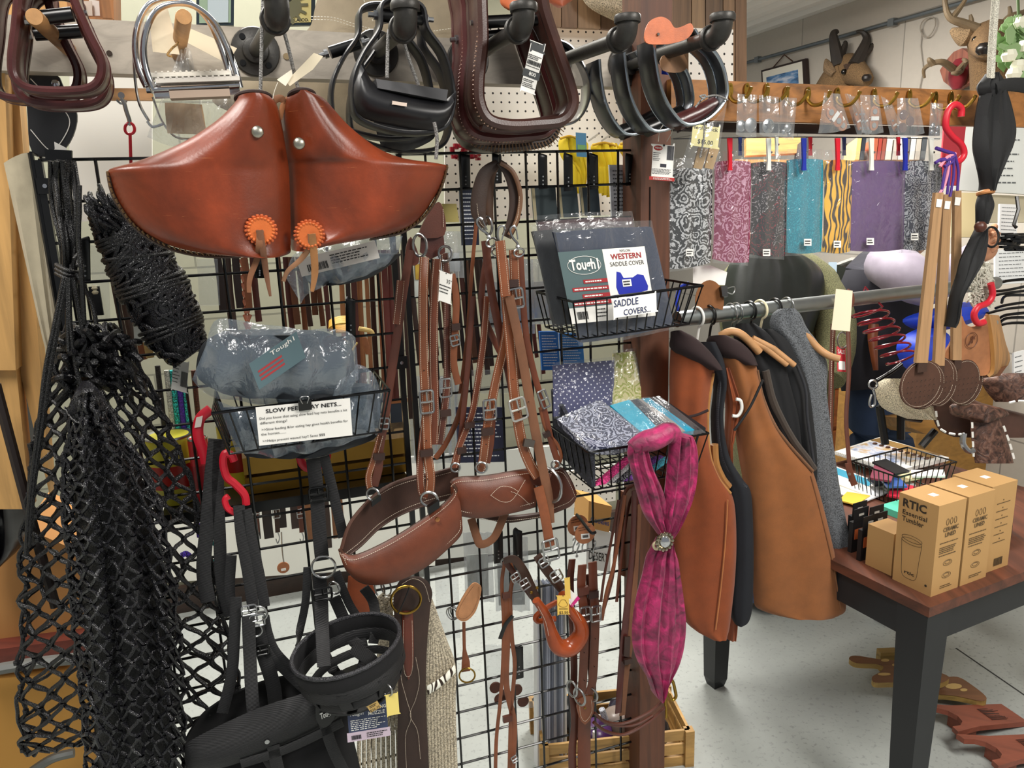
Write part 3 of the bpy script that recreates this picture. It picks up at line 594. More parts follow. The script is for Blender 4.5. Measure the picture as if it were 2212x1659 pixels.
# bags and tags on peg two
b = M(); patch(b, [(388, 108), (400, 100), (412, 110)], [(318, 296), (380, 318), (450, 312)], .10, .02, .001, 14, 12, wav=.004)
o = one(b, 'plastic_bag', FILM2, 'clear plastic bag with a waffle pad hanging behind the chrome stirrup irons', 'bag'); b = M(); patch(b, [(356, 222), (436, 226)], [(362, 288), (446, 290)], .095, .004, .004, 10, 6); b.obj('pad', mat('plain', '#c9ab86', .8), o)
b = M(); patch(b, [(440, 150), (505, 200)], [(420, 300), (500, 290)], .07, .015, .001, 12, 10, wav=.004); one(b, 'plastic_bag', FILM2, 'clear crumpled plastic bag right of the waffle pad below the chrome irons', 'bag')
CRM = mat('plain', '#e7d9bd', .8)
for L, o_, lab in (([(300, 28), (322, 32), (330, 112), (388, 118), (384, 98), (360, 10), (340, 0), (298, 40)], .13, 'large cream paper tag tucked behind the chrome stirrup on the peg'),
                   ([(412, 62), (512, 104), (492, 138), (404, 92)], .06, 'tan card tag with faint writing right of the second peg')):
    b = M(); b.slab(Gs(L, o_), -GN*.0008); one(b, 'paper_tag', CRM, lab, 'tag', smooth=False)
b = M(); tubeG(b, [(376, 72), (384, 92), (372, 104), (362, 118), (372, 122)], 5, .15); one(b, 'twine', mat('rope', '#b98f4c', s=500), 'short knotted golden twine tied around the second wooden peg', 'twine')
# black plastic hooded stirrups
BPL = mat('plain', '#17171a', .38)
BS = [(828, 6), (822, 60), (790, 110), (768, 160), (764, 210), (776, 252), (830, 276), (900, 286), (962, 274), (982, 226), (978, 170), (960, 110), (926, 60), (914, 12), (870, -6)]
t = stirrup('hooded_stirrup', 'black plastic stirrup with a closed front hood and a small white sticker', BS, .25, .05, .008, BPL, bar=((826, 26), (918, 34)), group='black plastic hooded stirrups')
h = M(); patch(h, [(784, 134), (790, 158), (812, 186), (868, 206), (920, 216), (964, 218), (984, 196)], [(764, 190), (770, 236), (792, 256), (850, 270), (920, 280), (958, 272), (980, 226)], .25, .03, .004, 18, 10); h.obj('hood', BPL, t)
h = M(); h.slab([G(812, 170, .26), G(816, 190, .27), G(964, 218, .27), G(968, 194, .26)], -GN*.045); h.obj('foot_pad', mat('plain', '#4a4a4c', .8), t, False)
tagP((847, 217), (880, 222), (846, 226), .286, mat('plain', '#d8c6b8', .8), 'sticker', par=t, hole=False)
stirrup('hooded_stirrup', 'black plastic stirrup with exposed bolts, behind and left of the hooded one with the sticker', BS, .17, .05, .008, BPL, bar=((762, 96), (826, 76)), group='black plastic hooded stirrups', sh=(-46, 12))
t = stirrup('hooded_stirrup', 'black plastic stirrup lowest of the black group, its hood near the grid top', BS, .08, .05, .008, BPL, group='black plastic hooded stirrups', sh=(-6, 40))
h = M(); patch(h, [(800, 230), (880, 262), (950, 256)], [(822, 312), (880, 324), (936, 300)], .09, .025, .004, 14, 8); h.obj('hood', BPL, t)
for L, lb in (([(852, 12), (862, 44), (842, 62), (838, 90), (836, 168)], 'grey cord looped around the pipe elbow above the black stirrups'), ([(868, 76), (884, 130), (904, 184)], 'grey cord running down into the black hooded stirrup'), ([(938, 264), (944, 300), (942, 344)], 'short grey cord end below the black hooded stirrup')): k = M(); tubeG(k, L, 8, .29); one(k, 'cord', CORD, lb, 'cord')
# dark brown laced stirrups
DB = mat('leather', '#3f2620', .35)
BB = [(1042, -70), (1040, 0), (1042, 90), (1034, 170), (1036, 222), (1056, 258), (1100, 270), (1160, 268), (1214, 260), (1238, 226), (1230, 180), (1206, 110), (1176, 20), (1158, -70)]
stirrup('laced_stirrup', 'large dark brown leather covered stirrup with light lacing and a hanging tag', BB, .27, .06, .018, DB, bar=((1050, 40), (1172, 34)), edge=DB, lace=(mat('leather', '#b28f78'), 110, 8, 40), tread=([(1050, 262), (1130, 272), (1226, 256)], .014, DB), group='dark brown laced stirrups')
stirrup('laced_stirrup', 'dark burgundy laced stirrup peeking out left of the largest brown stirrup', BB, .19, .07, .016, mat('leather', '#43201e', .35), bar=((1040, 50), (1150, 40)), edge=BURL, lace=(mat('leather', '#9c7868'), 130, 0, 60), group='dark brown laced stirrups', sh=(-34, 26))
stirrup('laced_stirrup', 'near black laced stirrup lowest behind the large brown one', BB, .10, .09, .02, mat('leather', '#2c1a15', .4), lace=(mat('leather', '#7a5a3c'), 120, 30, 75), group='dark brown laced stirrups', sh=(-30, 44))
p, t = tagP((1146, 82), (1182, 96), (1120, 196), .30, PAP, 'hang_tag', 'black and white hang tag with a barcode on the large brown stirrup', th=.0008)
k = M(); p.rect(k, 0, 0, 1, .24, .0002, .0009, r=.004); p.rect(k, .0, .56, 1, .70, .0004, .0003); k.obj('dark_band', mat('plain', '#1d2426', .5), t, False)
k = M(); p.lines(k, .1, .9, [.28, .31, .34, .49, .74, .77, .81, .84, .87], .012); p.bars(k, .12, .38, .9, .46); k.obj('print', INK, t, False); k = M(); p.text(k, '800', .55, .66, .07, l=.0012, ctr=True, bold=.02); k.obj('lettering', WHT, t, False)
stringG([(1164, 88), (1150, 60), (1132, 40)], .30, t, m=INK)
# engraved metal stirrup behind
ENG = mat('metal', '#b5b6b8', .25)
stirrup('engraved_stirrup', 'engraved silver stirrup curving out right of the brown laced stirrups', [(1190, 90), (1196, 150), (1200, 220), (1190, 262), (1206, 270), (1244, 262), (1268, 232), (1276, 190), (1262, 140), (1230, 95)], .03, .05, .006, ENG)
# aluminium bells on the right pipe
ALU = mat('metal', '#aeb6bd', .22); ALG = mat('metal', '#6f7276', .3)
BE = [(1412, 84), (1416, 130), (1428, 190), (1452, 240), (1484, 268), (1530, 256), (1568, 212), (1566, 160), (1548, 118), (1516, 86), (1500, 64)]
def bell(label, off, sh, tread=True, ay=1.):
    S_ = (-GC-.27)/(-GC-off); path = [(538+(x-538)*S_+sh[0], 455+(y-455)*S_+sh[1]) for x, y in BE]; t = thing('bell_stirrup', label, 'stirrup', G(1480+sh[0], 275+sh[1], off), 'aluminium bell stirrups'); P = sm(Gs(path, off), 7)
    n = [nrm(np.cross(nrm(P[min(i+1, len(P)-1)]-P[max(i-1, 0)]), -GN)) for i in range(len(P))]; b = M(); b.ribbon([p-GN*.032 for p in P], .064, .006, n=n); b.obj('band', ALG, t)
    e = M(); e.tube(P, .0038, 8); e.obj('polished_edge', ALU, t); e = M(); e.tube([p-GN*.03+n[i]*.004 for i, p in enumerate(P)], .0016, 6); e.tube([p-GN*.064 for p in P], .003, 6); e.obj('raised_rib', ALU, t)
    q = [G(538+(x-538)*S_+sh[0], 455+(y-455)*S_+sh[1], off)-GN*.03 for x, y in ((1478, 262), (1562, 222))]; k = M(); k.tube([q[0], (q[0]+q[1])/2-Z3*.002, q[1]], .017, 14); k.obj('tread', BURL if tread else BLK, t)
    if tread:
        k = M(); 
        for i in range(7): c = q[0]+(q[1]-q[0])*(i+.5)/7; k.tube([c-Z3*.018+GN*.006, c-Z3*.02-GN*.006], .0022, 5)
        k.obj('lacing', mat('leather', '#2a1412'), t)
    return t
t = bell('aluminium bell stirrup with a burgundy tread, front one on the right pipe', .27, (0, 0))
k = M(); tubeG(k, [(1502, 232), (1520, 212), (1548, 206), (1572, 216)], 4, .28); tubeG(k, [(1522, 214), (1512, 208), (1524, 206), (1514, 218)], 4, .285); tubeG(k, [(1522, 258), (1520, 300), (1512, 340)], 4, .27); k.obj('tie_cord', CORD, t)
bell('aluminium bell stirrup with a black tread, middle one on the right pipe', .17, (-6, 2), False)
bell('aluminium bell stirrup leaning out left, rearmost on the right pipe', .08, (-14, 0), False)
t = thing('leather_keeper', 'orange leather figure eight keeper lying on the right pipe inside the bell stirrup', 'leather keeper', G(1440, 90, .3))
k = M(); pts = [(1396, 92), (1394, 66), (1406, 44), (1428, 36), (1446, 44), (1458, 60), (1476, 56), (1492, 50), (1498, 64), (1486, 82), (1460, 92), (1428, 96)]; k.slab(sm(Gs(pts, .29), 4, True), -GN*.003); k.obj('leather', mat('leather', '#c86a3c', .5), t); k = M(); k.disc(G(1422, 74, .292), GN, .0028, .002, 12); k.obj('rivet', DKB, t)
k = M(); k.slab(sm(Gs([(1430, 122), (1470, 112), (1486, 140), (1470, 156), (1432, 152)], .2), 3, True), -GN*.003); k.obj('tan_flap', mat('leather', '#9c7656', .6), t)
b = M(); b.slab(Gs([(1430, 148), (1448, 150), (1446, 162), (1430, 160)], .1), -GN*.002); one(b, 'sticker', mat('plain', '#2238b8', .5), 'small blue sticker seen through the bell stirrups', 'sticker', smooth=False)
# tag with red foot, post-it card with straps
p, t = tagP((1407, 305), (1462, 310), (1402, 388), .14, PAP, 'hang_tag', 'white hang tag with a red oval and red foot on the post', th=.001)
k = M(); p.rect(k, 0, .91, 1, 1, .0003, .0003); q = [p.pt(.28+.17*math.cos(a), .16+.065*math.sin(a), .0004) for a in np.arange(20)*2*math.pi/20]; k.slab(q, -p.n*.0003); k.obj('red_print', mat('plain', '#b02a26', .6), t, False)
k = M(); p.text(k, 'WEAVER', .28, .18, .045, .26, .0012, .02, True); k.obj('lettering', WHT, t, False); k = M(); p.lines(k, .1, .4, [.28, .33, .38, .43, .47], .012); p.bars(k, .64, .08, .9, .45); p.rect(k, .4, .56, .64, .65, .0006, .0003); p.lines(k, .1, .9, [.7, .73, .76, .79, .82], .01, 4); k.obj('print', mat('plain', '#30313c', .7), t, False)
k = M(); p.lines(k, .15, .9, [.935, .965], .014, 9, .0012); k.obj('foot_lines', WHT, t, False); stringG([(1422, 306), (1426, 280), (1440, 262)], .16, t); stringG([(1440, 306), (1452, 284), (1454, 268)], .16, t)
p, t = tagP((1494, 262), (1560, 272), (1488, 318), .16, mat('plain', '#eee3a2', .85), 'note_card', 'pale yellow handwritten price note in front of the black paisley bandana', 'note', th=.0008, hole=False)
k = M(); p.text(k, 'Heel Block', .02, .26, .14, .86, .0006, .006); p.text(k, '$15.00', .26, .80, .17, .5, .0006, .006); k.obj('handwriting', INK, t, False)
for i, x in enumerate((1502, 1526)):
    b = M(); b.slab(Gs([(x+8, 318), (x+28, 322), (x+14, 366), (x-4, 362)], .13), -GN*.005); o = one(b, 'leather_strip', mat('leather', '#a88756', .6), 'tan leather strip with a hole, %s one under the yellow note' % ('left' if i == 0 else 'right'), 'leather strip', 'tan strips under the note', smooth=False); k = M(); k.disc(G(x+12, 338, .132), GN, .002, .002, 10); k.obj('hole', INK, o)
b = M(); patch(b, [(1500, 268), (1540, 262), (1572, 220)], [(1470, 360), (1510, 376), (1548, 366)], .175, .004, .0008, 12, 10, wav=.002); one(b, 'plastic_sleeve', FILM, 'clear plastic sleeve around the yellow price note', 'plastic sleeve')
# ---------- hay nets
def net(label, rows_, cols, nr, off, r, bulge, jit, m, seed, layers=2, fold=.0, zig=1., group='black hay nets'):
    """knotted diamond net between a left and right outline; layers: front and back skin"""
    rg = random.Random(seed); R = sm([V(*q) for q in rows_], 6); R = rs(R, nr+1); b = M(); ph = [rg.uniform(0, 6) for _ in range(5)]
    for ly in range(layers):
        J = {}
        def nd(c, j):
            if (c, j) not in J:
                y, xl, xr = R[j][:3]; u = min(1, max(0, c/cols)); w = j/nr; u2 = u+jit*rg.uniform(-1, 1)/cols; s_ = math.sin(math.pi*u)**.6 if 0 < u < 1 else 0
                o = off+(bulge*s_ if ly == 0 else -bulge*.5*s_)+fold*(math.sin(u*17+ph[0]+w*3)+.6*math.sin(u*31+ph[1]-w*4))
                J[(c, j)] = G(xl+(xr-xl)*u2, y+jit*9*rg.uniform(-1, 1)+(14*math.sin(ph[2]+u*6) if j > nr*.1 else 0), o)
            return J[(c, j)]
        for k in range(-1, cols+1):
            P = []
            for j in range(nr+1):
                c = k+((k+j) & 1)
                c = min(cols, max(0, c)); P.append(nd(c, j)+GN*rg.uniform(-1, 1)*r*.8)
            Q = sm(P, 3); b.tube(Q, r*(1 if ly == 0 else .9), 6)
            if ly == 0 and k % 1 == 0:
                for p in P[1::2]: b.ball(p+GN*r*.4, r*1.7, 6)
    return b
NETM = mat('rope', '#121215', s=330); NETS = mat('rope', '#18181c', .25, s=420); CRD = mat('rope', '#101012', s=500)
OUT = [(700, 150, 245), (780, 118, 300), (860, 95, 345), (940, 76, 375), (1040, 62, 412), (1150, 54, 446), (1280, 50, 480), (1400, 48, 502), (1500, 46, 518), (1570, 44, 505), (1620, 70, 440)]
b = net('', OUT, 15, 38, .05, .0042, .07, .42, NETM, 3, 2, .012); t = thing('hay_net', 'large black knotted hay net hanging widest behind the shiny dense one', 'hay net', G(250, 1620, .05), 'black hay nets'); b.obj('netting', NETM, t)
k = M(); rg = random.Random(5)
for i in range(70):                                      # bunched gathers at the top
    x, y = rg.uniform(130, 300), rg.uniform(715, 850); a = rg.uniform(-.9, .9); l = rg.uniform(30, 62)
    if y < 690+(abs(x-200))*.6: continue
    tubeG(k, [(x-l*math.cos(a)*.5, y-l*math.sin(a)*.5, rg.uniform(0, .05)), (x+rg.uniform(-12, 12), y+rg.uniform(-16, 4), rg.uniform(.03, .08)), (x+l*math.cos(a)*.5, y+l*math.sin(a)*.5+8, rg.uniform(0, .05))], rg.uniform(11, 16), .07, 4, 6)
k.obj('gathered_top', NETM, t)
DEN = [(845, 172, 216), (880, 158, 232), (930, 150, 262), (1000, 136, 312), (1090, 140, 345), (1200, 150, 366), (1320, 160, 382), (1450, 172, 392), (1560, 182, 398), (1700, 196, 404)]
t = thing('hay_net', 'shiny dense black hay net hanging in front of the large one, knotted at its top', 'hay net', G(280, 1690, .18), 'black hay nets')
net('', DEN, 17, 46, .17, .0036, .075, .5, NETS, 9, 2, .016).obj('netting', NETS, t)
k = M(); k.rows([(y, xl+20, xr-20) for y, xl, xr in DEN[1:]], .165, th=.05, K=10, back=.3); k.obj('inner_folds', mat('rope', '#0b0b0d', s=300), t)
k = M()
for i in range(26):
    u = i/25; x = 150+78*u; tubeG(k, [(186+12*(u-.5), 826, .02), (165+50*u, 850, .06+.02*math.sin(u*3.1)), (x, 892, .07+.02*math.sin(u*3.1)), (172+44*u, 922, .06)], 8, .14, 4, 5)
tubeG(k, [(140, 880, .05), (160, 908, .09), (200, 915, .10), (232, 880, .07)], 5, .14, 5, 5); k.obj('knotted_top', NETS, t)
# long drawcords from the grid top
t = thing('cord_bundle', 'bundle of long black drawcords hung on the grid corner and knotted above the nets', 'cords', G(150, 700, .06)); rg = random.Random(8); k = M()
for i in range(15):
    a = i/14; x = 108+52*a; tubeG(k, [(x, 352+rg.uniform(-8, 8), rg.uniform(0, .03)), (x+4+8*math.sin(i), 440, rg.uniform(0, .04)), (130+36*a, 520, rg.uniform(0, .04)), (136+26*a, 585, rg.uniform(0, .03))], rg.choice((9, 10, 12)), .05, 5, 7)
k.obj('hanging_cords', CRD, t); k = M()
for dy in (0, 9, 18): tubeG(k, [(122, 572+dy, .03), (145, 584+dy, .06), (172, 588+dy, .04), (176, 574+dy, .0)], 10, .06, 6, 8)
tubeG(k, [(160, 560, .07), (172, 548, .06), (168, 575, .08)], 9, .06); k.obj('knot', CRD, t); k = M()
for L in ([(138, 600), (118, 700), (98, 800), (84, 920), (66, 1060), (56, 1200)], [(144, 600), (126, 700), (108, 800), (92, 920), (72, 1060), (64, 1180)], [(150, 600), (152, 700), (166, 800), (178, 835)], [(158, 600), (176, 700), (192, 780), (206, 850)], [(146, 600), (146, 690), (148, 760)], [(166, 590), (182, 620), (200, 660), (208, 700)], [(172, 400, .03), (170, 520, .02), (176, 590, .02), (182, 700, .0)]): tubeG(k, L, 10, .13, 6, 7)
k.obj('loose_cords', CRD, t)
# plastic end of rail: upper-left clip
b = M(); b.slab(Gs([(96, 322), (155, 325), (155, 348), (98, 346)], .012), -GN*.01); one(b, 'clip_bracket', BLK, 'black folded metal bracket over the top left grid wire', 'bracket', smooth=False)
# rolled net
t = thing('hay_net', 'tightly rolled black hay net bound with cords, beside the orange stirrup hoods', 'hay net', G(400, 780, .05), 'black hay nets'); rg = random.Random(11)
ax = [(232, 446, 44), (262, 496, 54), (290, 546, 62), (318, 600, 66), (350, 660, 66), (380, 720, 58), (412, 764, 40)]; A = sm([V(*q) for q in ax], 6); k = M()
def rollp(i, a, e=0.):
    q = A[i]; d = nrm((A[min(i+1, len(A)-1)]-A[max(i-1, 0)])[:2]); nx = V(d[1], -d[0]); w = q[2]*(1+e); p = q[:2]+nx*w*math.cos(a); return G(p[0], p[1], .06+.05*math.sin(a)*(q[2]/60))
for s in range(44):
    a0 = rg.uniform(0, 6.28); tw = rg.uniform(-1.3, 1.3); P = [rollp(i, a0+tw*i/len(A)+.25*math.sin(i*.9+s), .05*math.sin(i*1.3+s*2)) for i in range(len(A))]; k.tube(sm(P[::2], 3), .0042, 6)
for i in range(0, len(A), 1):
    for s in range(3): a0 = rg.uniform(0, 6.28); P = [rollp(min(len(A)-1, i+(1 if q > 1 else 0)), a0+q*.35, .1) for q in range(5)]; k.tube(sm(P, 3), .004, 6)
for i in range(len(A)-1): k.loft([[rollp(i+e, a, -.1) for a in np.arange(12)*2*math.pi/12] for e in (0, 1)])
k.obj('rolled_netting', NETS, t); k = M()
for s in range(34):
    x, y = rg.uniform(205, 268), rg.uniform(455, 500); dx, dy = rg.uniform(-62, -20)*1., rg.uniform(-62, -18); tubeG(k, [(x+25, y+12, .02), (x, y, .05), (x+dx*.55+rg.uniform(-6, 6), y+dy*.6, .07), (x+dx*.75, y+dy*.95, .05), (x+dx*.62, y+dy*.7, .03)], 10, .05, 4, 6)
k.obj('loose_ends', NETS, t); k = M()
def wrap(i, tilt, n=2):
    for q in range(n):
        P = []
        for s in range(20):
            a = s*2*math.pi/20; ii = i+.9*q+tilt*math.cos(a); i0 = int(max(0, min(len(A)-2, math.floor(ii)))); f_ = min(1, max(0, ii-i0)); P.append(rollp(i0, a, .13)*(1-f_)+rollp(i0+1, a, .13)*f_)
        k.tube(P, .0042, 7, closed=True)
for i, tl, n in ((7, 1.2, 3), (10, -2.6, 2), (13, 2.8, 1), (19, 1.4, 3), (28, .8, 3)): wrap(i, tl, n)
k.obj('binding_cords', CRD, t)
p, o = tagP((372, 770), (412, 782), (366, 842), .02, mat('plain', '#cfcfc8', .7), 'hang_tag', 'small grey-white barcode tag below the rolled hay net'); k = M(); p.bars(k, .55, .35, .9, .8); p.lines(k, .1, .5, [.2, .3, .4, .5, .6, .7], .02); k.obj('print', INK, o, False)
# ---------- baskets
def basket(label, fl, fr, depth, h, taper=.02, base=0., group='black wire baskets on the grid', nv=11, tilt=(0, 0)):
    A0, B0 = G(fl[0], fl[1], base+depth), G(fr[0], fr[1], base+depth); C0, D0 = A0-GN*depth, B0-GN*depth
    ea = nrm(B0-A0); ins = lambda p, a, n: p-Z3*h+ea*a-GN*n
    b0 = [ins(A0, taper, taper), ins(B0, -taper, taper), ins(D0, -taper, 0), ins(C0, taper, 0)]; T = [A0, B0, D0, C0]
    t = thing('wire_basket', label, 'basket', (b0[0]+b0[2])/2, group); m = M(); m.tube(T, .0032, 6, closed=True); m.obj('rim', WIRE, t); m = M(); m.tube(b0, .0022, 6, closed=True)
    for s, nn in ((0, nv), (1, 7), (2, nv), (3, 7)):
        for k in range(nn+1):
            f = k/nn; p, q = T[s]*(1-f)+T[(s+1) % 4]*f, b0[s]*(1-f)+b0[(s+1) % 4]*f; m.tube([p, q], .0017, 5)
            if s == 0: m.tube([q, b0[3]*(1-f)+b0[2]*f], .0017, 5)
    for f in (.45, .5): 
        mid = [T[i]*(1-f)+b0[i]*f for i in range(4)]
    for k in range(1, 4): f = k/4; m.tube([b0[0]*(1-f)+b0[3]*f, b0[1]*(1-f)+b0[2]*f], .0017, 5)
    m.obj('wires', WIRE, t); return t, T, b0
tb, T1, B1 = basket('black wire basket of bagged slow feed hay nets with a printed sign', (458, 893), (842, 843), .21, .088)
def flapbag(name, label, cat, A, B, off, inner, il, th=.05, film=FILM3, seed=0, group=None, wav=.009, nu=30, nv=22):
    t = None
    b = M(); patch(b, A, B, off, th, .0012, nu, nv, wav=wav, wf=9, seed=seed); t = one(b, name, film, label, cat, group)
    if inner: k = M(); k.rows(inner[0], off-.030, th=inner[1], K=14, back=.6, fold=inner[2], seed=seed); k.obj(il, inner[3], t)
    return t
DNV = mat('cloth', '#12181f', .6)
flapbag('bagged_hay_net', 'large clear bag with a folded black net lying on top of the slow feed basket', 'bagged net', [(446, 745), (470, 690), (560, 700), (660, 712), (740, 712), (768, 730)], [(415, 820), (450, 852), (560, 872), (660, 862), (740, 850), (775, 820)], .18,
        ([(716, 480, 700), (740, 440, 752), (780, 425, 765), (820, 430, 765), (850, 480, 750)], .05, .006, DNV), 'folded_net', .05, seed=4, wav=.007, group='bagged hay nets in the basket')
flapbag('bagged_hay_net', 'clear bag with a folded black net spilling over the basket right corner', 'bagged net', [(560, 850), (660, 820), (760, 790), (800, 800), (828, 850)], [(540, 870), (660, 880), (750, 890), (800, 930), (826, 948)], .15,
        ([(830, 640, 800), (850, 600, 815), (880, 610, 822), (920, 700, 822)], .03, .004, DNV), 'folded_net', .03, seed=5, group='bagged hay nets in the basket')
flapbag('bagged_hay_net', 'clear bag with a folded black net at the bottom of the slow feed basket', 'bagged net', [(470, 870), (560, 880), (700, 870), (800, 860)], [(510, 975), (600, 985), (720, 965), (810, 935)], .165,
        ([(880, 480, 800), (920, 490, 808), (950, 505, 806), (985, 530, 700)], .02, .003, DNV), 'folded_net', .02, seed=6, group='bagged hay nets in the basket')
def card(TL, TR, BL, off, m, name='printed_card', label=None, cat='card', par=None, th=.0008, r=0):
    f = lambda q: G(q[0], q[1], off+(q[2] if len(q) > 2 else 0)); p = Pan(f(TL), f(TR), f(BL)); b = M(); p.rect(b, 0, 0, 1, 1, 0, th, r=r); o = b.obj(name, m, par, False)
    if par is None: tag(o, label, cat)
    return p, o
TEAL = mat('plain', '#5c747b', .5); RDP = mat('plain', '#b23a3c', .6)
p, o = card((538, 786, .0), (640, 716, .0), (560, 842, .0), .240, TEAL, 'product_card', 'teal product card inside the large clear bag on the slow feed basket')
k = M(); p.text(k, 'Tough1', .42, .22, .15, .5, bold=.012); k.obj('lettering', WHT, o, False); k = M(); [p.rect(k, .1, v, .6, v+.07, .0006, .0004) for v in (.4, .55, .7)]; k.obj('red_bars', RDP, o, False)
p, o = card((552, 880), (756, 860), (560, 963), .222, PAP, 'sign', 'white printed sign about slow feed hay nets clipped to the basket')
k = M(); p.text(k, 'SLOW FEED HAY NETS...', .1, .17, .10, .8, bold=.02); p.text(k, 'Did you know that using slow feed hay nets benefits a lot', .03, .33, .065, .93); p.text(k, 'different things!', .03, .45, .065, .28)
p.text(k, '>>Slow feeding &/or eating hay gives health benefits for', .04, .62, .065, .92); p.text(k, 'the horses.......', .03, .74, .065, .26); p.text(k, '>>Helps prevent wasted hay!! Saves $$$', .04, .92, .065, .66); k.obj('lettering', INK, o, False)
def binder(x, y, off, par=None, label=None):
    t = par or thing('binder_clip', label, 'clip', G(x, y+15, off)); k = M(); c = G(x, y, off); k.loft([[c+GN*.008+Z3*.003-GA*.012, c-GN*.008+Z3*.003-GA*.012, c-GN*.001-Z3*.016-GA*.012, c+GN*.003-Z3*.016-GA*.012], [c+GN*.008+Z3*.003+GA*.012, c-GN*.008+Z3*.003+GA*.012, c-GN*.001-Z3*.016+GA*.012, c+GN*.003-Z3*.016+GA*.012]]); k.obj('clip_body', BLK, t)
    k = M(); k.tube(sm([c+GN*.006-Z3*.002-GA*.004, c+GN*.010+Z3*.010-GA*.008, c+GN*.010+Z3*.013, c+GN*.010+Z3*.010+GA*.008, c+GN*.006-Z3*.002+GA*.004], 4), .0011, 5); k.obj('wire_handle', STL, t)
    return t
binder(658, 868, .225, None, 'black binder clip holding the slow feed sign to the basket rim')
# bag under the right orange hood
t = flapbag('bagged_halter', 'clear bag with a dark nylon item and barcode label hanging below the right orange hood', 'bag', [(618, 600), (640, 545), (720, 530), (800, 515), (870, 510)], [(650, 655), (680, 625), (760, 605), (820, 580), (862, 545)], .18,
            ([(548, 690, 868), (570, 655, 845), (600, 660, 800), (614, 670, 740)], .03, .004, mat('cloth', '#1a1d22', .5)), 'dark_strap', .03, seed=8)
p, o = card((640, 560), (810, 520), (652, 598), .215, mat('plain', '#cfcbc6', .7), 'barcode_label', par=t); k = M(); p.bars(k, .1, .45, .35, .85); p.lines(k, .4, .9, [.2, .35, .5, .65], .05); k.obj('print', INK, o, False)
# ---------- red hooks and black webbing
REDH = mat('plain', '#c21a2e', .4)
def rhook(label, L, w, off, sticker=None):
    k = M(); P = sm(Gs(L, off), 6); k.ribbon(P, [pm(p, w) for p in P], .012, bev=.3); o = one(k, 'plastic_hook', REDH, label, 'hook', 'red plastic hooks')
    if sticker: s = M(); s.slab(Gs(sticker, off+.009), -GN*.0006); s.obj('price_sticker', mat('plain', '#d9cdc4', .8), o, False)
    return o
rhook('red plastic hook with a price sticker behind the black net, carrying black webbing', [(455, 884), (432, 905), (428, 940), (440, 975), (446, 1000)], 22, .06, [(424, 902), (438, 898), (434, 922), (420, 924)])
rhook('red plastic hook leaning forward from the grid with black straps over its end', [(506, 996), (500, 984), (486, 980), (482, 1000), (490, 1030), (508, 1046), (528, 1068), (532, 1090)], 16, .12)
rhook('small red hook end below the forward leaning hook, holding black straps', [(494, 1072), (486, 1080), (492, 1098), (508, 1108)], 13, .13)
rhook('red plastic hook under the slow feed basket holding the ribbed black strap', [(644, 972), (652, 1000), (668, 1012), (690, 1006), (706, 988), (702, 966)], 17, .06)
def webs(t, items, off, m=WEB, th=.0028):
    for L, w in items: k = M(); strapG(k, L, w, off, th); k.obj('strap', m, t)
t = thing('nylon_halter', 'black nylon halter of flat straps hanging from the stickered red hook', 'halter', G(460, 1300, .1))
webs(t, [([(466, 948), (456, 1040), (448, 1130), (440, 1230), (450, 1300)], 30), ([(474, 950), (470, 1050), (474, 1150), (480, 1260), (500, 1330)], 26), ([(500, 1200, .02), (496, 1280, .02), (508, 1330, .02)], 22)], .09)
t = thing('grazing_muzzle', 'large black grazing muzzle with a white logo patch at the bottom of the photo', 'muzzle', G(580, 1690, .15), 'black grazing muzzles')
webs(t, [([(516, 1092), (522, 1160), (536, 1240), (548, 1320)], 24), ([(532, 1100), (545, 1170), (562, 1250), (572, 1310)], 22), ([(536, 1330, .01), (540, 1420, .02), (546, 1520, .05), (560, 1600, .07), (600, 1668, .08)], 27), ([(556, 1390), (590, 1420), (640, 1470), (696, 1520, .04)], 24),
         ([(574, 1330), (582, 1370), (600, 1410), (650, 1460)], 15), ([(560, 1350), (566, 1400), (590, 1480), (596, 1540)], 30), ([(510, 1290), (506, 1380), (500, 1460), (480, 1540)], 24)], .14)
for L, bu in (((538, 1318), (30, 22)), ((556, 1340), (30, 26)), ((562, 1405), (34, 22))): buckleG(L[0], L[1], bu[0], bu[1], .15, 0, t, .0022, BLK if L[1] > 1400 else STL)
ringG(560, 1325, 17, .15, 20, .0022, t); ringG(552, 1362, 14, .15, 0, .0022, t)
k = M(); patch(k, [(400, 1606), (470, 1570), (560, 1530), (650, 1500), (720, 1478)], [(404, 1668), (500, 1650), (600, 1610), (690, 1570), (742, 1540)], .20, .03, .006, 20, 8); k.obj('noseband', WEB, t)
k = M(); patch(k, [(398, 1600), (440, 1540), (520, 1490), (620, 1460), (700, 1470)], [(408, 1640), (470, 1580), (560, 1540), (650, 1510), (716, 1500)], .12, -.02, .004, 20, 8); k.obj('inner_band', mat('cloth', '#0e0e10'), t)
k = M(); patch(k, [(470, 1640), (580, 1600), (690, 1560), (748, 1540)], [(500, 1800), (600, 1800), (700, 1780), (790, 1720)], .16, .05, .006, 18, 12, wav=.004); k.obj('muzzle_cup', mat('cloth', '#121214'), t)
webs(t, [([(590, 1610), (600, 1660), (620, 1720)], 26), ([(700, 1560), (720, 1620), (760, 1700)], 24), ([(520, 1650), (600, 1625), (660, 1600), (740, 1560)], 22)], .225)
k = M(); k.slab(sm(Gs([(684, 1520), (710, 1512), (724, 1530), (720, 1556), (700, 1572), (684, 1556)], .245), 4, True), -GN*.003); k.obj('logo_patch', mat('plain', '#0d0d0e', .4), t)
p = Pan(G(688, 1538, .247), G(719, 1525, .247), G(692, 1558, .247)); k = M(); p.text(k, 'Tough1', .05, .8, .6, .9, l=.001, bold=.03); k.obj('lettering', WHT, t, False)
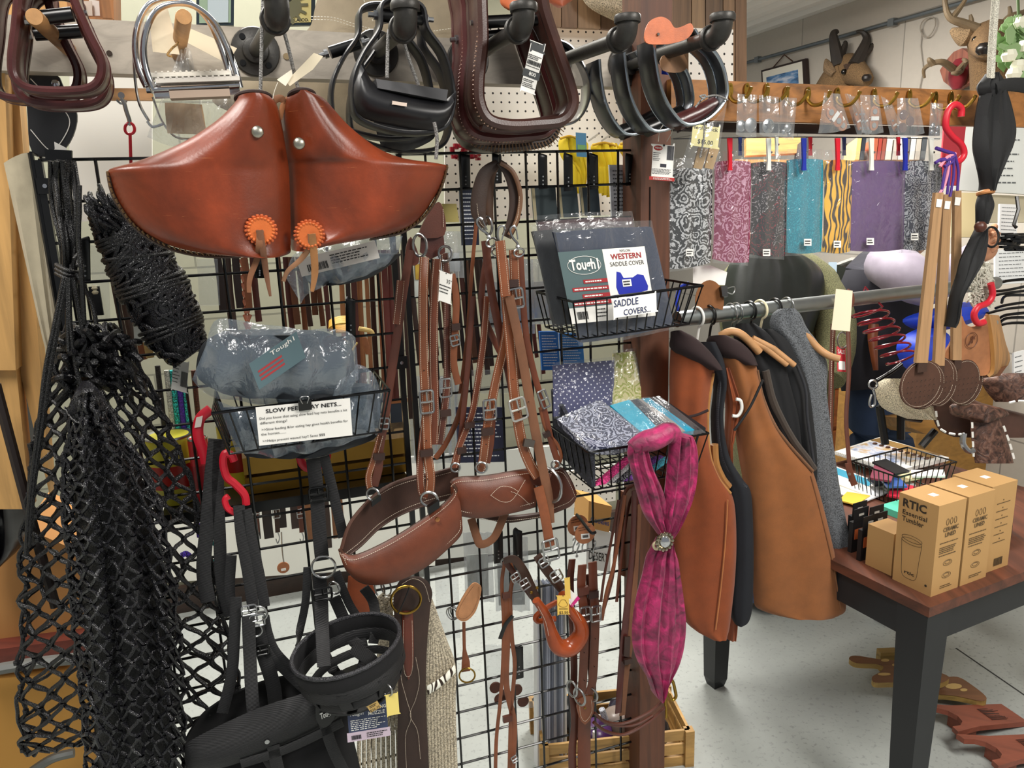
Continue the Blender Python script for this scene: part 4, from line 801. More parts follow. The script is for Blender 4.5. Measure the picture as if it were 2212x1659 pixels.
k = M(); k.disc(G(577, 1602, .235), GN, .005, .003, 14); k.obj('rivet', STL, t)
t = thing('grazing_muzzle', 'black grazing muzzle with an open padded round rim above its blue product card', 'muzzle', G(760, 1530, .2), 'black grazing muzzles')
webs(t, [([(676, 990), (682, 1040), (686, 1090), (690, 1150), (696, 1210)], 30), ([(700, 985), (714, 1040), (728, 1100), (742, 1160)], 22), ([(690, 1240), (694, 1300), (696, 1360, .06), (700, 1440, .12)], 29), ([(664, 1225), (660, 1300), (648, 1360), (640, 1400, .06)], 17), ([(722, 1290), (744, 1340), (760, 1380, .02), (784, 1400, .03)], 25), ([(786, 1270), (806, 1300), (812, 1350, .03), (806, 1390, .04)], 22), ([(726, 1235), (752, 1300), (770, 1330)], 18)], .12)
buckleG(688, 1066, 38, 28, .13, 0, t, .003, BLK); buckleG(697, 1283, 38, 26, .14, 0, t, .0025, BLK); ringG(699, 1225, 25, .13, 10, .0025, t); ringG(722, 1270, 14, .13, 40, .002, t)
c0 = G(752, 1408, .24); RX, RY = pm(c0, 116), pm(c0, 116)*.95; tl = nrm(GA+Z3*.16); up = nrm(np.cross(tl, -GN)); up = up if up[2] > 0 else -up
def ringP(rf, h, n=28): return [c0+tl*RX*rf*math.cos(a)+GN*RY*rf*math.sin(a)-up*h for a in np.arange(n)*2*math.pi/n]
for nm, rf, h, w, mm in (('padded_rim', 1., 0, .034, mat('cloth', '#131315')), ('webbing_band', .98, .030, .030, WEB), ('lower_band', .86, .062, .020, WEB)):
    P = ringP(rf, h); k = M(); k.ribbon(P, w, .005, n=[nrm(q-c0+up*h) for q in P], closed=True); k.obj(nm, mm, t)
P = ringP(1.01, -.017); k = M(); k.tube(P, .0045, 8, closed=True); k.obj('piping', mat('rope', '#2c2c30', s=500), t)
k = M()
for a in np.arange(8)*2*math.pi/8+.3:
    d = tl*RX*math.cos(a)+GN*RY*math.sin(a); k.ribbon(sm([c0+d*.99-up*.025, c0+d*.92-up*.055, c0+d*.78-up*.075, c0+d*.3-up*.086, c0-up*.088], 4), .024, .003, n=[nrm(d+up*.001)]*9+[up]*8)
k.obj('cup_straps', WEB, t); k = M(); k.disc(c0-up*.087, up, RX*.75, .006, 24); k.obj('cup_base', mat('plain', '#141416', .5), t)
k = M(); k.ribbon(sm([c0+tl*RX*.1+GN*RY*.2+up*.02, c0+tl*RX*.35+GN*RY*.1-up*.03, c0+tl*RX*.45-up*.08], 5), .028, .003, n=up+GN); k.obj('inner_strap', WEB, t)
p, o = card((744, 1522), (838, 1508), (751, 1604), .30, mat('plain', '#36405e', .6), 'product_card', 'dark blue grazing muzzle card with a lilac barcode foot', th=.001, r=.004)
k = M(); p.rect(k, 0, .76, 1, 1, .0002, .0005); k.obj('lilac_foot', mat('plain', '#cbb9c9', .7), o, False); k = M(); p.text(k, 'Tough1', .08, .32, .10, .33, bold=.015); p.text(k, 'GRAZING', .52, .22, .09, .42, bold=.02); p.text(k, 'MUZZLE', .52, .36, .09, .38, bold=.02); p.lines(k, .1, .95, [.44, .49, .54, .59, .64, .69], .018); k.obj('lettering', WHT, o, False)
k = M(); p.bars(k, .1, .84, .32, .95); p.lines(k, .45, .95, [.82, .87, .92], .02); k.obj('print', INK, o, False)
p, o = tagP((830, 1500), (862, 1494), (834, 1550), .33, mat('plain', '#efd97a', .7), 'paper_tag', 'plain pale yellow tag on the muzzle ring', th=.0008); ringG(836, 1490, 14, .325, 50, .0018, o)
p, o = tagP((790, 1526), (816, 1512), (800, 1542), .325, mat('plain', '#c9a865', .7), 'price_tag', 'small tan handwritten price tag hanging over the blue muzzle card', hole=False); k = M(); p.text(k, '$26.75', .1, .85, .28, .8); p.lines(k, .2, .8, [.2, .35], .06); k.obj('handwriting', INK, o, False)
# ---------- leather tack on the grid
T1, T2, T3 = mat('leather', '#67341f'), mat('leather', '#784327'), mat('leather', '#552c1f'); SUE = mat('leather', '#6e4831', .8); KEEP = mat('leather', '#33201a')
def st(t, L, w, off=0., m=None, st_=True, nm='strap', th=.0035):
    k = M(); strapG(k, L, w, off, th); o = k.obj(nm, m or T1, t)
    if st_:
        P = np.array(sm(Gs(L, off), 6)); k = M()
        for s in (-1, 1):
            Q = []
            for i in range(len(P)): tt = nrm(P[min(i+1, len(P)-1)]-P[max(i-1, 0)]); Q.append(P[i]+nrm(np.cross(tt, GN))*s*pm(P[i], (w if not hasattr(w, '__len__') else min(w)))*.36+GN*th*.55)
            stitchG(k, None, pts=Q, dash=.0042)
        k.obj('stitching', STI, o)
    return o
def holes(t, L, off, r=.0013):
    for x, y in L: k = M(); k.disc(G(x, y, off), GN, r, .0012, 8); k.obj('hole', mat('plain', '#1d0f09', .9), t)
def keeper(t, x, y, w, h, off, ang=0, m=None): c = G(x, y, off); a = math.radians(ang); ex = GA*math.cos(a)+Z3*math.sin(a); ey = -GA*math.sin(a)+Z3*math.cos(a); k = M(); k.box(c, ex*pm(c, w)/2, GN*.0045, ey*pm(c, h)/2); k.obj('keeper', m or KEEP, t, False)
def bandpatch(t, top, bot, off, bulge, m, th=.008, nm='padded_band', nu=26, edge='#4a2c1e', inset=7):
    k = M(); patch(k, top, bot, off, bulge, th, nu, 8); o = k.obj(nm, m, t)
    for L, s in ((top, 1), (bot, -1)):
        e = M(); P = sm(Gs([(p[0], p[1], (p[2] if len(p) > 2 else 0)) for p in L], off), 6); e.tube(P, .0042, 8); e.obj('rolled_edge', mat('leather', edge), o)
        e = M(); stitchG(e, [(p[0], p[1]+s*inset, (p[2] if len(p) > 2 else 0)+th*.6+bulge*.4) for p in L], off, .0045, .001); e.obj('stitching', STI, o)
    return o
INB = mat('leather', '#3d261c', .75)
# breast collar one
t = thing('breast_collar', 'brown leather breast collar, its wide padded ring tipped down left, with a copper rivet', 'breast collar', G(870, 1250, .2), 'brown leather breast collars')
bandpatch(t, [(738, 1186, .02), (760, 1125, .0), (820, 1062, -.03), (880, 1034, -.05), (940, 1022, -.06), (990, 1008, -.06)], [(742, 1206, .02), (778, 1178, .0), (820, 1138, -.03), (870, 1108, -.05), (930, 1086, -.06), (990, 1070, -.06)], .17, -.006, INB, nm='inner_band')
bandpatch(t, [(734, 1186), (745, 1200), (775, 1200), (840, 1170), (905, 1130), (960, 1090), (984, 1062), (980, 1048)], [(740, 1204), (754, 1234), (790, 1258), (850, 1254), (915, 1224), (970, 1178), (994, 1150), (992, 1122)], .215, .018, T1)
k = M(); c = G(945, 1122, .238); k.lathe(c, GN, [(.0, -.002), (.0055, -.001), (.005, .0015), (.0, .0025)], 16); k.obj('copper_rivet', mat('metal', '#c98a5a', .3), t)
st(t, [(917, 556, .01), (914, 620, .02), (914, 700), (916, 800), (921, 900), (924, 980), (930, 1030), (928, 1062)], 20, .2, T2)
st(t, [(922, 880), (912, 960), (908, 1020), (912, 1064), (924, 1070)], 17, .195, T1)
st(t, [(944, 560, .02), (938, 640), (936, 760), (938, 880), (936, 960)], 19, .17, T1)
st(t, [(960, 548, .02), (966, 620), (966, 720), (966, 820), (958, 900), (950, 960)], 16, .15, T3); st(t, [(976, 592), (985, 640), (984, 700), (980, 780), (990, 830)], 15, .16, T2, False)
st(t, [(886, 540), (870, 640), (856, 740), (842, 830), (832, 900), (820, 970), (818, 1010), (808, 1050)], 18, .16, T3, False); st(t, [(822, 940), (808, 990), (796, 1030), (800, 1058)], 14, .16, T2)
st(t, [(866, 606), (862, 650), (856, 700)], 18, .17, T1)
st(t, [(1006, 830), (990, 900), (962, 960), (940, 990)], 12, .12, T2, False); st(t, [(1030, 470), (1018, 600), (1010, 720), (994, 850)], 8, .1, T2, False)
buckleG(922, 868, 29, 50, .207, 0, t, .0024); buckleG(962, 838, 26, 40, .17, 0, t, .002); buckleG(830, 915, 20, 24, .17, -10, t, .002); buckleG(983, 735, 19, 22, .17, 10, t, .002); keeper(t, 921, 978, 28, 15, .207); keeper(t, 984, 706, 19, 14, .165); keeper(t, 819, 986, 24, 14, .168, -8); keeper(t, 962, 892, 24, 14, .16)
holes(t, [(921, 952), (916, 800), (924, 1035), (967, 690), (967, 770)], .204)
ringG(927, 1078, 18, .215, 20, .0028, t, sq=.9); ringG(806, 1068, 14, .17, 30, .0026, t); k = M(); k.box(G(936, 1094, .225), GA*.012+Z3*.006, GN*.006, Z3*.008); k.obj('edge_guard', BLK, t); k = M(); k.box(G(812, 1080, .178), GA*.010+Z3*.006, GN*.006, Z3*.006); k.obj('edge_guard', BLK, t)
k = M(); k.slab(sm(Gs([(948, 436), (960, 462), (960, 508), (912, 514), (906, 502), (926, 462)], .16), 3, True), -GN*.008); o = k.obj('leather_shield', T3, t); k = M(); k.slab(Gs([(910, 512), (958, 508), (962, 545), (930, 560), (908, 545)], .15), -GN*.006); k.obj('back_flap', mat('leather', '#4a221a'), t)
e = M(); stitchG(e, [(957, 452), (958, 490)], .163); e.obj('stitching', STI, o); ringG(907, 530, 20, .17, 55, .0028, t, sq=1.2); ringG(962, 548, 16, .17, 40, .0028, t)
k = M(); k.slab(sm(Gs([(888, 512), (906, 560), (892, 574), (876, 548)], .15), 3, True), -GN*.006); k.obj('side_flap', mat('leather', '#5a2c20'), t)
p, o = tagP((948, 580), (980, 592), (944, 650), .215, PAP, 'price_tag', 'white paper tag with handwriting between the brown breast collar straps'); k = M(); p.text(k, '35"', .55, .35, .12, .35); p.lines(k, .1, .9, [.45, .55, .65], .03); k.obj('handwriting', INK, o, False)
k = M(); k.slab(Gs([(894, 566), (910, 562), (908, 640), (896, 642)], .13), -GN*.002); o = one(k, 'tag_board', mat('plain', '#dfe6df', .6), 'pale green edged card with a small yellow block behind the breast collar straps', 'card', smooth=False); k = M(); k.slab(Gs([(897, 572), (908, 570), (906, 604), (898, 604)], .133), -GN*.002); k.obj('yellow_block', mat('plain', '#c7a23a'), o, False)
# breast collar two
t = thing('breast_collar', 'brown leather breast collar hanging level with a stitched lens pattern and a large steel ring', 'breast collar', G(1080, 1120, .15), 'brown leather breast collars')
bandpatch(t, [(1190, 1014, -.04), (1214, 1014, -.02), (1232, 1040, .0), (1243, 1068, .01)], [(1180, 1112, -.04), (1200, 1104, -.02), (1228, 1092, .0), (1240, 1080, .01)], .15, .01, T3, nm='side_band', nu=14)
bandpatch(t, [(1010, 1110, -.04), (1080, 1118, -.04), (1150, 1112, -.04), (1190, 1104, -.04)], [(1040, 1112, -.05), (1090, 1126, -.05), (1150, 1118, -.05), (1184, 1112, -.05)], .14, .004, INB, nm='lower_band', nu=14)
o = bandpatch(t, [(974, 1044), (990, 1034), (1050, 1030), (1110, 1020), (1150, 1014)], [(982, 1096), (1000, 1112), (1050, 1115), (1110, 1104), (1156, 1092)], .17, .02, T1)
e = M(); stitchG(e, [(1060, 1070), (1080, 1052), (1102, 1052), (1120, 1062)], .196); stitchG(e, [(1060, 1070), (1085, 1084), (1108, 1078), (1136, 1034)], .196); stitchG(e, [(1104, 1062), (1122, 1070), (1146, 1092)], .193); e.obj('lens_stitching', STI, o)
ringG(1185, 1048, 36, .2, 62, .0038, t, sq=1.05); st(t, [(1146, 1030), (1168, 1034), (1184, 1040)], 34, .18, T3, False)
st(t, [(1086, 560), (1094, 650), (1104, 760), (1112, 860), (1126, 950), (1144, 1000), (1162, 1030)], 23, .2, T2)
st(t, [(1100, 640), (1122, 740), (1140, 840), (1156, 930), (1172, 1010), (1184, 1070), (1188, 1130)], 21, .21, SUE, False)
st(t, [(1048, 520), (1060, 620), (1080, 720), (1098, 800), (1110, 860)], 18, .17, T3, False); st(t, [(1056, 530), (1040, 640), (1052, 700), (1090, 780)], 14, .14, T3, False)
st(t, [(1124, 548), (1128, 620), (1136, 720), (1152, 800), (1174, 880), (1190, 950), (1206, 1000)], 14, .16, T1, False); st(t, [(1166, 880), (1180, 930), (1204, 960), (1212, 990), (1200, 1010)], 7, .16, T2, False)
st(t, [(1100, 640), (1092, 730), (1072, 820), (1060, 880), (1050, 940), (1044, 990), (1036, 1020)], 20, .18, T2); st(t, [(1064, 900), (1060, 960), (1052, 1000)], 14, .17, T1, False); st(t, [(1052, 640), (1044, 740), (1030, 840), (1018, 900), (994, 960), (980, 1010)], 15, .15, T1)
st(t, [(1022, 640), (1014, 740), (1008, 820), (1002, 880), (996, 940), (986, 1010)], 12, .14, T3, False)
st(t, [(1163, 1052), (1172, 1090), (1180, 1130), (1188, 1180)], 22, .22, T2, False); st(t, [(1090, 1110), (1068, 1160), (1040, 1176), (1030, 1160), (1018, 1120)], 18, .13, SUE, False)
st(t, [(1080, 520), (1086, 580), (1092, 640)], 22, .215, T2); st(t, [(1110, 540), (1112, 600), (1116, 660)], 22, .19, T2)
buckleG(1120, 884, 35, 48, .215, 12, t, .0026, mat('metal', '#e4e2dc', .35)); buckleG(1058, 885, 28, 44, .19, 0, t, .0024); buckleG(1175, 862, 18, 40, .17, 20, t, .0022); buckleG(1190, 1188, 34, 48, .225, 8, t, .0026); buckleG(1115, 644, 32, 42, .205, 6, t, .0028)
keeper(t, 1142, 957, 24, 16, .212, -15, mat('metal', '#77706a', .5)); keeper(t, 1053, 932, 26, 16, .19); keeper(t, 1108, 612, 24, 16, .205); keeper(t, 1014, 918, 22, 12, .16); keeper(t, 1181, 938, 16, 12, .17, 20); keeper(t, 997, 972, 20, 14, .15)
holes(t, [(1108, 820), (1120, 890), (1142, 868), (1174, 1110), (1190, 1190), (1100, 700), (1050, 960)], .214); ringG(1040, 1010, 12, .19, 20, .0024, t); ringG(1200, 1004, 9, .18, 20, .002, t); ringG(984, 1010, 10, .17, 20, .0022, t)
for x, y, a in ((1050, 500, 25), (1080, 520, -18), (1116, 520, 10)):       # snaps
    k = M(); c = G(x, y, .2); ex = GA*math.cos(math.radians(a))+Z3*math.sin(math.radians(a)); ey = nrm(np.cross(GN, ex)); ey = ey if ey[2] > 0 else -ey
    k.tube(sm([c+ey*.024+ex*.004, c+ey*.03, c+ey*.024-ex*.009, c+ey*.008-ex*.007, c-ey*.004, c-ey*.012], 5), .0026, 7); k.tube([c+ey*.022+ex*.004, c+ey*.002+ex*.003], .0016, 6); k.ball(c-ey*.012, .0048, 8); k.tube([c-ey*.016+ex*.011*math.cos(q)-ey*.008*(1+math.sin(q)) for q in np.arange(14)*2*math.pi/14], .0022, 6, closed=True); k.obj('snap', STL, t)
# dark wither strap on its hook
t = thing('wither_strap', 'dark oiled leather strap looped over a hook above the brown breast collars', 'strap', G(1072, 510, .12), None)
for L, w, o_, c in (([(1076, 352), (1048, 376), (1036, 420), (1034, 460), (1046, 490)], [16, 30, 36, 34, 14], .14, '#3a271d'), ([(1076, 352), (1060, 385), (1056, 440), (1060, 486)], [12, 18, 20, 12], .11, '#543825'), ([(1078, 350), (1100, 376), (1112, 420), (1110, 470), (1094, 512)], [14, 24, 26, 28, 22], .15, '#35231a'), ([(1080, 352), (1108, 372), (1124, 420), (1118, 470), (1100, 508)], [9, 10, 10, 10, 10], .16, '#6b4930')):
    k = M(); strapG(k, L, w, o_, .005); o = k.obj('padded_strap', mat('leather', c, .5), t)
e = M(); stitchG(e, [(1030, 440), (1036, 478), (1050, 494)], .146); stitchG(e, [(1100, 505), (1118, 468), (1122, 424)], .166); e.obj('stitching', STI, t); ringG(1054, 488, 12, .14, 60, .0028, t, sq=1.6)
k = M(); tubeG(k, [(1080, 333), (1080, 350), (1086, 360), (1094, 352)], 5, .12); one(k, 'grid_hook', BLK, 'small black wire hook at the grid top holding the dark wither strap', 'hook')
# grazed hanging pieces below: dark breast strap and cord girths
t = thing('dark_breast_strap', 'dark brown leather breast strap with a brass ring and figure eight stitching', 'strap', G(890, 1690, .14)); k = M()
k.rows([(1246, 878, 908), (1256, 862, 924), (1280, 852, 934), (1310, 850, 930), (1400, 858, 922), (1500, 860, 920), (1600, 858, 924), (1720, 860, 930)], .13, th=.006, K=10, back=.5); k.obj('leather', mat('leather', '#36241d', .6), t)
k = M(); k.rows([(1320, 868, 892), (1400, 870, 894), (1440, 872, 892), (1466, 880, 884)], .138, th=.004, K=8); o = k.obj('red_brown_tab', mat('leather', '#5e2a1c', .4), t); e = M(); stitchG(e, [(872, 1340), (872, 1440), (881, 1462), (891, 1440), (890, 1340)], .146); e.obj('stitching', STI, o)
ringG(877, 1296, 32, .15, 8, .0030, t, BRS, name='brass_ring'); e = M(); P1 = [(868, 1400), (866, 1460), (878, 1510), (888, 1550), (876, 1590), (878, 1660)]; stitchG(e, P1, .14); stitchG(e, [(898, 1420), (906, 1470), (898, 1510), (886, 1545), (902, 1580), (908, 1640)], .14); stitchG(e, [(868, 1262), (892, 1250), (916, 1262), (928, 1300)], .14); e.obj('stitching', STI, t)
tk = M(); tubeG(tk, [(884, 1270), (872, 1300), (860, 1326)], 3, .155); tk.obj('black_thread', INK, t)
GIR = mat('rope', '#cfc3ab', .9, s=260)
t = thing('cord_girth', 'cream corded horse girth with a black and white woven band, right of the dark strap', 'girth', G(950, 1690, .1), 'cream corded girths')
for i in range(9):
    f = i/8; k = M(); tubeG(k, [(926+4*f, 1290+6*f), (926+34*f, 1380), (922+58*f, 1440), (924+56*f, 1520), (926+56*f, 1600), (928+58*f, 1700)], 9, .10, seg=7); k.obj('cord', GIR, t)
k = M(); patch(k, [(922, 1482), (950, 1465), (982, 1436)], [(924, 1500), (952, 1482), (984, 1452)], .118, .004, .003, 14, 5); k.obj('woven_band', mat('swirl', '#e9e2d2'), t)
t = thing('cord_girth', 'cream corded horse girth hanging left of the dark strap, frayed at its top', 'girth', G(820, 1690, .08), 'cream corded girths')
for i in range(10):
    f = i/9; k = M(); tubeG(k, [(818+24*f, 1290+3*f), (822+26*f, 1360), (812+48*f, 1470), (786+80*f, 1560), (776+94*f, 1600), (776+96*f, 1700)], 9, .07, seg=7); k.obj('cord', GIR, t)
k = M(); rg = random.Random(3)
for i in range(60): x, y = rg.uniform(815, 850), rg.uniform(1284, 1330); tubeG(k, [(x, y), (x+rg.uniform(-8, 8), y+rg.uniform(-8, 8), .01), (x+rg.uniform(-10, 10), y+rg.uniform(-4, 12), .01)], 3, .085, 3, 4)
k.obj('frayed_top', GIR, t); ringG(820, 1272, 14, .08, 50, .002, t, sq=1.4); ringG(834, 1268, 14, .08, 50, .002, t, sq=1.4)
k = M(); k.rows([(1244, 752, 800), (1290, 750, 812), (1330, 758, 806), (1380, 770, 800)], .03, th=.006); one(k, 'leather_flap', mat('leather', '#a4522e', .5), 'orange leather flap behind the muzzle straps and cream girth', 'leather piece')
# heart shaped slobber strap, ring strap
t = thing('leather_key_strap', 'light tan leather leaf with a thin strap and brass ring on the grid', 'strap', G(1008, 1475, .03)); k = M(); k.slab(sm(Gs([(1034, 1262), (1040, 1275), (1028, 1320), (1006, 1342), (988, 1336), (986, 1320), (1000, 1290), (1020, 1262)], .03), 4, True), -GN*.004); o = k.obj('leaf', mat('leather', '#c98f62', .6), t)
e = M(); stitchG(e, [(1034, 1268), (1034, 1290), (1022, 1320), (1004, 1336), (990, 1332), (992, 1316), (1006, 1290), (1024, 1264)], .033); e.obj('stitching', mat('plain', '#6d4227'), o); st(t, [(1002, 1344), (1003, 1400), (1006, 1430), (1006, 1450)], [7, 7, 18, 20], .03, T2, False); ringG(1009, 1459, 17, .04, 15, .0022, t, BRS, name='brass_ring')
for i in range(3): ringG(984-i*4, 1322+i*2, 14, .01, 50, .0015, t)
# reins hanging long
t = thing('leather_reins', 'pair of thin brown leather reins doubled through a keeper, hanging to the photo bottom', 'reins', G(1095, 1690, .08)); 
for L, w in (([(1092, 1208), (1084, 1260), (1088, 1340), (1086, 1440), (1080, 1520), (1072, 1600), (1070, 1690)], 8), ([(1098, 1208), (1108, 1240), (1102, 1290), (1106, 1380), (1112, 1440), (1104, 1540), (1100, 1690)], 9), ([(1094, 1290), (1096, 1380), (1094, 1480), (1110, 1560), (1108, 1640), (1106, 1690)], 13)): st(t, L, w, .06, T2, False)
keeper(t, 1093, 1286, 16, 12, .066, 0, T3); keeper(t, 1096, 1552, 20, 14, .066, 0, T3); ringG(1092, 1216, 10, .06, 40, .002, t); k = M(); strapG(k, [(1080, 1380), (1092, 1350), (1108, 1330)], 9, .07, .002); k.obj('cord_wrap', BLK, t); buckleG(1112, 1640, 12, 16, .07, 20, t, .0016)
# small hobble group with orange spur straps
t = thing('buckled_strap_set', 'pair of dark brown buckled straps with glossy orange leather stirrup loop at the grid centre', 'strap', G(1210, 1400, .15))
st(t, [(1088, 1212), (1110, 1208), (1130, 1232), (1146, 1268), (1160, 1300)], [14, 18, 20, 22, 20], .10, DKB, False); st(t, [(1160, 1200), (1176, 1224), (1196, 1250), (1214, 1274)], [18, 22, 22, 18], .13, DKB, False); st(t, [(1090, 1212), (1120, 1250), (1150, 1290)], 13, .08, T3, False)
buckleG(1134, 1262, 20, 24, .115, 25, t, .0018); buckleG(1114, 1248, 18, 20, .1, 25, t, .0016); buckleG(1202, 1244, 24, 26, .145, 25, t, .0022); buckleG(1176, 1214, 22, 22, .135, 25, t, .002)
k = M(); OR2 = mat('leather', '#8f3f1c', .2); P = sm(Gs([(1158, 1296), (1180, 1330), (1192, 1370), (1206, 1396), (1232, 1398), (1254, 1372), (1252, 1344), (1232, 1318), (1214, 1282)], .15), 6); n_ = len(P); k.tube(P, [pm(p, 18+22*math.sin(math.pi*i/(n_-1))**2)/2 for i, p in enumerate(P)], 12); k.obj('stirrup_loop', OR2, t)
e = M(); stitchG(e, [(1162, 1310), (1178, 1342), (1186, 1376)], .165); stitchG(e, [(1222, 1288), (1240, 1312), (1256, 1342)], .165); e.obj('stitching', STI, t); k = M(); P = sm(Gs([(1204, 1300), (1176, 1316), (1158, 1332), (1164, 1342), (1200, 1336)], .12), 5); k.tube(P, .007, 8); k.obj('back_loop', OR2, t)
for x, y in ((1156, 1294), (1148, 1280), (1160, 1270), (1206, 1266)): k = M(); k.lathe(G(x, y, .128), GN, [(0, 0), (.004, 0), (.003, .002), (0, .003)], 10); k.obj('brass_rivet', BRS, t)
p, t2 = tagP((1201, 1284), (1231, 1284), (1202, 1330), .19, mat('plain', '#e3bb55', .7), 'paper_tag', 'golden yellow tag with a drawn saddle and price on the orange leather loop'); k = M(); q = [p.pt(.5+.3*math.cos(a)*(1+.2*math.sin(3*a)), .42+.18*math.sin(a), .0006) for a in np.arange(24)*2*math.pi/24]; k.tube(q, .0004, 4, closed=True); k.obj('drawing', mat('plain', '#6b4a1c'), t2, False); k = M(); p.text(k, '$2.50', .2, .9, .12, .65); p.lines(k, .2, .85, [.66], .03); k.obj('handwriting', INK, t2, False)
p, t2 = tagP((1218, 1248), (1232, 1246), (1220, 1296), .17, mat('plain', '#e6c25e', .7), 'paper_tag', 'second golden yellow tag tucked behind the tag with the drawn saddle'); k = M(); k.slab(Gs([(1228, 1270), (1252, 1292), (1234, 1310), (1224, 1296)], .16), -GN*.0008); o = one(k, 'paper_tag', PAP, 'white paper tag with a pink edge behind the yellow tags', 'tag', smooth=False); k = M(); k.slab(Gs([(1248, 1288), (1253, 1293), (1236, 1312), (1232, 1308)], .162), -GN*.0008); k.obj('pink_edge', mat('plain', '#c8277a'), o, False)
# round leather tags and headstall bundle
RT = mat('leather', '#a86c46', .6); ts = []
for x, y, r, o_, lab in ((1248, 1135, 24, .10, 'round tan leather tag on the wire hook, behind the one with its price upright'), (1264, 1152, 24, .13, 'round tan leather tag in front, its white price sticker upright')):
    k = M(); c = G(x, y, o_); k.disc(c, GN, pm(c, r), .003, 26); o = one(k, 'round_leather_tag', RT, lab, 'tag', 'round leather tags'); s = M(); s.slab(Gs([(x-9, y+2), (x+9, y), (x+10, y+11), (x-8, y+13)], o_+.003), -GN*.0008); s.obj('price_sticker', WHT, o, False)
    s = M(); p = Pan(G(x-10, y+2, o_+.0034), G(x+10, y, o_+.0034), G(x-9, y+14, o_+.0034)); p.bars(s, .2, .2, .8, .7); s.obj('print', INK, o, False); s = M(); p = Pan(G(x-15, y-12, o_+.002), G(x+12, y-18, o_+.002), G(x-14, y-2, o_+.002)); p.lines(s, 0, 1, [.1, .6], .12); s.obj('engraving', mat('plain', '#4f2c18'), o, False)
k = M(); tubeG(k, [(1246, 1112, .10), (1256, 1124, .14), (1276, 1150, .2), (1286, 1150, .2)], 7, 0); one(k, 'grid_hook', BLK, 'black peg hook pushed through the round leather tags', 'hook')
t = thing('headstall', 'brown leather headstall bundle with two side by side buckles and silver snaps, nearest the post', 'headstall', G(1262, 1690, .1))
for x, y in ((1238, 1178), (1258, 1176), (1270, 1172), (1282, 1184), (1246, 1188)):
    k = M(); c = G(x, y, .12); k.tube(sm([c+Z3*.012, c+Z3*.018+GA*.004, c+Z3*.010+GA*.006, c-Z3*.004, c-Z3*.016], 4), .0018, 6); k.ball(c-Z3*.016, .0035, 8); k.obj('snap', STL, t)
for L, w, o_, mm in (([(1236, 1208), (1232, 1260), (1236, 1340), (1240, 1440), (1238, 1500)], 16, .09, T3), ([(1258, 1220), (1256, 1270), (1262, 1330), (1262, 1400), (1258, 1480), (1252, 1510)], 20, .12, T1), ([(1280, 1214), (1282, 1270), (1286, 1330), (1284, 1400), (1280, 1470), (1272, 1500)], 20, .12, T1), ([(1272, 1240), (1274, 1340), (1276, 1440), (1280, 1490)], 14, .10, T3),
                 ([(1238, 1500), (1242, 1560), (1236, 1620), (1238, 1690)], 18, .09, T3), ([(1264, 1512), (1262, 1580), (1262, 1690)], 30, .10, T1)): st(t, L, w, o_, mm, False)
buckleG(1264, 1328, 22, 36, .13, 0, t, .0024); buckleG(1288, 1326, 22, 36, .13, 0, t, .0024); keeper(t, 1260, 1276, 24, 18, .125, 0, T3); keeper(t, 1281, 1284, 24, 16, .125); ringG(1252, 1505, 17, .13, 70, .003, t, sq=1.1); ringG(1278, 1500, 15, .12, 60, .003, t); ringG(1236, 1488, 15, .11, 70, .003, t, sq=1.2)
k = M(); k.slab(sm(Gs([(1248, 1512), (1280, 1504), (1282, 1540), (1264, 1566), (1250, 1545)], .125), 2, True), -GN*.004); o = k.obj('pointed_tab', T2, t); e = M(); stitchG(e, [(1252, 1514), (1254, 1544), (1264, 1558), (1278, 1538), (1277, 1510)], .127); e.obj('stitching', STI, o); k = M(); k.lathe(G(1264, 1530, .127), GN, [(0, 0), (.003, 0), (0, .002)], 10); k.obj('rivet', BRS, o); holes(t, [(1262, 1410), (1284, 1440), (1262, 1470), (1262, 1376), (1286, 1380)], .124)
t = thing('leather_reins', 'long thin brown reins drooping in two curves towards the post and its brass snap', 'reins', G(1370, 1590, .1))
for L, w in (([(1284, 1540), (1310, 1560), (1350, 1562), (1400, 1540), (1430, 1515)], 7), ([(1282, 1560), (1310, 1580), (1350, 1586), (1400, 1560), (1436, 1528)], 7), ([(1290, 1548), (1320, 1566), (1370, 1566), (1410, 1545)], 6)): k = M(); tubeG(k, L, w, .12); k.obj('rein', T3, t)
t = thing('hanging_reins', 'dark brown flat leather reins hanging straight beside the post, ending in cut tips', 'reins', G(1345, 1560, .06))
for L, w, mm in (([(1372, 1060), (1368, 1180), (1356, 1300), (1344, 1420), (1336, 1540)], 16, BUR), ([(1380, 1090), (1372, 1240), (1362, 1380), (1352, 1460), (1344, 1545)], 14, SUE), ([(1350, 1070), (1340, 1140), (1326, 1220), (1310, 1280), (1300, 1340)], 8, T2), ([(1336, 1080), (1322, 1160), (1306, 1240), (1298, 1300)], 6, T3)): st(t, L, w, .05, mm, False)
k = M(); k.slab(Gs([(1350, 1376), (1362, 1376), (1360, 1420), (1348, 1418)], .06), -GN*.005); o = k.obj('stitched_tab', KEEP, t, False); keeper(t, 1356, 1428, 18, 12, .06)
t = thing('brass_snap', 'solid brass bolt snap hanging at the post below the magenta scarf tip', 'snap', G(1445, 1530, .12)); k = M(); tubeG(k, [(1438, 1524), (1438, 1500), (1442, 1476), (1452, 1470), (1458, 1490), (1460, 1505), (1452, 1512), (1446, 1500)], 7, .14); tubeG(k, [(1446, 1466), (1450, 1462), (1452, 1470), (1446, 1474)], 5, .14, closed=True); tubeG(k, [(1439, 1524), (1440, 1550)], 5, .14); k.ball(G(1440, 1482, .14), .006, 8); k.obj('brass', BRS, t)
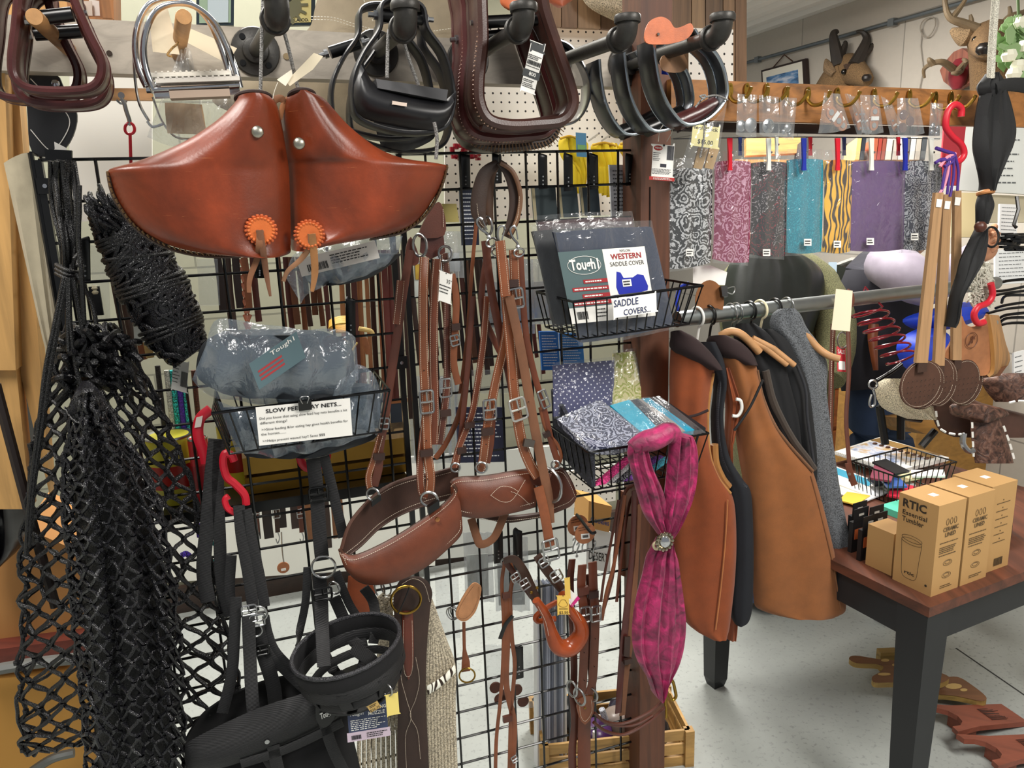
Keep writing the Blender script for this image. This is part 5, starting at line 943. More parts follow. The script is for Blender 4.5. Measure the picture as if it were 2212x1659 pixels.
# holster-like bag and dark leather behind bandana basket
k = M(); k.rows([(1060, 1340, 1380), (1100, 1334, 1384), (1180, 1334, 1380), (1240, 1336, 1378)], -.05, th=.02); one(k, 'leather_flap', mat('leather', '#6b3a1d', .6), 'brown leather panel hanging behind the thin reins beside the post', 'leather piece')
for L, w, lab in (([(1380, 1040), (1352, 1060), (1336, 1110), (1330, 1180), (1322, 1250), (1300, 1330)], 8, 'thin brown leather lace curving down left of the post, outer one'), ([(1384, 1056), (1362, 1080), (1350, 1140), (1340, 1220), (1332, 1300)], 7, 'thin brown leather lace curving down left of the post, inner one')): k = M(); strapG(k, L, w, .03, .003); one(k, 'leather_lace', T3, lab, 'lace')
# ---------- saddle covers and bandanas
t2_, T2_, B2_ = basket('black wire basket of western saddle covers hung beside the square post', (1238, 652), (1518, 617), .215, .085, nv=12)
NAV = mat('cloth', '#24304a', .5); CLD = mat('plain', '#55696b', .5)
def tiltedpack(name, label, cat, TL, TR, BL, BR, o0, o1, th, m, film=FILM, group=None, seed=0, over=.01):
    """a soft packed item leaning back: o0 offset at its top, o1 at its foot"""
    A = [(TL[0], TL[1], o0), ((TL[0]+TR[0])/2, (TL[1]+TR[1])/2-2, o0), (TR[0], TR[1], o0)]; B = [(BL[0], BL[1], o1), ((BL[0]+BR[0])/2, (BL[1]+BR[1])/2+4, o1), (BR[0], BR[1], o1)]
    k = M(); patch(k, A, B, 0, th*.3, th, 16, 12, seed=seed); o = one(k, name, m, label, cat, group)
    ex = lambda P, s: [(p[0]+(p[0]-(TL[0]+TR[0])/2)*.045, p[1]+s, p[2]+th*.62+.004) for p in P]
    k = M(); patch(k, ex(A, -14), ex(B, 10), 0, th*.3, .001, 22, 16, wav=.0022, wf=8, seed=seed+1); k.obj('clear_wrapper', film, o); return o
tiltedpack('saddle_cover', 'packaged saddle cover with a maroon top edge, rearmost in its basket', 'saddle cover', (1160, 480), (1362, 470), (1190, 690), (1400, 650), .06, .08, .012, mat('cloth', '#4a2026', .6), group='packaged saddle covers', seed=1)
tiltedpack('saddle_cover', 'packaged black saddle cover second from the front in the basket', 'saddle cover', (1150, 500), (1350, 492), (1196, 700), (1410, 670), .10, .115, .02, mat('cloth', '#101318', .5), group='packaged saddle covers', seed=2)
o = tiltedpack('saddle_cover', 'packaged navy saddle cover in front with its teal and white product card showing', 'saddle cover', (1196, 502), (1402, 490), (1252, 738), (1450, 700), .165, .15, .022, NAV, group='packaged saddle covers', seed=3)
def q3(x, y, o_): return G(x, y, o_)
f0, f1 = .190, .185
p = Pan(q3(1205, 545, f0), q3(1392, 532, f0), q3(1236, 700, f1)); k = M(); p.rect(k, 0, 0, 1, 1, 0, .0008); c_ = k.obj('product_card', CLD, o, False)
k = M(); p.rect(k, .50, 0, 1, .9, .0006, .0006); p.rect(k, 0, .78, 1, 1, .0003, .0003); k.obj('white_panel', PAP, c_, False)
k = M(); p.text(k, 'Tough1', .10, .255, .14, .33, .0014, .03); k.obj('lettering', WHT, c_, False)
k = M(); P_ = [p.pt(.265+.19*math.cos(a), .20+.125*math.sin(a), .0008) for a in np.arange(24)*2*math.pi/24]; k.tube(P_, .0006, 5, closed=True); k.obj('logo_oval', WHT, c_, False)
k = M(); p.text(k, 'NYLON', .76, .055, .035, .12, .0014, 0, True); p.text(k, 'SADDLE COVER', .76, .245, .06, .40, .0014, 0, True); k.obj('lettering', mat('plain', '#3f3c3c'), c_, False)
k = M(); p.text(k, 'WESTERN', .76, .15, .075, .36, .0014, .02, True); [p.rect(k, u, v, .50, v+.055, .0008, .0004) for u, v in ((.22, .40), (.08, .50), (.18, .60), (.05, .70))]; k.obj('red_text', mat('plain', '#a02a30', .6), c_, False)
k = M(); [p.lines(k, u+.02, .49, [v+.018], .018, i, .0016) for i, (u, v) in enumerate(((.22, .40), (.08, .50), (.18, .60), (.05, .70)))]; k.obj('bar_print', WHT, c_, False)
k = M(); p.poly(k, [(.62, .32), (.665, .34), (.69, .42), (.80, .42), (.86, .38), (.93, .40), (.965, .56), (.95, .62), (.85, .64), (.82, .84), (.70, .84), (.68, .66), (.60, .64), (.585, .54), (.60, .44)], .001, .0005); k.obj('saddle_picture', mat('plain', '#2431a8', .5), c_, False)
k = M(); p.rect(k, .665, .44, .77, .54, .0018, .0005); k.obj('size_sticker', PAP, c_, False); k = M(); p.lines(k, .675, .76, [.46, .50], .02, 3, .0022); p.bars(k, .08, .84, .2, .95); p.lines(k, .3, .45, [.82, .87, .92], .014, 6); k.obj('print', INK, c_, False)
k = M(); p.lines(k, .12, .48, [.80+.0], .001); k.n and None
p, o = card((1320, 642), (1421, 628), (1322, 692), .219, mat('plain', '#f3f3ee', .4), 'sign', 'white handwritten card sign on the saddle cover basket', r=.004); k = M(); p.text(k, 'SADDLE', .05, .45, .30, .52, bold=.008); p.text(k, 'COVERS...', .25, .86, .26, .58, bold=.008); k.obj('handwriting', mat('plain', '#26305c'), o, False)
# bandanas basket
tb3, T3_, B3_ = basket('black wire basket of folded bandanas below the saddle covers', (1272, 978), (1530, 936), .25, .095, nv=12)
BN1 = mat('dots', '#2a2c63', c2='#e6e6ee', s=62, rr=.15, dia=True); BN2 = mat('paisley', '#2a2e48', c2='#a4a7b8', s=1.05); BN3 = mat('paisley', '#cfc58c', c2='#9aa03a', c3='#e9e2c2', s=.75)
def bandana(label, A, B, off, m, th=.006, bulge=.004, group='folded bandanas in the basket', film=True, seed=0):
    k = M(); patch(k, A, B, off, bulge, th, 12, 10, seed=seed, smooth=False); o = one(k, 'folded_bandana', m, label, 'bandana', group)
    if film: k = M(); patch(k, [(a[0], a[1]-7, (a[2] if len(a) > 2 else 0)+th*.9+.003) for a in A], [(a[0], a[1]+4, (a[2] if len(a) > 2 else 0)+th*.9+.003) for a in B], off, bulge, .0008, 14, 10, wav=.0015, seed=seed+3); k.obj('clear_sleeve', FILM, o)
    return o
bandana('navy folded bandana with white polka dots at the back of the basket', [(1194, 790, .03), (1326, 778, .03)], [(1196, 900, .06), (1324, 890, .06)], .0, BN1); bandana('yellow and cream paisley bandana at the back of the basket beside the post', [(1324, 764, .02), (1380, 758, .02)], [(1322, 880, .06), (1384, 872, .06)], 0, BN3)
bandana('large navy and white paisley bandana lying forward over the basket left side', [(1204, 912, .08), (1290, 872, .08), (1310, 884, .08)], [(1274, 972, .238), (1330, 976, .238), (1420, 948, .238)], 0, BN2, th=.018)
for i, (a, b, c, lab) in enumerate((([(1318, 880, .09), (1360, 868, .09)], [(1400, 950, .25), (1432, 942, .25)], '#1aa0bd', 'bright turquoise'), ([(1356, 870, .09), (1378, 866, .09)], [(1434, 942, .25), (1456, 938, .25)], '#1b2433', 'dark navy'),
    ([(1374, 868, .09), (1392, 866, .09)], [(1452, 940, .25), (1480, 936, .25)], '#8f8a86', 'silver grey'), ([(1386, 866, .09), (1402, 864, .09)], [(1476, 938, .25), (1500, 934, .25)], '#158fae', 'deep turquoise'))):
    bandana(lab+' bandana edge in the fan of sleeves, %s from the paisley one' % ('first', 'second', 'third', 'fourth')[i], a, b, .0, mat('cloth', c, .5), th=.012, seed=i)
bandana('black folded bandana along the right edge of the basket', [(1400, 866, .09), (1424, 862, .09)], [(1498, 936, .25), (1524, 930, .25)], 0, mat('cloth', '#14161c', .5), th=.014)
for i, (x, c, lab) in enumerate(((1284, '#b8336a', 'pink'), (1300, '#c9c6c8', 'pale grey patterned'), (1322, '#23222a', 'black patterned'), (1344, '#6a3f8c', 'violet'), (1370, '#3f8a9c', 'sea blue'))):
    k = M(); k.slab(Gs([(x+70, 990), (x+90, 986), (x+24, 1046-i*3), (x, 1050-i*3)], .232-.006*i), -GN*.012); one(k, 'folded_bandana', mat('paisley', c, c2=shade(c, 1.5) if c != '#23222a' else '#a9a9b0', s=1.6), lab+' bandana edge seen through the front wires of the basket', 'bandana', 'folded bandanas in the basket', smooth=False)
k = M(); patch(k, [(1194, 840, .02), (1240, 920, .12), (1280, 982, .245)], [(1200, 960, .02), (1240, 1010, .12), (1282, 1052, .235)], 0, .004, .01, 14, 8); one(k, 'folded_bandana', mat('paisley', '#15161d', c2='#2e303c', s=1.4), 'black patterned bandana wrapped over the left side of the basket', 'bandana', 'folded bandanas in the basket')
# magenta scarf
MG = mat('velvet', '#8a1a4c'); t = thing('velvet_scarf', 'magenta crushed velvet scarf knotted on the basket with a silver flower slide', 'scarf', G(1428, 1500, .28))
def sc(nm, rws, off, th, fold, ff, seed, n=5): k = M(); k.rows(rws, off, th=th, K=22, back=.8, fold=fold, ff=ff, seed=seed, n=n); return k.obj(nm, MG, t)
k = M(); P = sm(Gs([(1364, 968), (1386, 956), (1416, 948), (1444, 934), (1458, 944), (1470, 952)], .285), 5); k.tube(P, [pm(p, w)/2 for p, w in zip(P, np.interp(np.linspace(0, 1, len(P)), [0, .3, .6, 1], [30, 50, 46, 28]))], 14); k.obj('rolled_knot', MG, t)
sc('left_fall', [(956, 1362, 1392), (980, 1356, 1400), (1010, 1362, 1408), (1060, 1374, 1430), (1110, 1390, 1440), (1142, 1412, 1440), (1158, 1424, 1444)], .28, .022, .004, 5, 1)
sc('right_fall', [(940, 1450, 1492), (960, 1446, 1500), (1000, 1442, 1503), (1060, 1436, 1496), (1110, 1430, 1478), (1140, 1428, 1462), (1158, 1426, 1448)], .285, .024, .005, 5, 2)
sc('lower_fall', [(1166, 1420, 1448), (1184, 1408, 1452), (1206, 1396, 1460), (1240, 1388, 1466), (1290, 1374, 1474), (1340, 1366, 1479), (1390, 1366, 1474), (1430, 1378, 1462), (1460, 1396, 1446), (1485, 1406, 1432), (1500, 1413, 1418)], .285, .028, .006, 6.5, 3)
o = thing('scarf_slide', 'round silver flower shaped scarf slide with beaded petals on the magenta scarf', 'scarf slide', G(1436, 1190, .3)); c = G(1436, 1170, .325); k = M(); R_ = pm(c, 14); k.ball(c, R_, 14, (1, .5, 1)); k.obj('dome', CHR, o)
k = M(); [k.ball(c+(GA*math.cos(a)+Z3*math.sin(a))*R_*1.35, R_*.3, 8) for a in np.arange(14)*2*math.pi/14]; k.disc(c-GN*.003, GN, R_*1.5, .003, 20); k.obj('beaded_petals', mat('metal', '#b9b09a', .25), o); k = M(); tubeG(k, [(1424, 1166), (1412, 1176), (1416, 1186), (1428, 1184)], 6, .30); k.obj('bone_loop', mat('plain', '#cdbf9c', .5), o)
# ---------- bandanas on clothespins under the hook board
def hung(label, x0, x1, y0, y1, yb2, m, off=.035, stick=None, n=0, sx=-4):
    k = M(); patch(k, [(x0, y0), ((x0+x1)/2, y0-2), (x1, y0)], [(x0+sx, y1), ((x0+x1)/2+sx, (y1+yb2)/2+3), (x1+sx, yb2)], off, .010, .012, 12, 12, smooth=True); o = one(k, 'sleeved_bandana', m, label, 'bandana', 'bandanas pinned under the hook board')
    k = M(); patch(k, [(x0-3, y0-24), (x1+3, y0-24)], [(x0+sx-2, y1+8), (x1+sx+2, yb2+8)], off+.011, .010, .0008, 18, 18, wav=.0016, wf=5, seed=n); k.obj('clear_sleeve', FILM, o)
    if stick: x, y = stick; p = Pan(G(x-8, y-8, off+.026), G(x+8, y-8, off+.026), G(x-8, y+7, off+.026)); k = M(); p.rect(k, 0, 0, 1, 1, 0, .0005); s = k.obj('price_sticker', WHT, o, False); k = M(); p.lines(k, .1, .9, [.25, .6], .14, n); k.obj('print', INK, s, False)
    return o
hung('black and white paisley bandana in a sleeve, next to the square post', 1443, 1535, 366, 581, 567, mat('paisley', '#141416', c2='#c9c9ca', s=.85), stick=(1490, 546), n=1)
hung('magenta paisley bandana in a sleeve under the first red clothespin', 1545, 1618, 350, 560, 566, mat('paisley', '#8a2a50', c2='#c994ab', s=1.0), n=2)
hung('black and red paisley bandana in a sleeve under the white clothespin', 1625, 1696, 352, 549, 553, mat('paisley', '#1b1518', c2='#7d1f2c', c3='#8d8588', s=1.2, t=.9), stick=(1656, 546), n=3)
hung('teal bandana in a sleeve under the blue clothespin', 1702, 1774, 346, 545, 543, mat('paisley', '#117f92', c2='#2c9fb0', s=1.6, t=.9), stick=(1745, 524), n=4)
hung('gold and brown swirl bandana in a sleeve under the second red clothespin', 1782, 1836, 348, 544, 543, mat('swirl', '#d9a326'), stick=(1809, 528), n=5)
hung('plain purple bandana in a sleeve, widest of the pinned row', 1838, 1951, 350, 541, 538, mat('cloth', '#5b3270', .6), stick=(1880, 522), n=6)
hung('navy and silver paisley bandana in a sleeve at the right of the pinned row', 1953, 2012, 350, 538, 537, mat('paisley', '#20263c', c2='#b4b6bc', s=1.4), stick=(1976, 512), n=7, sx=-3)
hung('grey and black paisley bandana half hidden by the wooden swatter sticks', 2008, 2030, 356, 536, 534, mat('paisley', '#232325', c2='#77777c', s=1.5), off=.02, n=8, sx=-3)
for i, (x, c, nm, w, o_) in enumerate(((1578, '#d0142c', 'red clothespin on the magenta bandana', 'b', .06), (1600, '#132a66', 'dark blue clothespin behind the magenta bandana', 's', .02), (1662, '#e0e4dc', 'white clothespin on the black and red bandana', 'b', .06), (1679, '#c9cdc6', 'white clothespin set back behind the black and red bandana', 's', .02),
        (1738, '#1c2f9c', 'blue clothespin on the teal bandana', 'b', .06), (1752, '#c0182c', 'red clothespin set back behind the teal bandana', 's', .02), (1811, '#d0142c', 'red clothespin on the gold swirl bandana', 'b', .06), (1825, '#16265c', 'dark blue clothespin set back behind the gold swirl bandana', 's', .02), (1884, '#e3e5dc', 'white clothespin on the purple bandana', 'b', .06),
        (1942, '#c0182c', 'red clothespin set back behind the purple bandana', 's', .02), (1957, '#1c2f9c', 'blue clothespin on the navy and silver bandana', 'b', .06), (2013, '#d8dbd2', 'white clothespin right of the navy and silver bandana', 'b', .05))):
    y0, y1 = (298, 368) if w == 'b' else (296, 336); wd = 9 if w == 'b' else 6; mm = mat('plain', c, .35); t = thing('clothespin', nm, 'clothespin', G(x, y1, o_), 'clothespins on the bandanas'); k = M()
    k.slab(Gs([(x-wd*.6, y0), (x+wd*.5, y0), (x+wd*.3, y1-22), (x+wd*.5, y1), (x-wd*.5, y1), (x-wd*.3, y1-22)], o_+.014), -GN*.005); k.obj('jaw', mm, t, False); k = M(); k.slab(Gs([(x-wd*.6, y0), (x+wd*.5, y0), (x+wd*.4, y1), (x-wd*.4, y1)], o_-.002), -GN*.004); k.obj('jaw', mm, t, False)
    k = M(); k.tube([G(x-wd*.6, (y0+y1)/2-4, o_+.006), G(x+wd*.6, (y0+y1)/2-4, o_+.006)], .0028, 8); k.obj('spring', STL, t)
k = M(); k.tube(sm(Gs([(1455, 300), (1740, 296), (2030, 300)], .02), 4), .0015, 5); one(k, 'line', INK, 'thin black line holding the clothespins under the hook board', 'line')
# small bags on the brass hooks
SIL = mat('metal', '#b9bcbe', .3); TANL = mat('leather', '#a86a3e', .6); RSE = mat('leather', '#5c3426', .6)
def hbag(label, TL, TR, BL, BR, off, fill, seed=0):
    t = thing('small_bag', label, 'bag', G((BL[0]+BR[0])/2, BL[1], off), 'clear bags on the brass hooks'); k = M(); patch(k, [TL, TR], [BL, ((BL[0]+BR[0])/2, (BL[1]+BR[1])/2+4), BR], off+.008, .006, .0008, 12, 14, wav=.002, wf=5, seed=seed); k.obj('clear_bag', FILM2, t); fill(t, off); return t
def concho(t, off, x, y, r, star=False):
    c = G(x, y, off+.003); R = pm(c, r); k = M(); k.lathe(c, GN, [(0, -.002), (R, -.002), (R, 0), (R*.85, .001), (R*.8, 0), (R*.5, .0015), (0, .002)], 24); o = k.obj('concho', SIL, t)
    if star: k = M(); k.slab([c+GN*.003+(GA*math.cos(a)+Z3*math.sin(a))*R*(.75 if i % 2 == 0 else .3) for i, a in enumerate(np.arange(10)*math.pi/5+.3)], -GN*.0015); k.obj('star', mat('plain', '#3d3f44'), o, False)
def fig8(t, off, x, y, w, h, ang, m=TANL):
    a = math.radians(ang); c = G(x, y, off); ex = GA*math.cos(a)+Z3*math.sin(a); ey = -GA*math.sin(a)+Z3*math.cos(a); W_, H_ = pm(c, w)/2, pm(c, h)/2; P = [c+ex*W_*math.cos(q)*(1 if abs(math.sin(q)) < .3 else .98)+ey*(H_-W_)*(1 if math.sin(q) > 0 else -1)+ey*W_*math.sin(q) for q in np.arange(24)*2*math.pi/24+.01]
    k = M(); k.slab(P, -GN*.004); o = k.obj('leather_keeper', m, t)
    for s in (-1, 1): k = M(); k.disc(c+ey*s*(H_-W_)*1.05+GN*.0004, GN, W_*.5, .002, 14); k.obj('hole', mat('plain', '#8a8a88', .5), o)
    k = M(); k.box(c+GN*.002, ex*W_*.9, GN*.0005, ey*W_*.35); k.obj('price_sticker', WHT, o, False)
hbag('clear small bag of stacked round conchos, leftmost on the brass hooks', (1593, 203), (1637, 205), (1589, 290), (1634, 296), .11, lambda t, o: (concho(t, o, 1622, 270, 15), concho(t, o-.004, 1602, 272, 12)), 1)
hbag('clear small bag with a silver star concho', (1640, 205), (1682, 210), (1640, 290), (1684, 295), .115, lambda t, o: concho(t, o, 1660, 272, 15, True), 2)
hbag('clear small bag with spiky silver bits right of the star concho', (1684, 210), (1722, 212), (1680, 292), (1714, 302), .11, lambda t, o: (concho(t, o, 1702, 276, 9), concho(t, o, 1694, 284, 6), concho(t, o, 1706, 290, 5)), 3)
hbag('clear small bag with a slanting tan leather stirrup keeper', (1779, 200), (1816, 203), (1768, 288), (1838, 276), .12, lambda t, o: (fig8(t, o, 1804, 252, 26, 52, 50), fig8(t, o-.006, 1815, 262, 24, 46, 42)), 4)
for i, (x, d) in enumerate(((1826, 40), (1834, 44), (1842, 42))): hbag('clear small bag seen edge-on, %s of three overlapping between the leather keepers' % ('left', 'middle', 'right')[i], (x, 202+4*i), (x+12, 204+4*i), (x+d-14, 290), (x+d, 284), .10-.012*i, lambda t, o: fig8(t, o, x+28, 262, 10, 40, 25), 5+i)
hbag('clear small bag with an upright tan leather keeper', (1857, 205), (1900, 206), (1862, 286), (1909, 286), .125, lambda t, o: fig8(t, o, 1889, 256, 23, 50, 0), 8)
hbag('clear small bag slanting right of the upright leather keeper', (1902, 206), (1926, 222), (1924, 292), (1950, 280), .105, lambda t, o: fig8(t, o, 1932, 270, 10, 30, 30), 9)
hbag('clear small bag of brown leather rosettes and lace', (1938, 212), (1982, 212), (1940, 294), (1996, 288), .12, lambda t, o: [(lambda k: (k.disc(G(x, y, o), GN, .012, .003, 18), k.obj('rosette', RSE, t)))(M()) for x, y in ((1952, 248), (1966, 262), (1950, 276))], 10)
hbag('narrow clear bag of silver pieces beside the thick red hook', (2010, 222), (2037, 224), (2006, 300), (2034, 300), .12, lambda t, o: [concho(t, o, x, y, 5) for x, y in ((2016, 270), (2026, 276), (2014, 284), (2024, 288))], 11)
# thick red hook with purple cords and leather swatters
k = M(); P = sm(Gs([(2076, 252), (2076, 234), (2062, 226), (2048, 240), (2043, 272), (2056, 294), (2076, 312), (2082, 334), (2068, 350), (2046, 346), (2046, 334)], .14), 6); k.tube(P, [pm(P[0], 14)/2]*len(P), 10); one(k, 'plastic_hook', REDH, 'thick red plastic hook on the last brass hook holding the purple cords', 'hook', 'red plastic hooks')
t = thing('purple_cords', 'tangle of purple and pink cords tied on the thick red hook', 'cords', G(2045, 420, .15)); PUR = mat('plain', '#43247c', .6); PNK = mat('plain', '#d88aa0', .6)
for L, w, mm in (([(2022, 320), (2040, 326), (2062, 334), (2050, 344), (2030, 346)], 8, PUR), ([(2030, 360), (2046, 340), (2064, 332)], 7, PNK), ([(2052, 336), (2048, 370), (2040, 400), (2030, 418)], 6, PNK), ([(2060, 340), (2060, 380), (2052, 425)], 6, PUR), ([(2050, 344), (2050, 380), (2046, 420)], 6, PUR), ([(2064, 338), (2070, 370), (2068, 412)], 6, PUR), ([(2020, 352), (2036, 344), (2058, 348), (2040, 360)], 7, PUR), ([(2056, 330), (2042, 368), (2034, 415)], 6, PUR)): k = M(); tubeG(k, L, w, .16); k.obj('cord', mm, t)
STK = mat('wood', '#b08a62', ax=2, lo=.85, hi=1.1); PAD = mat('leather', '#4a2f22', .75)
for i, (a, b, w0, w1, c, rx, ry, o_, lab) in enumerate((((2070, 412), (2068, 778), 14, 19, (2082, 826), 46, 50, .10, 'wooden handled round leather swatter, right one of the three'), ((2048, 420), (2030, 790), 17, 21, (2026, 824), 46, 54, .13, 'wooden handled round leather swatter, middle one half behind the front'), ((2030, 416), (1992, 784), 17, 25, (1990, 830), 57, 53, .16, 'wooden handled round leather swatter, front left one with a price sticker'))):
    t = thing('leather_swatter', lab, 'swatter', G(c[0], c[1]+ry, o_), 'leather swatters on the red hook'); k = M(); k.slab(Gs([(a[0]-w0/2, a[1]), (a[0]+w0/2, a[1]), (b[0]+w1/2, b[1]), (b[0]-w1/2, b[1])], o_+.004), -GN*.01); k.obj('handle', STK, t, False)
    for s in (0, 1): cc = G(c[0]+s*7, c[1]+s*3, o_-.012*s-.008); P = [cc+(GA*rx*math.cos(q)+Z3*ry*math.sin(q))*dep(cc)/FP for q in np.arange(36)*2*math.pi/36]; k = M(); k.slab(P, -GN*.004); o = k.obj('paddle', PAD, t); k = M(); stitchG(k, None, pts=np.array([cc+(p-cc)*.94+GN*.0006 for p in P]), dash=.005); k.obj('stitching', STI, o)
    cc = G(c[0], c[1], o_-.004); k = M(); [k.disc(cc+(GA*x+Z3*z)*dep(cc)/FP, GN, .0011, .001, 6) for x in range(-36, 40, 12) for z in range(-40, 20, 12)]; k.obj('punched_holes', INK, t); k = M(); k.box(G(b[0], b[1]+8, o_+.001), GA*pm(cc, w1)/2, GN*.002, Z3*pm(cc, 24)/2); k.obj('sewn_tab', mat('leather', '#3a251b', .7), t, False)
    k = M(); k.slab(Gs([(a[0]-6, a[1]+14), (a[0]+6, a[1]+15), (a[0]+3, a[1]+32), (a[0]-8, a[1]+31)], o_+.006), -GN*.0006); k.obj('price_sticker', WHT, t, False)
# shaggy white rope and black scarf
FUR = mat('rope', '#d6d3c4', .9, s=500); k = M(); tubeG(k, [(2152, -20), (2146, 60), (2142, 120), (2140, 170)], 16, .16, seg=8); one(k, 'white_rope', FUR, 'fuzzy white rope hanging down in front of the deer mount', 'rope')
BS_ = mat('cloth', '#111214', .75); t = thing('black_scarf', 'long black pleated scarf knotted on the white rope with a tan leather slide', 'scarf', G(2100, 720, .15))
for nm, R_, th, fo in (('knot', [(158, 2136, 2146), (170, 2124, 2156), (186, 2112, 2166), (200, 2114, 2170), (212, 2124, 2160)], .02, .004), ('upper_fall', [(196, 2122, 2168), (230, 2112, 2180), (280, 2104, 2192), (320, 2102, 2186), (360, 2112, 2164), (395, 2122, 2142), (412, 2122, 2136)], .025, .004), ('middle_fall', [(420, 2118, 2134), (440, 2110, 2142), (460, 2110, 2138), (484, 2112, 2126)], .018, .002), ('lower_fall', [(494, 2112, 2124), (520, 2096, 2128), (560, 2076, 2122), (595, 2068, 2100), (640, 2056, 2072), (690, 2050, 2062), (706, 2048, 2052)], .02, .003)): k = M(); k.rows(R_, .15, th=th, K=16, back=.8, fold=fo, ff=7, n=5); k.obj(nm, BS_, t)
k = M(); strapG(k, [(2150, 192), (2180, 182), (2240, 188)], [24, 26, 34], .17, .012); k.obj('side_tail', BS_, t)
k = M(); c = G(2129, 416, .15); k.tube([c+(GA*math.cos(q)+GN*math.sin(q))*.016+Z3*.004*math.sin(q) for q in np.arange(18)*2*math.pi/18], .006, 8, closed=True); k.obj('leather_slide', mat('leather', '#b27846', .6), t); k = M(); k.ball(G(2118, 490, .17), .015, 12); k.obj('wooden_bead', mat('plain', '#4a2417', .4), t)
k = M(); rg = random.Random(4)
for i in range(110): x, y = 2118+rg.uniform(-22, 22), 606+rg.uniform(-40, 46); tubeG(k, [(x, y), (x+rg.uniform(-9, 9), y+rg.uniform(-8, 12), .02), (x+rg.uniform(-12, 12), y+rg.uniform(0, 18), .01)], 5, 0.06, 3, 4)
k.rows([(566, 2104, 2128), (600, 2098, 2136), (650, 2108, 2132)], .05, th=.03); one(k, 'fleece_wrap', FUR, 'shaggy white fleece wrapped at the right end of the clothes rail', 'fleece')
# tan leather stirrup on a red hook at the rail's end
k = M(); P = sm(Gs([(2140, 612), (2144, 636), (2134, 654), (2112, 664), (2104, 682), (2112, 698), (2126, 696)], .1), 6); k.tube(P, pm(P[0], 14)/2, 10); one(k, 'plastic_hook', REDH, 'red plastic hook at the rail end holding the wide tan leather stirrup', 'hook', 'red plastic hooks')
t = thing('leather_stirrup', 'wide tan leather stirrup with a round branded mark, hung at the rail end', 'stirrup', G(2105, 812, .05)); k = M(); k.slab(sm(Gs([(2076, 682), (2086, 700), (2104, 706), (2126, 690), (2136, 680), (2140, 740), (2138, 800), (2120, 812), (2080, 806), (2046, 790), (2040, 768), (2060, 730)], .09), 3, True), -GN*.006); k.obj('front_leather', mat('leather', '#a06a45', .6), t)
k = M(); patch(k, [(2132, 680, .09), (2142, 740, .095), (2144, 800, .095), (2134, 812, .09)], [(2154, 682, .03), (2168, 740, .02), (2178, 780, .01), (2150, 808, .01)], 0, .004, .01, 14, 6); k.obj('wooden_side', mat('wood', '#a87840', ax=2), t); k = M(); k.slab(Gs([(2050, 790), (2134, 806), (2176, 790), (2160, 812), (2100, 820), (2056, 804)], .06), -GN*.004); k.obj('tread', mat('leather', '#6b4228', .6), t); k = M(); k.disc(G(2152, 697, .06), GN, .007, .004, 14); k.obj('bolt', STL, t)
c = G(2099, 735, .094); k = M(); R_ = pm(c, 17); k.tube([c+(GA*math.cos(q)+Z3*math.sin(q))*R_ for q in np.arange(24)*2*math.pi/24], .0009, 5, closed=True); rg = random.Random(2); [k.tube(sm([c+(GA*rg.uniform(-.6, .6)+Z3*rg.uniform(-.6, .6))*R_ for _ in range(3)], 3), .0008, 4) for _ in range(6)]; k.obj('branded_mark', mat('plain', '#5a2f18'), t)
# spiral leash, paper tag and leather leads on the rail
k = M(); P = []; 
for i in range(170): q = i/169; a = q*6.5*2*math.pi; b_ = W(1872+78*q, 668+112*q, 2.16); P.append(b_+RGT*.045*math.cos(a)*(1-.1*q)+FWD*.04*math.sin(a)+UPV*.012*math.cos(a+1))
k.tube([W(1862, 640, 2.16), W(1868, 620, 2.16)]+P, .0032, 7); o = one(k, 'spiral_cord', mat('plain', '#7a1422', .2), 'dark red spiral leash coiled down from the clothes rail', 'leash')
k = M(); k.tube(Ws([(1948, 786, 2.15), (1930, 800, 2.15), (1912, 812, 2.15), (1894, 822, 2.15)]), .006, 10); k.obj('grip', BLK, o); k = M(); c = W(1886, 846, 2.15); k.tube([c+(RGT*math.cos(q)*.012+UPV*(.012*math.sin(q)+.02)) for q in np.arange(16)*2*math.pi/16], .003, 7, closed=True); k.tube(sm([c+UPV*.006, c-UPV*.01+RGT*.005, c-UPV*.035+RGT*.004, c-UPV*.042-RGT*.006, c-UPV*.03-RGT*.010, c-UPV*.008-RGT*.004], 5), .0035, 8); k.obj('snap', STL, o)
def Wst(t, L, w, d, m, nm='strap', th=.004): P = sm(Ws(L, d), 6); k = M(); k.ribbon(P, [pm(p, w) for p in P], th, n=-FWD); return k.obj(nm, m, t)
t = thing('leather_lead', 'long dark red-brown leather lead with a rivet at its looped end, hanging from the rail', 'lead', W(1840, 1052, 2.1)); Wst(t, [(1834, 640), (1832, 700), (1834, 800), (1828, 900), (1832, 970), (1838, 1040)], 9, 2.1, BR2); Wst(t, [(1832, 1000), (1836, 1020), (1846, 1048)], [13]*19 if 0 else 14, 2.09, BR2); Wst(t, [(1828, 630), (1836, 636), (1838, 652), (1830, 668)], 15, 2.08, BR2, 'loop'); k = M(); k.disc(W(1835, 1024, 2.075), FWD, .004, .003, 12); k.obj('rivet', STL, t)
t = thing('leather_lead', 'white stitched brown leather lead hanging behind the cream paper tag', 'lead', W(1795, 965, 2.14), None); Wst(t, [(1800, 700), (1796, 800), (1794, 900), (1792, 962)], 11, 2.14, BR2); k = M(); stitchG(k, None, pts=np.array(sm(Ws([(1800, 700), (1796, 800), (1794, 900), (1792, 962)], 2.135), 6)), dash=.006, w=.0012); k.obj('stitching', STI, t)
k = M(); k.slab(Ws([(1806, 624), (1842, 628), (1836, 716), (1796, 712)], 2.06), FWD*.0008); one(k, 'paper_tag', CRM, 'cream paper tag over the clothes rail at the leather leads', 'tag', smooth=False)
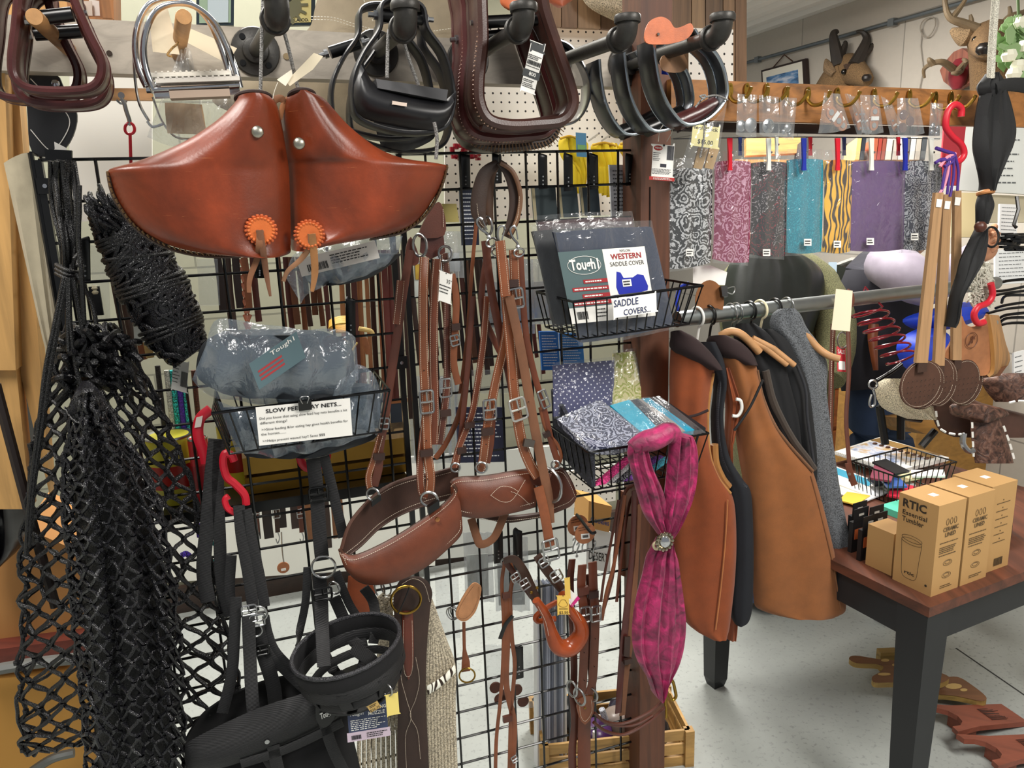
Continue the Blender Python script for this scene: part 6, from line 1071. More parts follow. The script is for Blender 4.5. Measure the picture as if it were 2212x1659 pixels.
p = Pan(W(1807, 748, 2.12), W(1826, 750, 2.12), W(1809, 802, 2.12)); k = M(); p.rect(k, 0, 0, 1, 1, 0, .001); o = tag(k.obj('sale_tag', mat('plain', '#b81f2b', .5), None, False), 'small red sale tag below the cream paper tag', 'tag'); k = M(); p.rect(k, .15, .58, .9, .92, .0006, .0004); p.text(k, 'SALE', .1, .28, .16, .8); k.obj('white_print', WHT, o, False); k = M(); k.tube([W(1820, 735, 2.12)+(RGT*math.cos(q)+UPV*1.6*math.sin(q))*.014 for q in np.arange(16)*2*math.pi/16], .0022, 6, closed=True); k.obj('ring', STL, o)
# hangers and vests
def hh(label, x, y, c, d=0., drop=70, shp=None):
    q = railp(x); t = thing('clothes_hanger', label, 'hanger', q-Z3*.13, 'hangers on the clothes rail'); R = .0245; n = nrm(np.cross(RR-RL, Z3)); k = M(); P = [q+(n*math.cos(a)*R+Z3*math.sin(a)*R) for a in np.linspace(-.5, 3.6, 12)]; P = P[::-1] if False else P
    P = [q-Z3*drop*.0011+n*0, q-Z3*.045+n*.004]+[q+(n*math.cos(a)*R+Z3*math.sin(a)*R) for a in np.linspace(-1.2, 3.3, 12)]; k.tube(sm(P, 3), .0032 if c != STL else .0018, 8); k.obj('hook', c, t); return t, q-Z3*drop*.0011
IVO = mat('plain', '#e3d9b5', .4); WHP = mat('plain', '#e6e6e0', .4); HW = mat('wood', '#b98a5c', ax=0, lo=.9)
for x, c, dr, lab in ((1507, WHP, 60, 'white plastic hanger leftmost on the rail'), (1530, BLK, 60, 'black plastic hanger behind the oval leather piece'), (1576, STL, 50, 'steel wire hanger hook left of its twin'), (1592, STL, 50, 'steel wire hanger hook right of its twin'), (1620, BLK, 70, 'black plastic hanger left of the ivory one'), (1641, IVO, 75, 'ivory plastic hanger on the rail'), (1673, BLK, 80, 'black plastic hanger holding the grey wool vest'), (1700, STL, 30, 'steel hanger hook rightmost on the rail')):
    t, q = hh(lab, x, 0, c, drop=dr)
    if c in (WHP,): k = M(); k.tube(sm([q+RGT*.0, q-Z3*.03-RGT*.0, q-Z3*.08+RGT*.03], 4), .007, 8); k.obj('shoulder', c, t)
def vest(name, label, R_, Y, m, th, fold, seed, tr=None, n=5, ff=5, K=22): k = M(); k.rows(R_, 0, th=th, K=K, back=.35, fold=fold, ff=ff, seed=seed, pf=PYf(Y), n=n); return one(k, name, m, label, 'vest', 'vests on the clothes rail')
def YL(o, L, w, Y, off, m, nm): P = sm([PYf(Y)(x, y, off) for x, y in L], 6); k = M(); k.tube(P, [pm(p, w)/2 for p in P], 8); return k.obj(nm, m, o)
RUS, TAN, NVY = mat('cloth', '#864019'), mat('cloth', '#865026'), mat('cloth', '#14171e'); DKC = mat('cloth', '#2a1b1c'); LIN = mat('cloth', '#9a6a35', .4)
vest('vest', 'grey wool vest with a standing collar, last on the rail', [(668, 1680, 1714), (682, 1666, 1728), (710, 1664, 1742), (745, 1690, 1768), (790, 1712, 1786), (850, 1730, 1784), (950, 1740, 1797), (1050, 1748, 1812), (1130, 1758, 1828), (1185, 1775, 1839), (1208, 1790, 1836), (1218, 1804, 1822)], 1.915, mat('wool', '#54575b'), .03, .003, 21, ff=2.5)
o = vest('vest', 'black fleece vest hung just in front of the grey wool vest', [(712, 1610, 1668), (735, 1606, 1700), (775, 1630, 1722), (830, 1650, 1746), (900, 1670, 1758), (980, 1700, 1766), (1040, 1720, 1764)], 1.90, mat('cloth', '#17181b'), .025, .004, 22, ff=3); YL(o, [(1722, 790), (1740, 840), (1744, 900), (1752, 960), (1758, 1000)], 6, 1.90, .04, mat('cloth', '#2a2c31'), 'armhole_binding')
vest('vest', 'black soft vest with the two wooden hanger tips over it', [(700, 1590, 1630), (726, 1584, 1664), (770, 1600, 1690), (830, 1630, 1706), (900, 1650, 1724), (960, 1680, 1730), (1000, 1700, 1734)], 1.885, mat('cloth', '#101114'), .025, .004, 23, ff=3)
for x, y, lab in ((1700, 788, 'wooden hanger tip showing at the black vest shoulder, left one'), (1716, 789, 'wooden hanger tip showing at the black vest shoulder, right one')): k = M(); a_ = PYf(1.85)(x-90, y-60); b_ = PYf(1.85)(x, y); k.tube([a_, (a_+b_)/2+Z3*.006, b_], [.006, .008, .007], 10); one(k, 'wooden_hanger', HW, lab, 'hanger', 'wooden hangers')
k = M(); k.tube(sm([PYf(1.9)(1735, 715), PYf(1.89)(1765, 750), PYf(1.88)(1790, 768), PYf(1.87)(1814, 776)], 5), .009, 10); one(k, 'wooden_hanger', HW, 'pale wooden hanger arm sticking out of the grey wool vest', 'hanger', 'wooden hangers')
k = M(); k.tube(sm([PYf(1.85)(1556, 726), PYf(1.84)(1580, 716), PYf(1.84)(1606, 726), PYf(1.85)(1640, 760)], 5), .010, 10); one(k, 'wooden_hanger', HW, 'tan wooden hanger shoulders above the tan vest collar', 'hanger', 'wooden hangers')
o = vest('vest', 'long tan canvas work vest, widest of the hung vests', [(748, 1552, 1600), (764, 1548, 1620), (800, 1560, 1634), (860, 1576, 1650), (910, 1584, 1672), (950, 1590, 1698), (990, 1596, 1732), (1012, 1600, 1752), (1030, 1603, 1760), (1100, 1612, 1780), (1200, 1622, 1804), (1280, 1627, 1820), (1314, 1636, 1827), (1328, 1690, 1800)], 1.86, TAN, .05, .0045, 31, ff=2.2)
YL(o, [(1636, 800), (1648, 860), (1668, 910), (1700, 955), (1736, 996), (1756, 1018)], 7, 1.86, .03, mat('cloth', '#6e4a2e'), 'armhole_binding'); YL(o, [(1654, 800), (1668, 860), (1690, 910), (1716, 955), (1744, 992), (1758, 1014)], 16, 1.86, .0, mat('cloth', '#3c332c'), 'lining_edge'); YL(o, [(1752, 1028), (1776, 1120), (1800, 1220), (1816, 1316)], 3, 1.86, .035, mat('cloth', '#7c4e28'), 'side_seam'); YL(o, [(1648, 820), (1620, 880), (1586, 930)], 6, 1.86, .07, INK, 'dark_cord')
k = M(); k.rows([(726, 1532, 1568), (740, 1526, 1600), (765, 1545, 1626), (790, 1600, 1634)], 0, th=.04, pf=PYf(1.84), K=14, back=.8); k.obj('collar', DKC, o)
o = vest('vest', 'second rust canvas vest mostly hidden, with a white plastic hook at its edge', [(795, 1556, 1574), (820, 1560, 1584), (870, 1566, 1604), (900, 1566, 1596), (950, 1564, 1584), (1000, 1566, 1580), (1300, 1570, 1592), (1378, 1568, 1588)], 1.85, RUS, .03, .003, 33); k = M(); k.tube(sm([PYf(1.81)(*q) for q in ((1590, 862), (1600, 866), (1602, 884), (1594, 898), (1582, 898))], 5), .0042, 8); k.obj('white_hook', WHP, o)
o = vest('vest', 'navy blue canvas vest between the rust and tan vests', [(740, 1500, 1545), (780, 1520, 1562), (830, 1540, 1568), (900, 1535, 1560), (980, 1540, 1572), (1030, 1556, 1600), (1058, 1566, 1619), (1110, 1575, 1624), (1200, 1578, 1626), (1300, 1574, 1624), (1336, 1580, 1616), (1346, 1586, 1600)], 1.83, NVY, .035, .002, 34, ff=2); YL(o, [(1560, 790), (1552, 880), (1556, 960), (1576, 1020), (1612, 1052)], 11, 1.83, .025, mat('webbing', '#1a1e27'), 'armhole_binding')
o = vest('vest', 'rust orange canvas vest nearest the square post', [(738, 1450, 1508), (760, 1448, 1526), (800, 1446, 1543), (850, 1446, 1536), (910, 1446, 1530), (980, 1446, 1536), (1030, 1446, 1556), (1062, 1446, 1578), (1100, 1446, 1588), (1180, 1448, 1591), (1260, 1450, 1587), (1320, 1468, 1580), (1354, 1492, 1574), (1374, 1530, 1566)], 1.80, RUS, .045, .004, 35, ff=2.2)
YL(o, [(1541, 806), (1531, 870), (1529, 930), (1535, 990), (1552, 1034), (1578, 1066)], 7, 1.80, .025, mat('cloth', '#a8743c'), 'armhole_binding'); YL(o, [(1543, 960), (1546, 1000), (1560, 1034), (1574, 1052)], 18, 1.80, .0, LIN, 'lining_edge'); YL(o, [(1572, 1080), (1566, 1180), (1556, 1280), (1546, 1360)], 3, 1.80, .045, mat('cloth', '#b4703c'), 'side_seam'); YL(o, [(1480, 902), (1506, 896), (1530, 886)], 6, 1.80, .06, DKC, 'dark_tab')
k = M(); k.rows([(716, 1450, 1470), (730, 1448, 1500), (755, 1450, 1530), (785, 1500, 1552), (800, 1530, 1558)], 0, th=.04, pf=PYf(1.775), K=14, back=.8); k.obj('collar', DKC, o)
# leather oval and clipped card
t = thing('oval_leather', 'tan suede oval leather piece hung on the rail with a binder clip', 'leather piece', W(1533, 697, 1.9)); c = W(1533, 650, 1.9); k = M(); k.slab([c+(RGT*31*math.cos(q)+UPV*45*math.sin(q))*1.9/FP for q in np.arange(28)*2*math.pi/28], FWD*.004); k.obj('leather', mat('leather', '#7a4c26', .8), t)
k = M(); k.slab([W(1497, 576, 1.93), W(1534, 573, 1.93), W(1571, 588, 1.93), W(1566, 616, 1.93), W(1497, 612, 1.93)], FWD*.001); o = one(k, 'paper_card', PAP, 'white paper card clipped above the oval leather piece', 'card', smooth=False)
k = M(); c = W(1566, 628, 1.88); k.loft([[c+UPV*.012-RGT*.010, c+UPV*.012+RGT*.006, c-UPV*.014+RGT*.008, c-UPV*.014-RGT*.006], [c+UPV*.010-RGT*.010+FWD*.022, c+UPV*.012+RGT*.006+FWD*.022, c-UPV*.014+RGT*.008+FWD*.022, c-UPV*.014-RGT*.006+FWD*.022]]); o = one(k, 'binder_clip', BLK, 'large black binder clip beside the oval leather piece', 'clip'); k = M(); k.tube(sm([c+RGT*.006+UPV*.006, c+RGT*.022+UPV*.010, c+RGT*.024, c+RGT*.018-UPV*.008, c+RGT*.006-UPV*.004], 4), .0014, 6); k.obj('wire_handle', STL, o)
k = M(); k.tube(sm(Ws([(1488, 612, 1.97), (1470, 622, 1.97), (1462, 650, 1.97), (1470, 690, 1.97)]), 6), .005, 8); one(k, 'blue_loop', mat('plain', '#1f3bb5', .4), 'bright blue plastic loop behind the saddle cover basket corner', 'loop')
# ---------- table and its goods
TZ = .67; F_ = FL(2008, 1313, TZ); d1 = nrm(FL(1822, 1222, TZ)-F_); d2 = V(d1[1], -d1[0], 0); d2 = d2 if d2[0] > 0 else -d2
L1, L2 = .80, .90; TW = mat('wood', '#5c3322', ax=1, lo=.65, hi=1.25, k=.7); LEG = mat('plain', '#14161a', .5)
t = thing('wooden_table', 'dark wood topped table with black apron and square tapered legs', 'table', (F_+d1*L1/2+d2*L2/2)*V(1, 1, 0)); k = M(); k.box(F_+d1*L1/2+d2*L2/2-Z3*.0125, d1*L1/2, d2*L2/2, Z3*.0125); k.obj('table_top', TW, t, False)
k = M()
for a, b in ((0, 1), (1, 0)):
    for s in (0, 1): c = F_+d1*(L1/2 if a == 0 else (.03 if s == 0 else L1-.03))+d2*((.03 if s == 0 else L2-.03) if a == 0 else L2/2)-Z3*.07; k.box(c, (d1*(L1/2-.03)) if a == 0 else d1*.01, d2*.01 if a == 0 else d2*(L2/2-.03), Z3*.045)
k.obj('apron', LEG, t, False)
for a in (.045, L1-.045):
    for b in (.045, L2-.045):
        c = F_+d1*a+d2*b; k = M(); k.loft([[c*V(1, 1, 0)+Z3*z+(d1*sx+d2*sy)*h for sx, sy in ((-1, -1), (1, -1), (1, 1), (-1, 1))] for z, h in ((0, .020), (.03, .027), (TZ-.026, .040))]); k.obj('leg', LEG, t, False)
KRA = mat('plain', '#b08a57', .7); 
def tbox(C, a, b, h, m=KRA): k = M(); k.box(C+d1*a/2+d2*b/2+Z3*h/2, d1*a/2, d2*b/2, Z3*h/2); return k
C0 = FL(2010, 1290, TZ); A_, B_, H_ = .102, .096, .226
for i in range(3):
    C = C0+d2*i*(B_+.008)+d1*(.012 if i == 2 else 0); lab = ('brown cardboard tumbler box nearest the table corner, with its lined cup drawing', 'brown cardboard tumbler box, middle one of three in the row', 'brown cardboard tumbler box with a barcode, farthest right in the row')[i]
    o = one(tbox(C, A_, B_, H_), 'tumbler_box', KRA, lab, 'box', 'tumbler boxes on the table', smooth=False)
    pl = Pan(C+d1*A_+Z3*H_-d2*.0003, C+Z3*H_-d2*.0003, C+d1*A_-d2*.0003); pr = Pan(C+Z3*H_-d1*.0003, C+d2*B_+Z3*H_-d1*.0003, C-d1*.0003); 
    k = M(); lk = M()
    if i == 0:
        pl.text(k, 'RTIC', .12, .13, .085, .6, bold=.03); pl.text(k, 'Essential', .13, .215, .05, .62, bold=.01); pl.text(k, 'Tumbler', .13, .29, .055, .55, bold=.01)
        for el, ry, cy in ((.26, .035, .46), (.26, .035, .49)): k.tube([pl.pt(.42+el*math.cos(q), cy+ry*math.sin(q), .0006) for q in np.arange(24)*2*math.pi/24], .0004, 4, closed=True)
        k.tube(sm([pl.pt(u, v, .0006) for u, v in ((.16, .49), (.20, .7), (.24, .88), (.42, .91), (.60, .88), (.64, .7), (.68, .49))], 4), .0004, 4); pl.text(k, 'rtic', .30, .86, .035, .26, bold=.02); k.disc(pl.pt(.86, .9, .0005), pl.n, .003, .0006, 14); k.obj('print', mat('plain', '#2a2218', .7), o, False)
    k = M(); g = pr
    if i < 2:
        g.text(k, 'CERAMIC', .5, .30, .045, .55, ctr=True, bold=.015); g.text(k, 'LINED', .5, .36, .045, .38, ctr=True, bold=.015)
        for u in (.36, .5, .64): k.tube([g.pt(u+.045*math.cos(q), .20+.035*math.sin(q), .0006) for q in np.arange(16)*2*math.pi/16], .0005, 4, closed=True)
        g.lines(k, .15, .85, [.42, .47, .49, .51, .53, .56], .008, i+3); 
        for cy in (.66, .80): k.tube([g.pt(.5+.16*math.cos(q), cy+.03*math.sin(q), .0006) for q in np.arange(20)*2*math.pi/20], .0004, 4, closed=True); k.tube([g.pt(.5+.10*math.cos(q), cy-.004+.018*math.sin(q), .0006) for q in np.arange(16)*2*math.pi/16], .0004, 4, closed=True)
        g.lines(k, .3, .8, [.91, .93], .007, i)
    else:
        for v in (.18, .27, .36, .45, .54, .63): k.disc(g.pt(.5, v, .0005), g.n, .0016, .0005, 8); g.lines(k, .25, .8, [v+.03], .007, int(v*100))
        g.bars(k, .38, .86, .72, .95)
    k.obj('side_print', mat('plain', '#4a3a24', .7), o, False); k = M(); pt = Pan(C+d1*A_+Z3*H_, C+d1*A_+d2*B_+Z3*H_, C+Z3*H_); pt.n = Z3; pt.rect(k, .42, .42, .62, .58, .0006, .0005); k.obj('top_sticker', WHT, o, False)
C = C0+d1*(A_+.012)+d2*.01; one(tbox(C, .075, .07, .11), 'cardboard_box', KRA, 'small plain brown cardboard box left of the nearest tumbler box', 'box', smooth=False)
for i, (a, b) in enumerate(((.205, .01), (.205, .045), (.25, .03), (.24, .075), (.28, .06))):
    C = C0+d1*a+d2*b; k = tbox(C, .012, .055, .085); o = one(k, 'hanging_pack', mat('plain', '#151517', .5), 'black and orange boxed accessory pack, %s of the cluster on the table' % ('front left', 'front right', 'middle left', 'rear right', 'rearmost')[i], 'pack', 'black hanging packs', smooth=False)
    k = M(); C1 = C+Z3*.085; k.box(C1+d2*.0275+Z3*.018, d1*.001, d2*.026, Z3*.018); k.obj('hang_tab', BLKM, o, False); k = M(); k.box(C1+d2*.0275+Z3*.018-d1*.0012, d1*.0004, d2*.009, Z3*.003); k.obj('euro_slot', mat('plain', '#a8a49c'), o, False)
    k = M(); k.box(C+d2*.0275+Z3*.05-d1*.0006, d1*.0005, d2*.02, Z3*.014); k.obj('orange_panel', mat('plain', '#b0552a'), o, False)
# wire basket, calendars and papers on the table
TB0 = FL(1935, 1100, TZ); k = M(); t = thing('wire_basket', 'black wire basket of small packets standing on the table', 'basket', TB0, 'black wire baskets on the table'); TT = [TB0+Z3*.10, TB0+d2*.26+Z3*.10, TB0+d2*.26+d1*.17+Z3*.10, TB0+d1*.17+Z3*.10]; BB_ = [p-Z3*.098+nrm((TT[0]+TT[2])/2-p)*.02 for p in TT]; k.tube(TT, .003, 6, closed=True); k.obj('rim', WIRE, t); k = M(); k.tube(BB_, .002, 6, closed=True)
for s in range(4):
    for j in range(10): f = j/10; k.tube([TT[s]*(1-f)+TT[(s+1) % 4]*f, BB_[s]*(1-f)+BB_[(s+1) % 4]*f], .0015, 4)
k.obj('wires', WIRE, t); rg = random.Random(12)
for i in range(8):
    c = TB0+d2*rg.uniform(.05, .21)+d1*rg.uniform(.04, .13)+Z3*(.02+.008*i); k = M(); a = rg.uniform(0, 3); e = d1*math.cos(a)+d2*math.sin(a); f = nrm(np.cross(Z3, e)); k.box(c, e*.045+Z3*.006, f*.03, Z3*.003); cc = ('#d7d9dc', '#b8243a', '#262a33', '#d8c9a0', '#3b5a9c', '#ece9e2', '#7d3a4c', '#1e1e22')[i]
    one(k, 'small_packet', mat('plain', cc, .3), 'small %s packet in the table wire basket' % ('silver', 'red', 'charcoal', 'sand coloured', 'blue', 'white', 'plum', 'black')[i], 'packet', 'packets in the table basket', smooth=False)
def flat(name, lab, L, z, m, cat, th=.006, par=None): k = M(); k.slab([FL(x, y, z) for x, y in L], -Z3*th); return one(k, name, m, lab, cat, smooth=False) if par is None else k.obj(name, m, par, False)
o = flat('wall_calendar', 'spiral bound calendar with running horses under a pale sky, top of its pile', [(1803, 975), (1936, 1017), (2050, 988), (1900, 944)], TZ+.045, PAP, 'calendar', .012)
n_ = NT('calendar_picture'); f_ = n_.noise(26, 5, src=n_.map((1, 1, 1))); n_.col(n_.ramp(f_, [(.35, '#7f8fb4'), (.5, '#d8dbe6'), (.65, '#c9a774')])); flat('printed_picture', '', [(1830, 968), (1942, 1002), (2034, 984), (1905, 948)], TZ+.0464, n_.m, '', .001, o); flat('meadow_band', '', [(1880, 950), (1900, 946), (2034, 982), (2010, 990)], TZ+.0472, mat('wood', '#9c7a45', ax=0), '', .0006, o)
k = M(); rg = random.Random(5)
for i in range(9): c = FL(1890+14*i, 958+4*i, TZ+.049); k.ball(c, .006, 8, (1.6, 1, .7))
k.obj('painted_horses', mat('plain', '#5a3620'), o); k = M(); a_, b_ = FL(1805, 978, TZ+.046), FL(1936, 1017, TZ+.046)
for i in range(34): q = a_+(b_-a_)*i/33; k.tube([q+V(0, .004, .001), q+Z3*.005, q-V(0, .004, 0)-Z3*.003, q-Z3*.008], .0009, 4)
k.obj('spiral_binding', WHT, o)
o = flat('wall_calendar', 'calendar with a turquoise sea picture, below the running horses one', [(1800, 1005), (1895, 1040), (1870, 1068), (1790, 1038)], TZ+.01, PAP, 'calendar', .006); flat('sea_picture', '', [(1802, 1008), (1888, 1040), (1876, 1050), (1796, 1020)], TZ+.011, mat('plain', '#3f9fc0'), '', .0008, o)
for i, (L, c) in enumerate((([(1815, 1040), (1870, 1052), (1850, 1078), (1800, 1062)], '#d9d6cc'), ([(1850, 1050), (1910, 1040), (1925, 1060), (1870, 1082)], '#e4e6ea'), ([(1830, 1062), (1880, 1070), (1850, 1090), (1812, 1080)], '#d9b84a'), ([(1880, 1030), (1940, 1022), (1950, 1040), (1900, 1052)], '#eef0f2'))): flat('loose_packet', '%s flat packet lying on the table between calendars and tumbler boxes' % ('beige', 'silvery', 'yellow', 'white')[i], L, TZ+.006+.003*i, mat('plain', c, .3), 'packet', .004)
t = thing('coiled_belts', 'coil of dark brown leather belts lying behind the farthest tumbler box', 'belts', FL(2150, 1020, TZ)); cc = FL(2150, 1022, TZ); cc = C0+d2*.42+d1*.17
for i in range(5): k = M(); k.ribbon([cc+(d1*math.cos(q)+d2*math.sin(q))*(.035+.011*i)+Z3*.022 for q in np.arange(26)*2*math.pi/26], .036, .004, n=[(d1*math.cos(q)+d2*math.sin(q)) for q in np.arange(26)*2*math.pi/26], closed=True); k.obj('belt', DKB, t)
k = M(); k.box(C0+d1*.30+d2*.45+Z3*.01, d1*.10, d2*.13, Z3*.01); one(k, 'green_tray', mat('plain', '#4fb59a', .5), 'mint green shallow tray behind the coiled belts', 'tray', smooth=False)
# ---------- bootjacks on the floor
def jack(label, base, ax, m, sc=1., dark=None, cut=.0):
    ax = nrm(ax*V(1, 1, 0)); ay = V(-ax[1], ax[0], 0); z0, z1 = .055, .012
    out = [(0, .046), (.035, .042), (.06, .026), (.07, 0), (.06, -.026), (.035, -.042), (0, -.046), (-.004, -.07), (.10, -.052), (.30, -.046), (.30, .046), (.10, .052), (-.004, .07)]
    P = [base+ax*x*sc+ay*y*sc+Z3*(.075-.2*x*sc) for x, y in out]; k = M(); k.slab(P, -Z3*.016); o = one(k, 'bootjack', m, label, 'bootjack', 'bootjacks on the floor', smooth=False); k = M(); k.box(base+ax*.09*sc+Z3*.026, ax*.012, ay*.04, Z3*.025); k.obj('foot_block', m, o, False)
    rg = random.Random(int(base[0]*100)); k = M(); c = base+ax*.21*sc+Z3*(.076-.2*.21*sc); 
    for i in range(14): y = (i-7)*.004; k.tube([c+ay*y-ax*.035+Z3*.0072, c+ay*(y+rg.uniform(-.004, .004))+Z3*.0, c+ay*y+ax*rg.uniform(.01, .035)-Z3*.0065], .0011, 4)
    k.obj('burnt_drawing', dark or mat('plain', '#3c1d14'), o, False); return o
RW_ = mat('wood', '#8a4a37', ax=0, lo=.85, hi=1.1); j0, j1 = FL(2030, 1552, .07), FL(2188, 1541, .015); js = np.linalg.norm(j1-j0)/.30; jack('reddish wooden bootjack with a burnt bison drawing, behind the table leg', j0*V(1, 1, 0), j1-j0, RW_, js); jack('reddish wooden bootjack cut by the photo corner', FL(2112, 1622, .07)*V(1, 1, 0), j1-j0, RW_, js)
YW = mat('wood', '#a98a4c', ax=0); BT = mat('wood', '#7d5538', ax=0, lo=.9)
def animal_jack(label, L, z, m, th=.018, tops=()):
    k = M(); k.slab(sm([FL(x, y, z) for x, y in L], 4, True), -Z3*th); o = one(k, 'shaped_bootjack', YW, label, 'bootjack', 'bootjacks on the floor', smooth=False); k = M(); k.slab(sm([FL(x, y, z+.001) for x, y in L], 4, True), -Z3*.0008); k.obj('burnt_face', BT, o, False)
    k = M(); [k.slab([FL(x+w*math.cos(q), y+h*math.sin(q), z+.002) for q in np.arange(14)*2*math.pi/14], -Z3*.0008) for x, y, w, h in tops]; k.obj('pale_carving', mat('plain', '#c9a868'), o, False); k = M(); c = FL(L[0][0]+80, L[0][1]+22, 0); k.box(V(c[0], c[1], z/2-.01), V(.03, 0, 0), V(0, .015, 0), Z3*(z/2-.01)); k.obj('foot_block', YW, o, False)
animal_jack('pale edged shaped wooden bootjack with dark burnt drawings, farthest under the table', [(1834, 1422), (1848, 1416), (1900, 1424), (1960, 1430), (2010, 1446), (2050, 1462), (2030, 1476), (1980, 1480), (1930, 1474), (1890, 1474), (1884, 1462), (1900, 1452), (1908, 1440), (1890, 1434), (1850, 1432)], .09, BT, tops=((1912, 1426, 9, 3), (1935, 1436, 8, 3), (1910, 1456, 14, 3), (1960, 1446, 10, 4)))
animal_jack('pale edged wooden bootjack with a carved head, second from the far one', [(1980, 1480), (2030, 1466), (2068, 1462), (2100, 1480), (2130, 1505), (2120, 1514), (2070, 1504), (2030, 1500), (1990, 1502)], .05, BT, tops=((2060, 1482, 18, 6), (2082, 1490, 8, 3)))
# ---------- right wall: mounts, picture, conduit
def RWp(px, py, off=0.): r = ray(px, py); return CAM+r*((RW-off)/float(GA @ r))     # a point off metres in front of the right wall
def RL_(L, off=0.): return [RWp(p[0], p[1], off+(p[2] if len(p) > 2 else 0)) for p in L]
k = M(); k.tube(RL_([(1600, 139), (1800, 84), (2091, 2), (2250, -44)], .03), .011, 8); o = one(k, 'conduit', mat('metal', '#8f969a', .5), 'thin grey steel conduit along the top of the block wall', 'conduit')
for x, y in ((1637, 129), (1928, 48)): k = M(); k.box(RWp(x, y, .03), GN*.02, GA*.015, Z3*.018); k.obj('pipe_clamp', mat('metal', '#9aa0a4', .5), o, False)
t = thing('framed_picture', 'dark framed landscape picture hung from a cord on the block wall', 'picture', RWp(1695, 190)); p = Pan(RWp(1644, 152, .03), RWp(1740, 126, .03), RWp(1648, 222, .03)); k = M(); p.rect(k, 0, 0, 1, 1, 0, .02); k.obj('frame', mat('plain', '#2b1c18', .4), t, False); k = M(); p.rect(k, .04, .06, .93, .97, .003, .002); k.obj('mat_board', mat('plain', '#e3dfd2'), t, False); k = M(); p.rect(k, .13, .26, .84, .99, .005, .002); n_ = NT('landscape'); n_.col(n_.ramp(n_.noise(7, 4, src=n_.map((1, 1, 4))), [(.35, '#c7cfe0'), (.5, '#5a86b4'), (.62, '#2f4f78'), (.75, '#c8b89c')])); k.obj('landscape', n_.m, t, False)
k = M(); k.tube(RL_([(1668, 148), (1694, 118), (1712, 132)], .02), .004, 5); k.obj('hanging_cord', mat('plain', '#4a2f20'), t)
k = M(); q = RWp(2004, 58, .02); k.tube([q+(GN*math.cos(a)+Z3*math.sin(a))*(.045+.003*math.sin(3*a)) for a in np.arange(40)*4*math.pi/40], .0035, 5); k.tube(RL_([(1992, 62), (1988, 100), (1994, 150), (1986, 192)], .01), .003, 5); one(k, 'wire_loop', mat('plain', '#9c958a'), 'coiled grey wire loop hanging on the block wall between the mounts', 'wire')
FURT = mat('wool', '#6b5439'); HRN = mat('leather', '#2e2824', .5); ANT = mat('leather', '#77664e', .6)
def skin(rings, n=12):                     # rings: (centre, radius side, radius up) along a path
    k = M(); C = [np.array(r[0]) for r in rings]; out = []
    for i, (c, a, b) in enumerate(rings):
        tt = nrm(C[min(i+1, len(C)-1)]-C[max(i-1, 0)]); u = nrm(np.cross(tt, Z3) if abs(tt[2]) < .95 else np.cross(tt, GN)); w = np.cross(u, tt); out.append([c+u*a*math.cos(q)+w*b*math.sin(q) for q in np.arange(n)*2*math.pi/n])
    k.loft(out); return k
def smr(R, n=4): X = sm([np.r_[r[0], r[1], r[2]] for r in R], n); return [(x[:3], x[3], x[4]) for x in X]
D = 4.3; w = lambda x, y, d=D: W(x, y, d)
t = thing('pronghorn_mount', 'pronghorn antelope head mount with black curved horns on the block wall', 'animal mount', RWp(1830, 190))
skin(smr([(w(1800, 230, 4.55), .17, .19), (w(1806, 190, 4.45), .11, .13), (w(1818, 160, 4.35), .085, .095), (w(1836, 150), .075, .085), (w(1856, 160, 4.2), .055, .06), (w(1868, 168, 4.15), .042, .045), (w(1876, 174, 4.12), .028, .034)])).obj('head_and_neck', FURT, t)
for L in ([(1812, 142), (1804, 100), (1800, 76), (1806, 68), (1811, 72)], [(1816, 120), (1826, 96), (1823, 89)]): k = M(); P = sm([w(x, y, 4.3) for x, y in L], 5); k.tube(P, np.linspace(.038 if len(L) > 3 else .025, .006, len(P)), 8); k.obj('horn', HRN, t)
for L in ([(1846, 142), (1864, 108), (1872, 84), (1864, 70), (1850, 68)], [(1862, 118), (1880, 104), (1893, 86)]): k = M(); P = sm([w(x, y, 4.2) for x, y in L], 5); k.tube(P, np.linspace(.038 if len(L) > 3 else .025, .006, len(P)), 8); k.obj('horn', HRN, t)
k = M(); P = sm([w(1802, 160, 4.3), w(1790, 146, 4.32), w(1784, 128, 4.34)], 4); k.tube(P, np.interp(np.linspace(0, 1, len(P)), [0, .5, 1], [.02, .032, .006]), 8); k.obj('ear', mat('wool', '#6e5a44'), t)
k = M(); k.ball(w(1823, 155, 4.23), .016, 10); k.obj('eye', mat('plain', '#0a0806', .1), t); k = M(); k.ball(w(1872, 168, 4.09), .026, 10, (1, 1, .8)); k.obj('nose', mat('plain', '#1d1512', .4), t)
k = M(); k.rows([(140, 1822, 1850), (150, 1826, 1860), (160, 1846, 1866)], .0, th=.02, pf=lambda x, y, o: W(x, y, 4.22-o), K=8); k.obj('dark_face_patch', mat('wool', '#3b2c22'), t)
t = thing('deer_mount', 'whitetail deer head mount with pale antlers behind the white rope', 'animal mount', RWp(2140, 200)); D2 = 3.3; w2 = lambda x, y, d=D2: W(x, y, d)
skin(smr([(w2(2190, 260, 3.5), .2, .22), (w2(2170, 190, 3.42), .135, .15), (w2(2150, 120, 3.34), .10, .11), (w2(2140, 88, 3.28), .09, .09), (w2(2132, 95, 3.2), .065, .06), (w2(2127, 104, 3.12), .042, .04), (w2(2126, 108, 3.09), .03, .03)])).obj('head_and_neck', FURT, t)
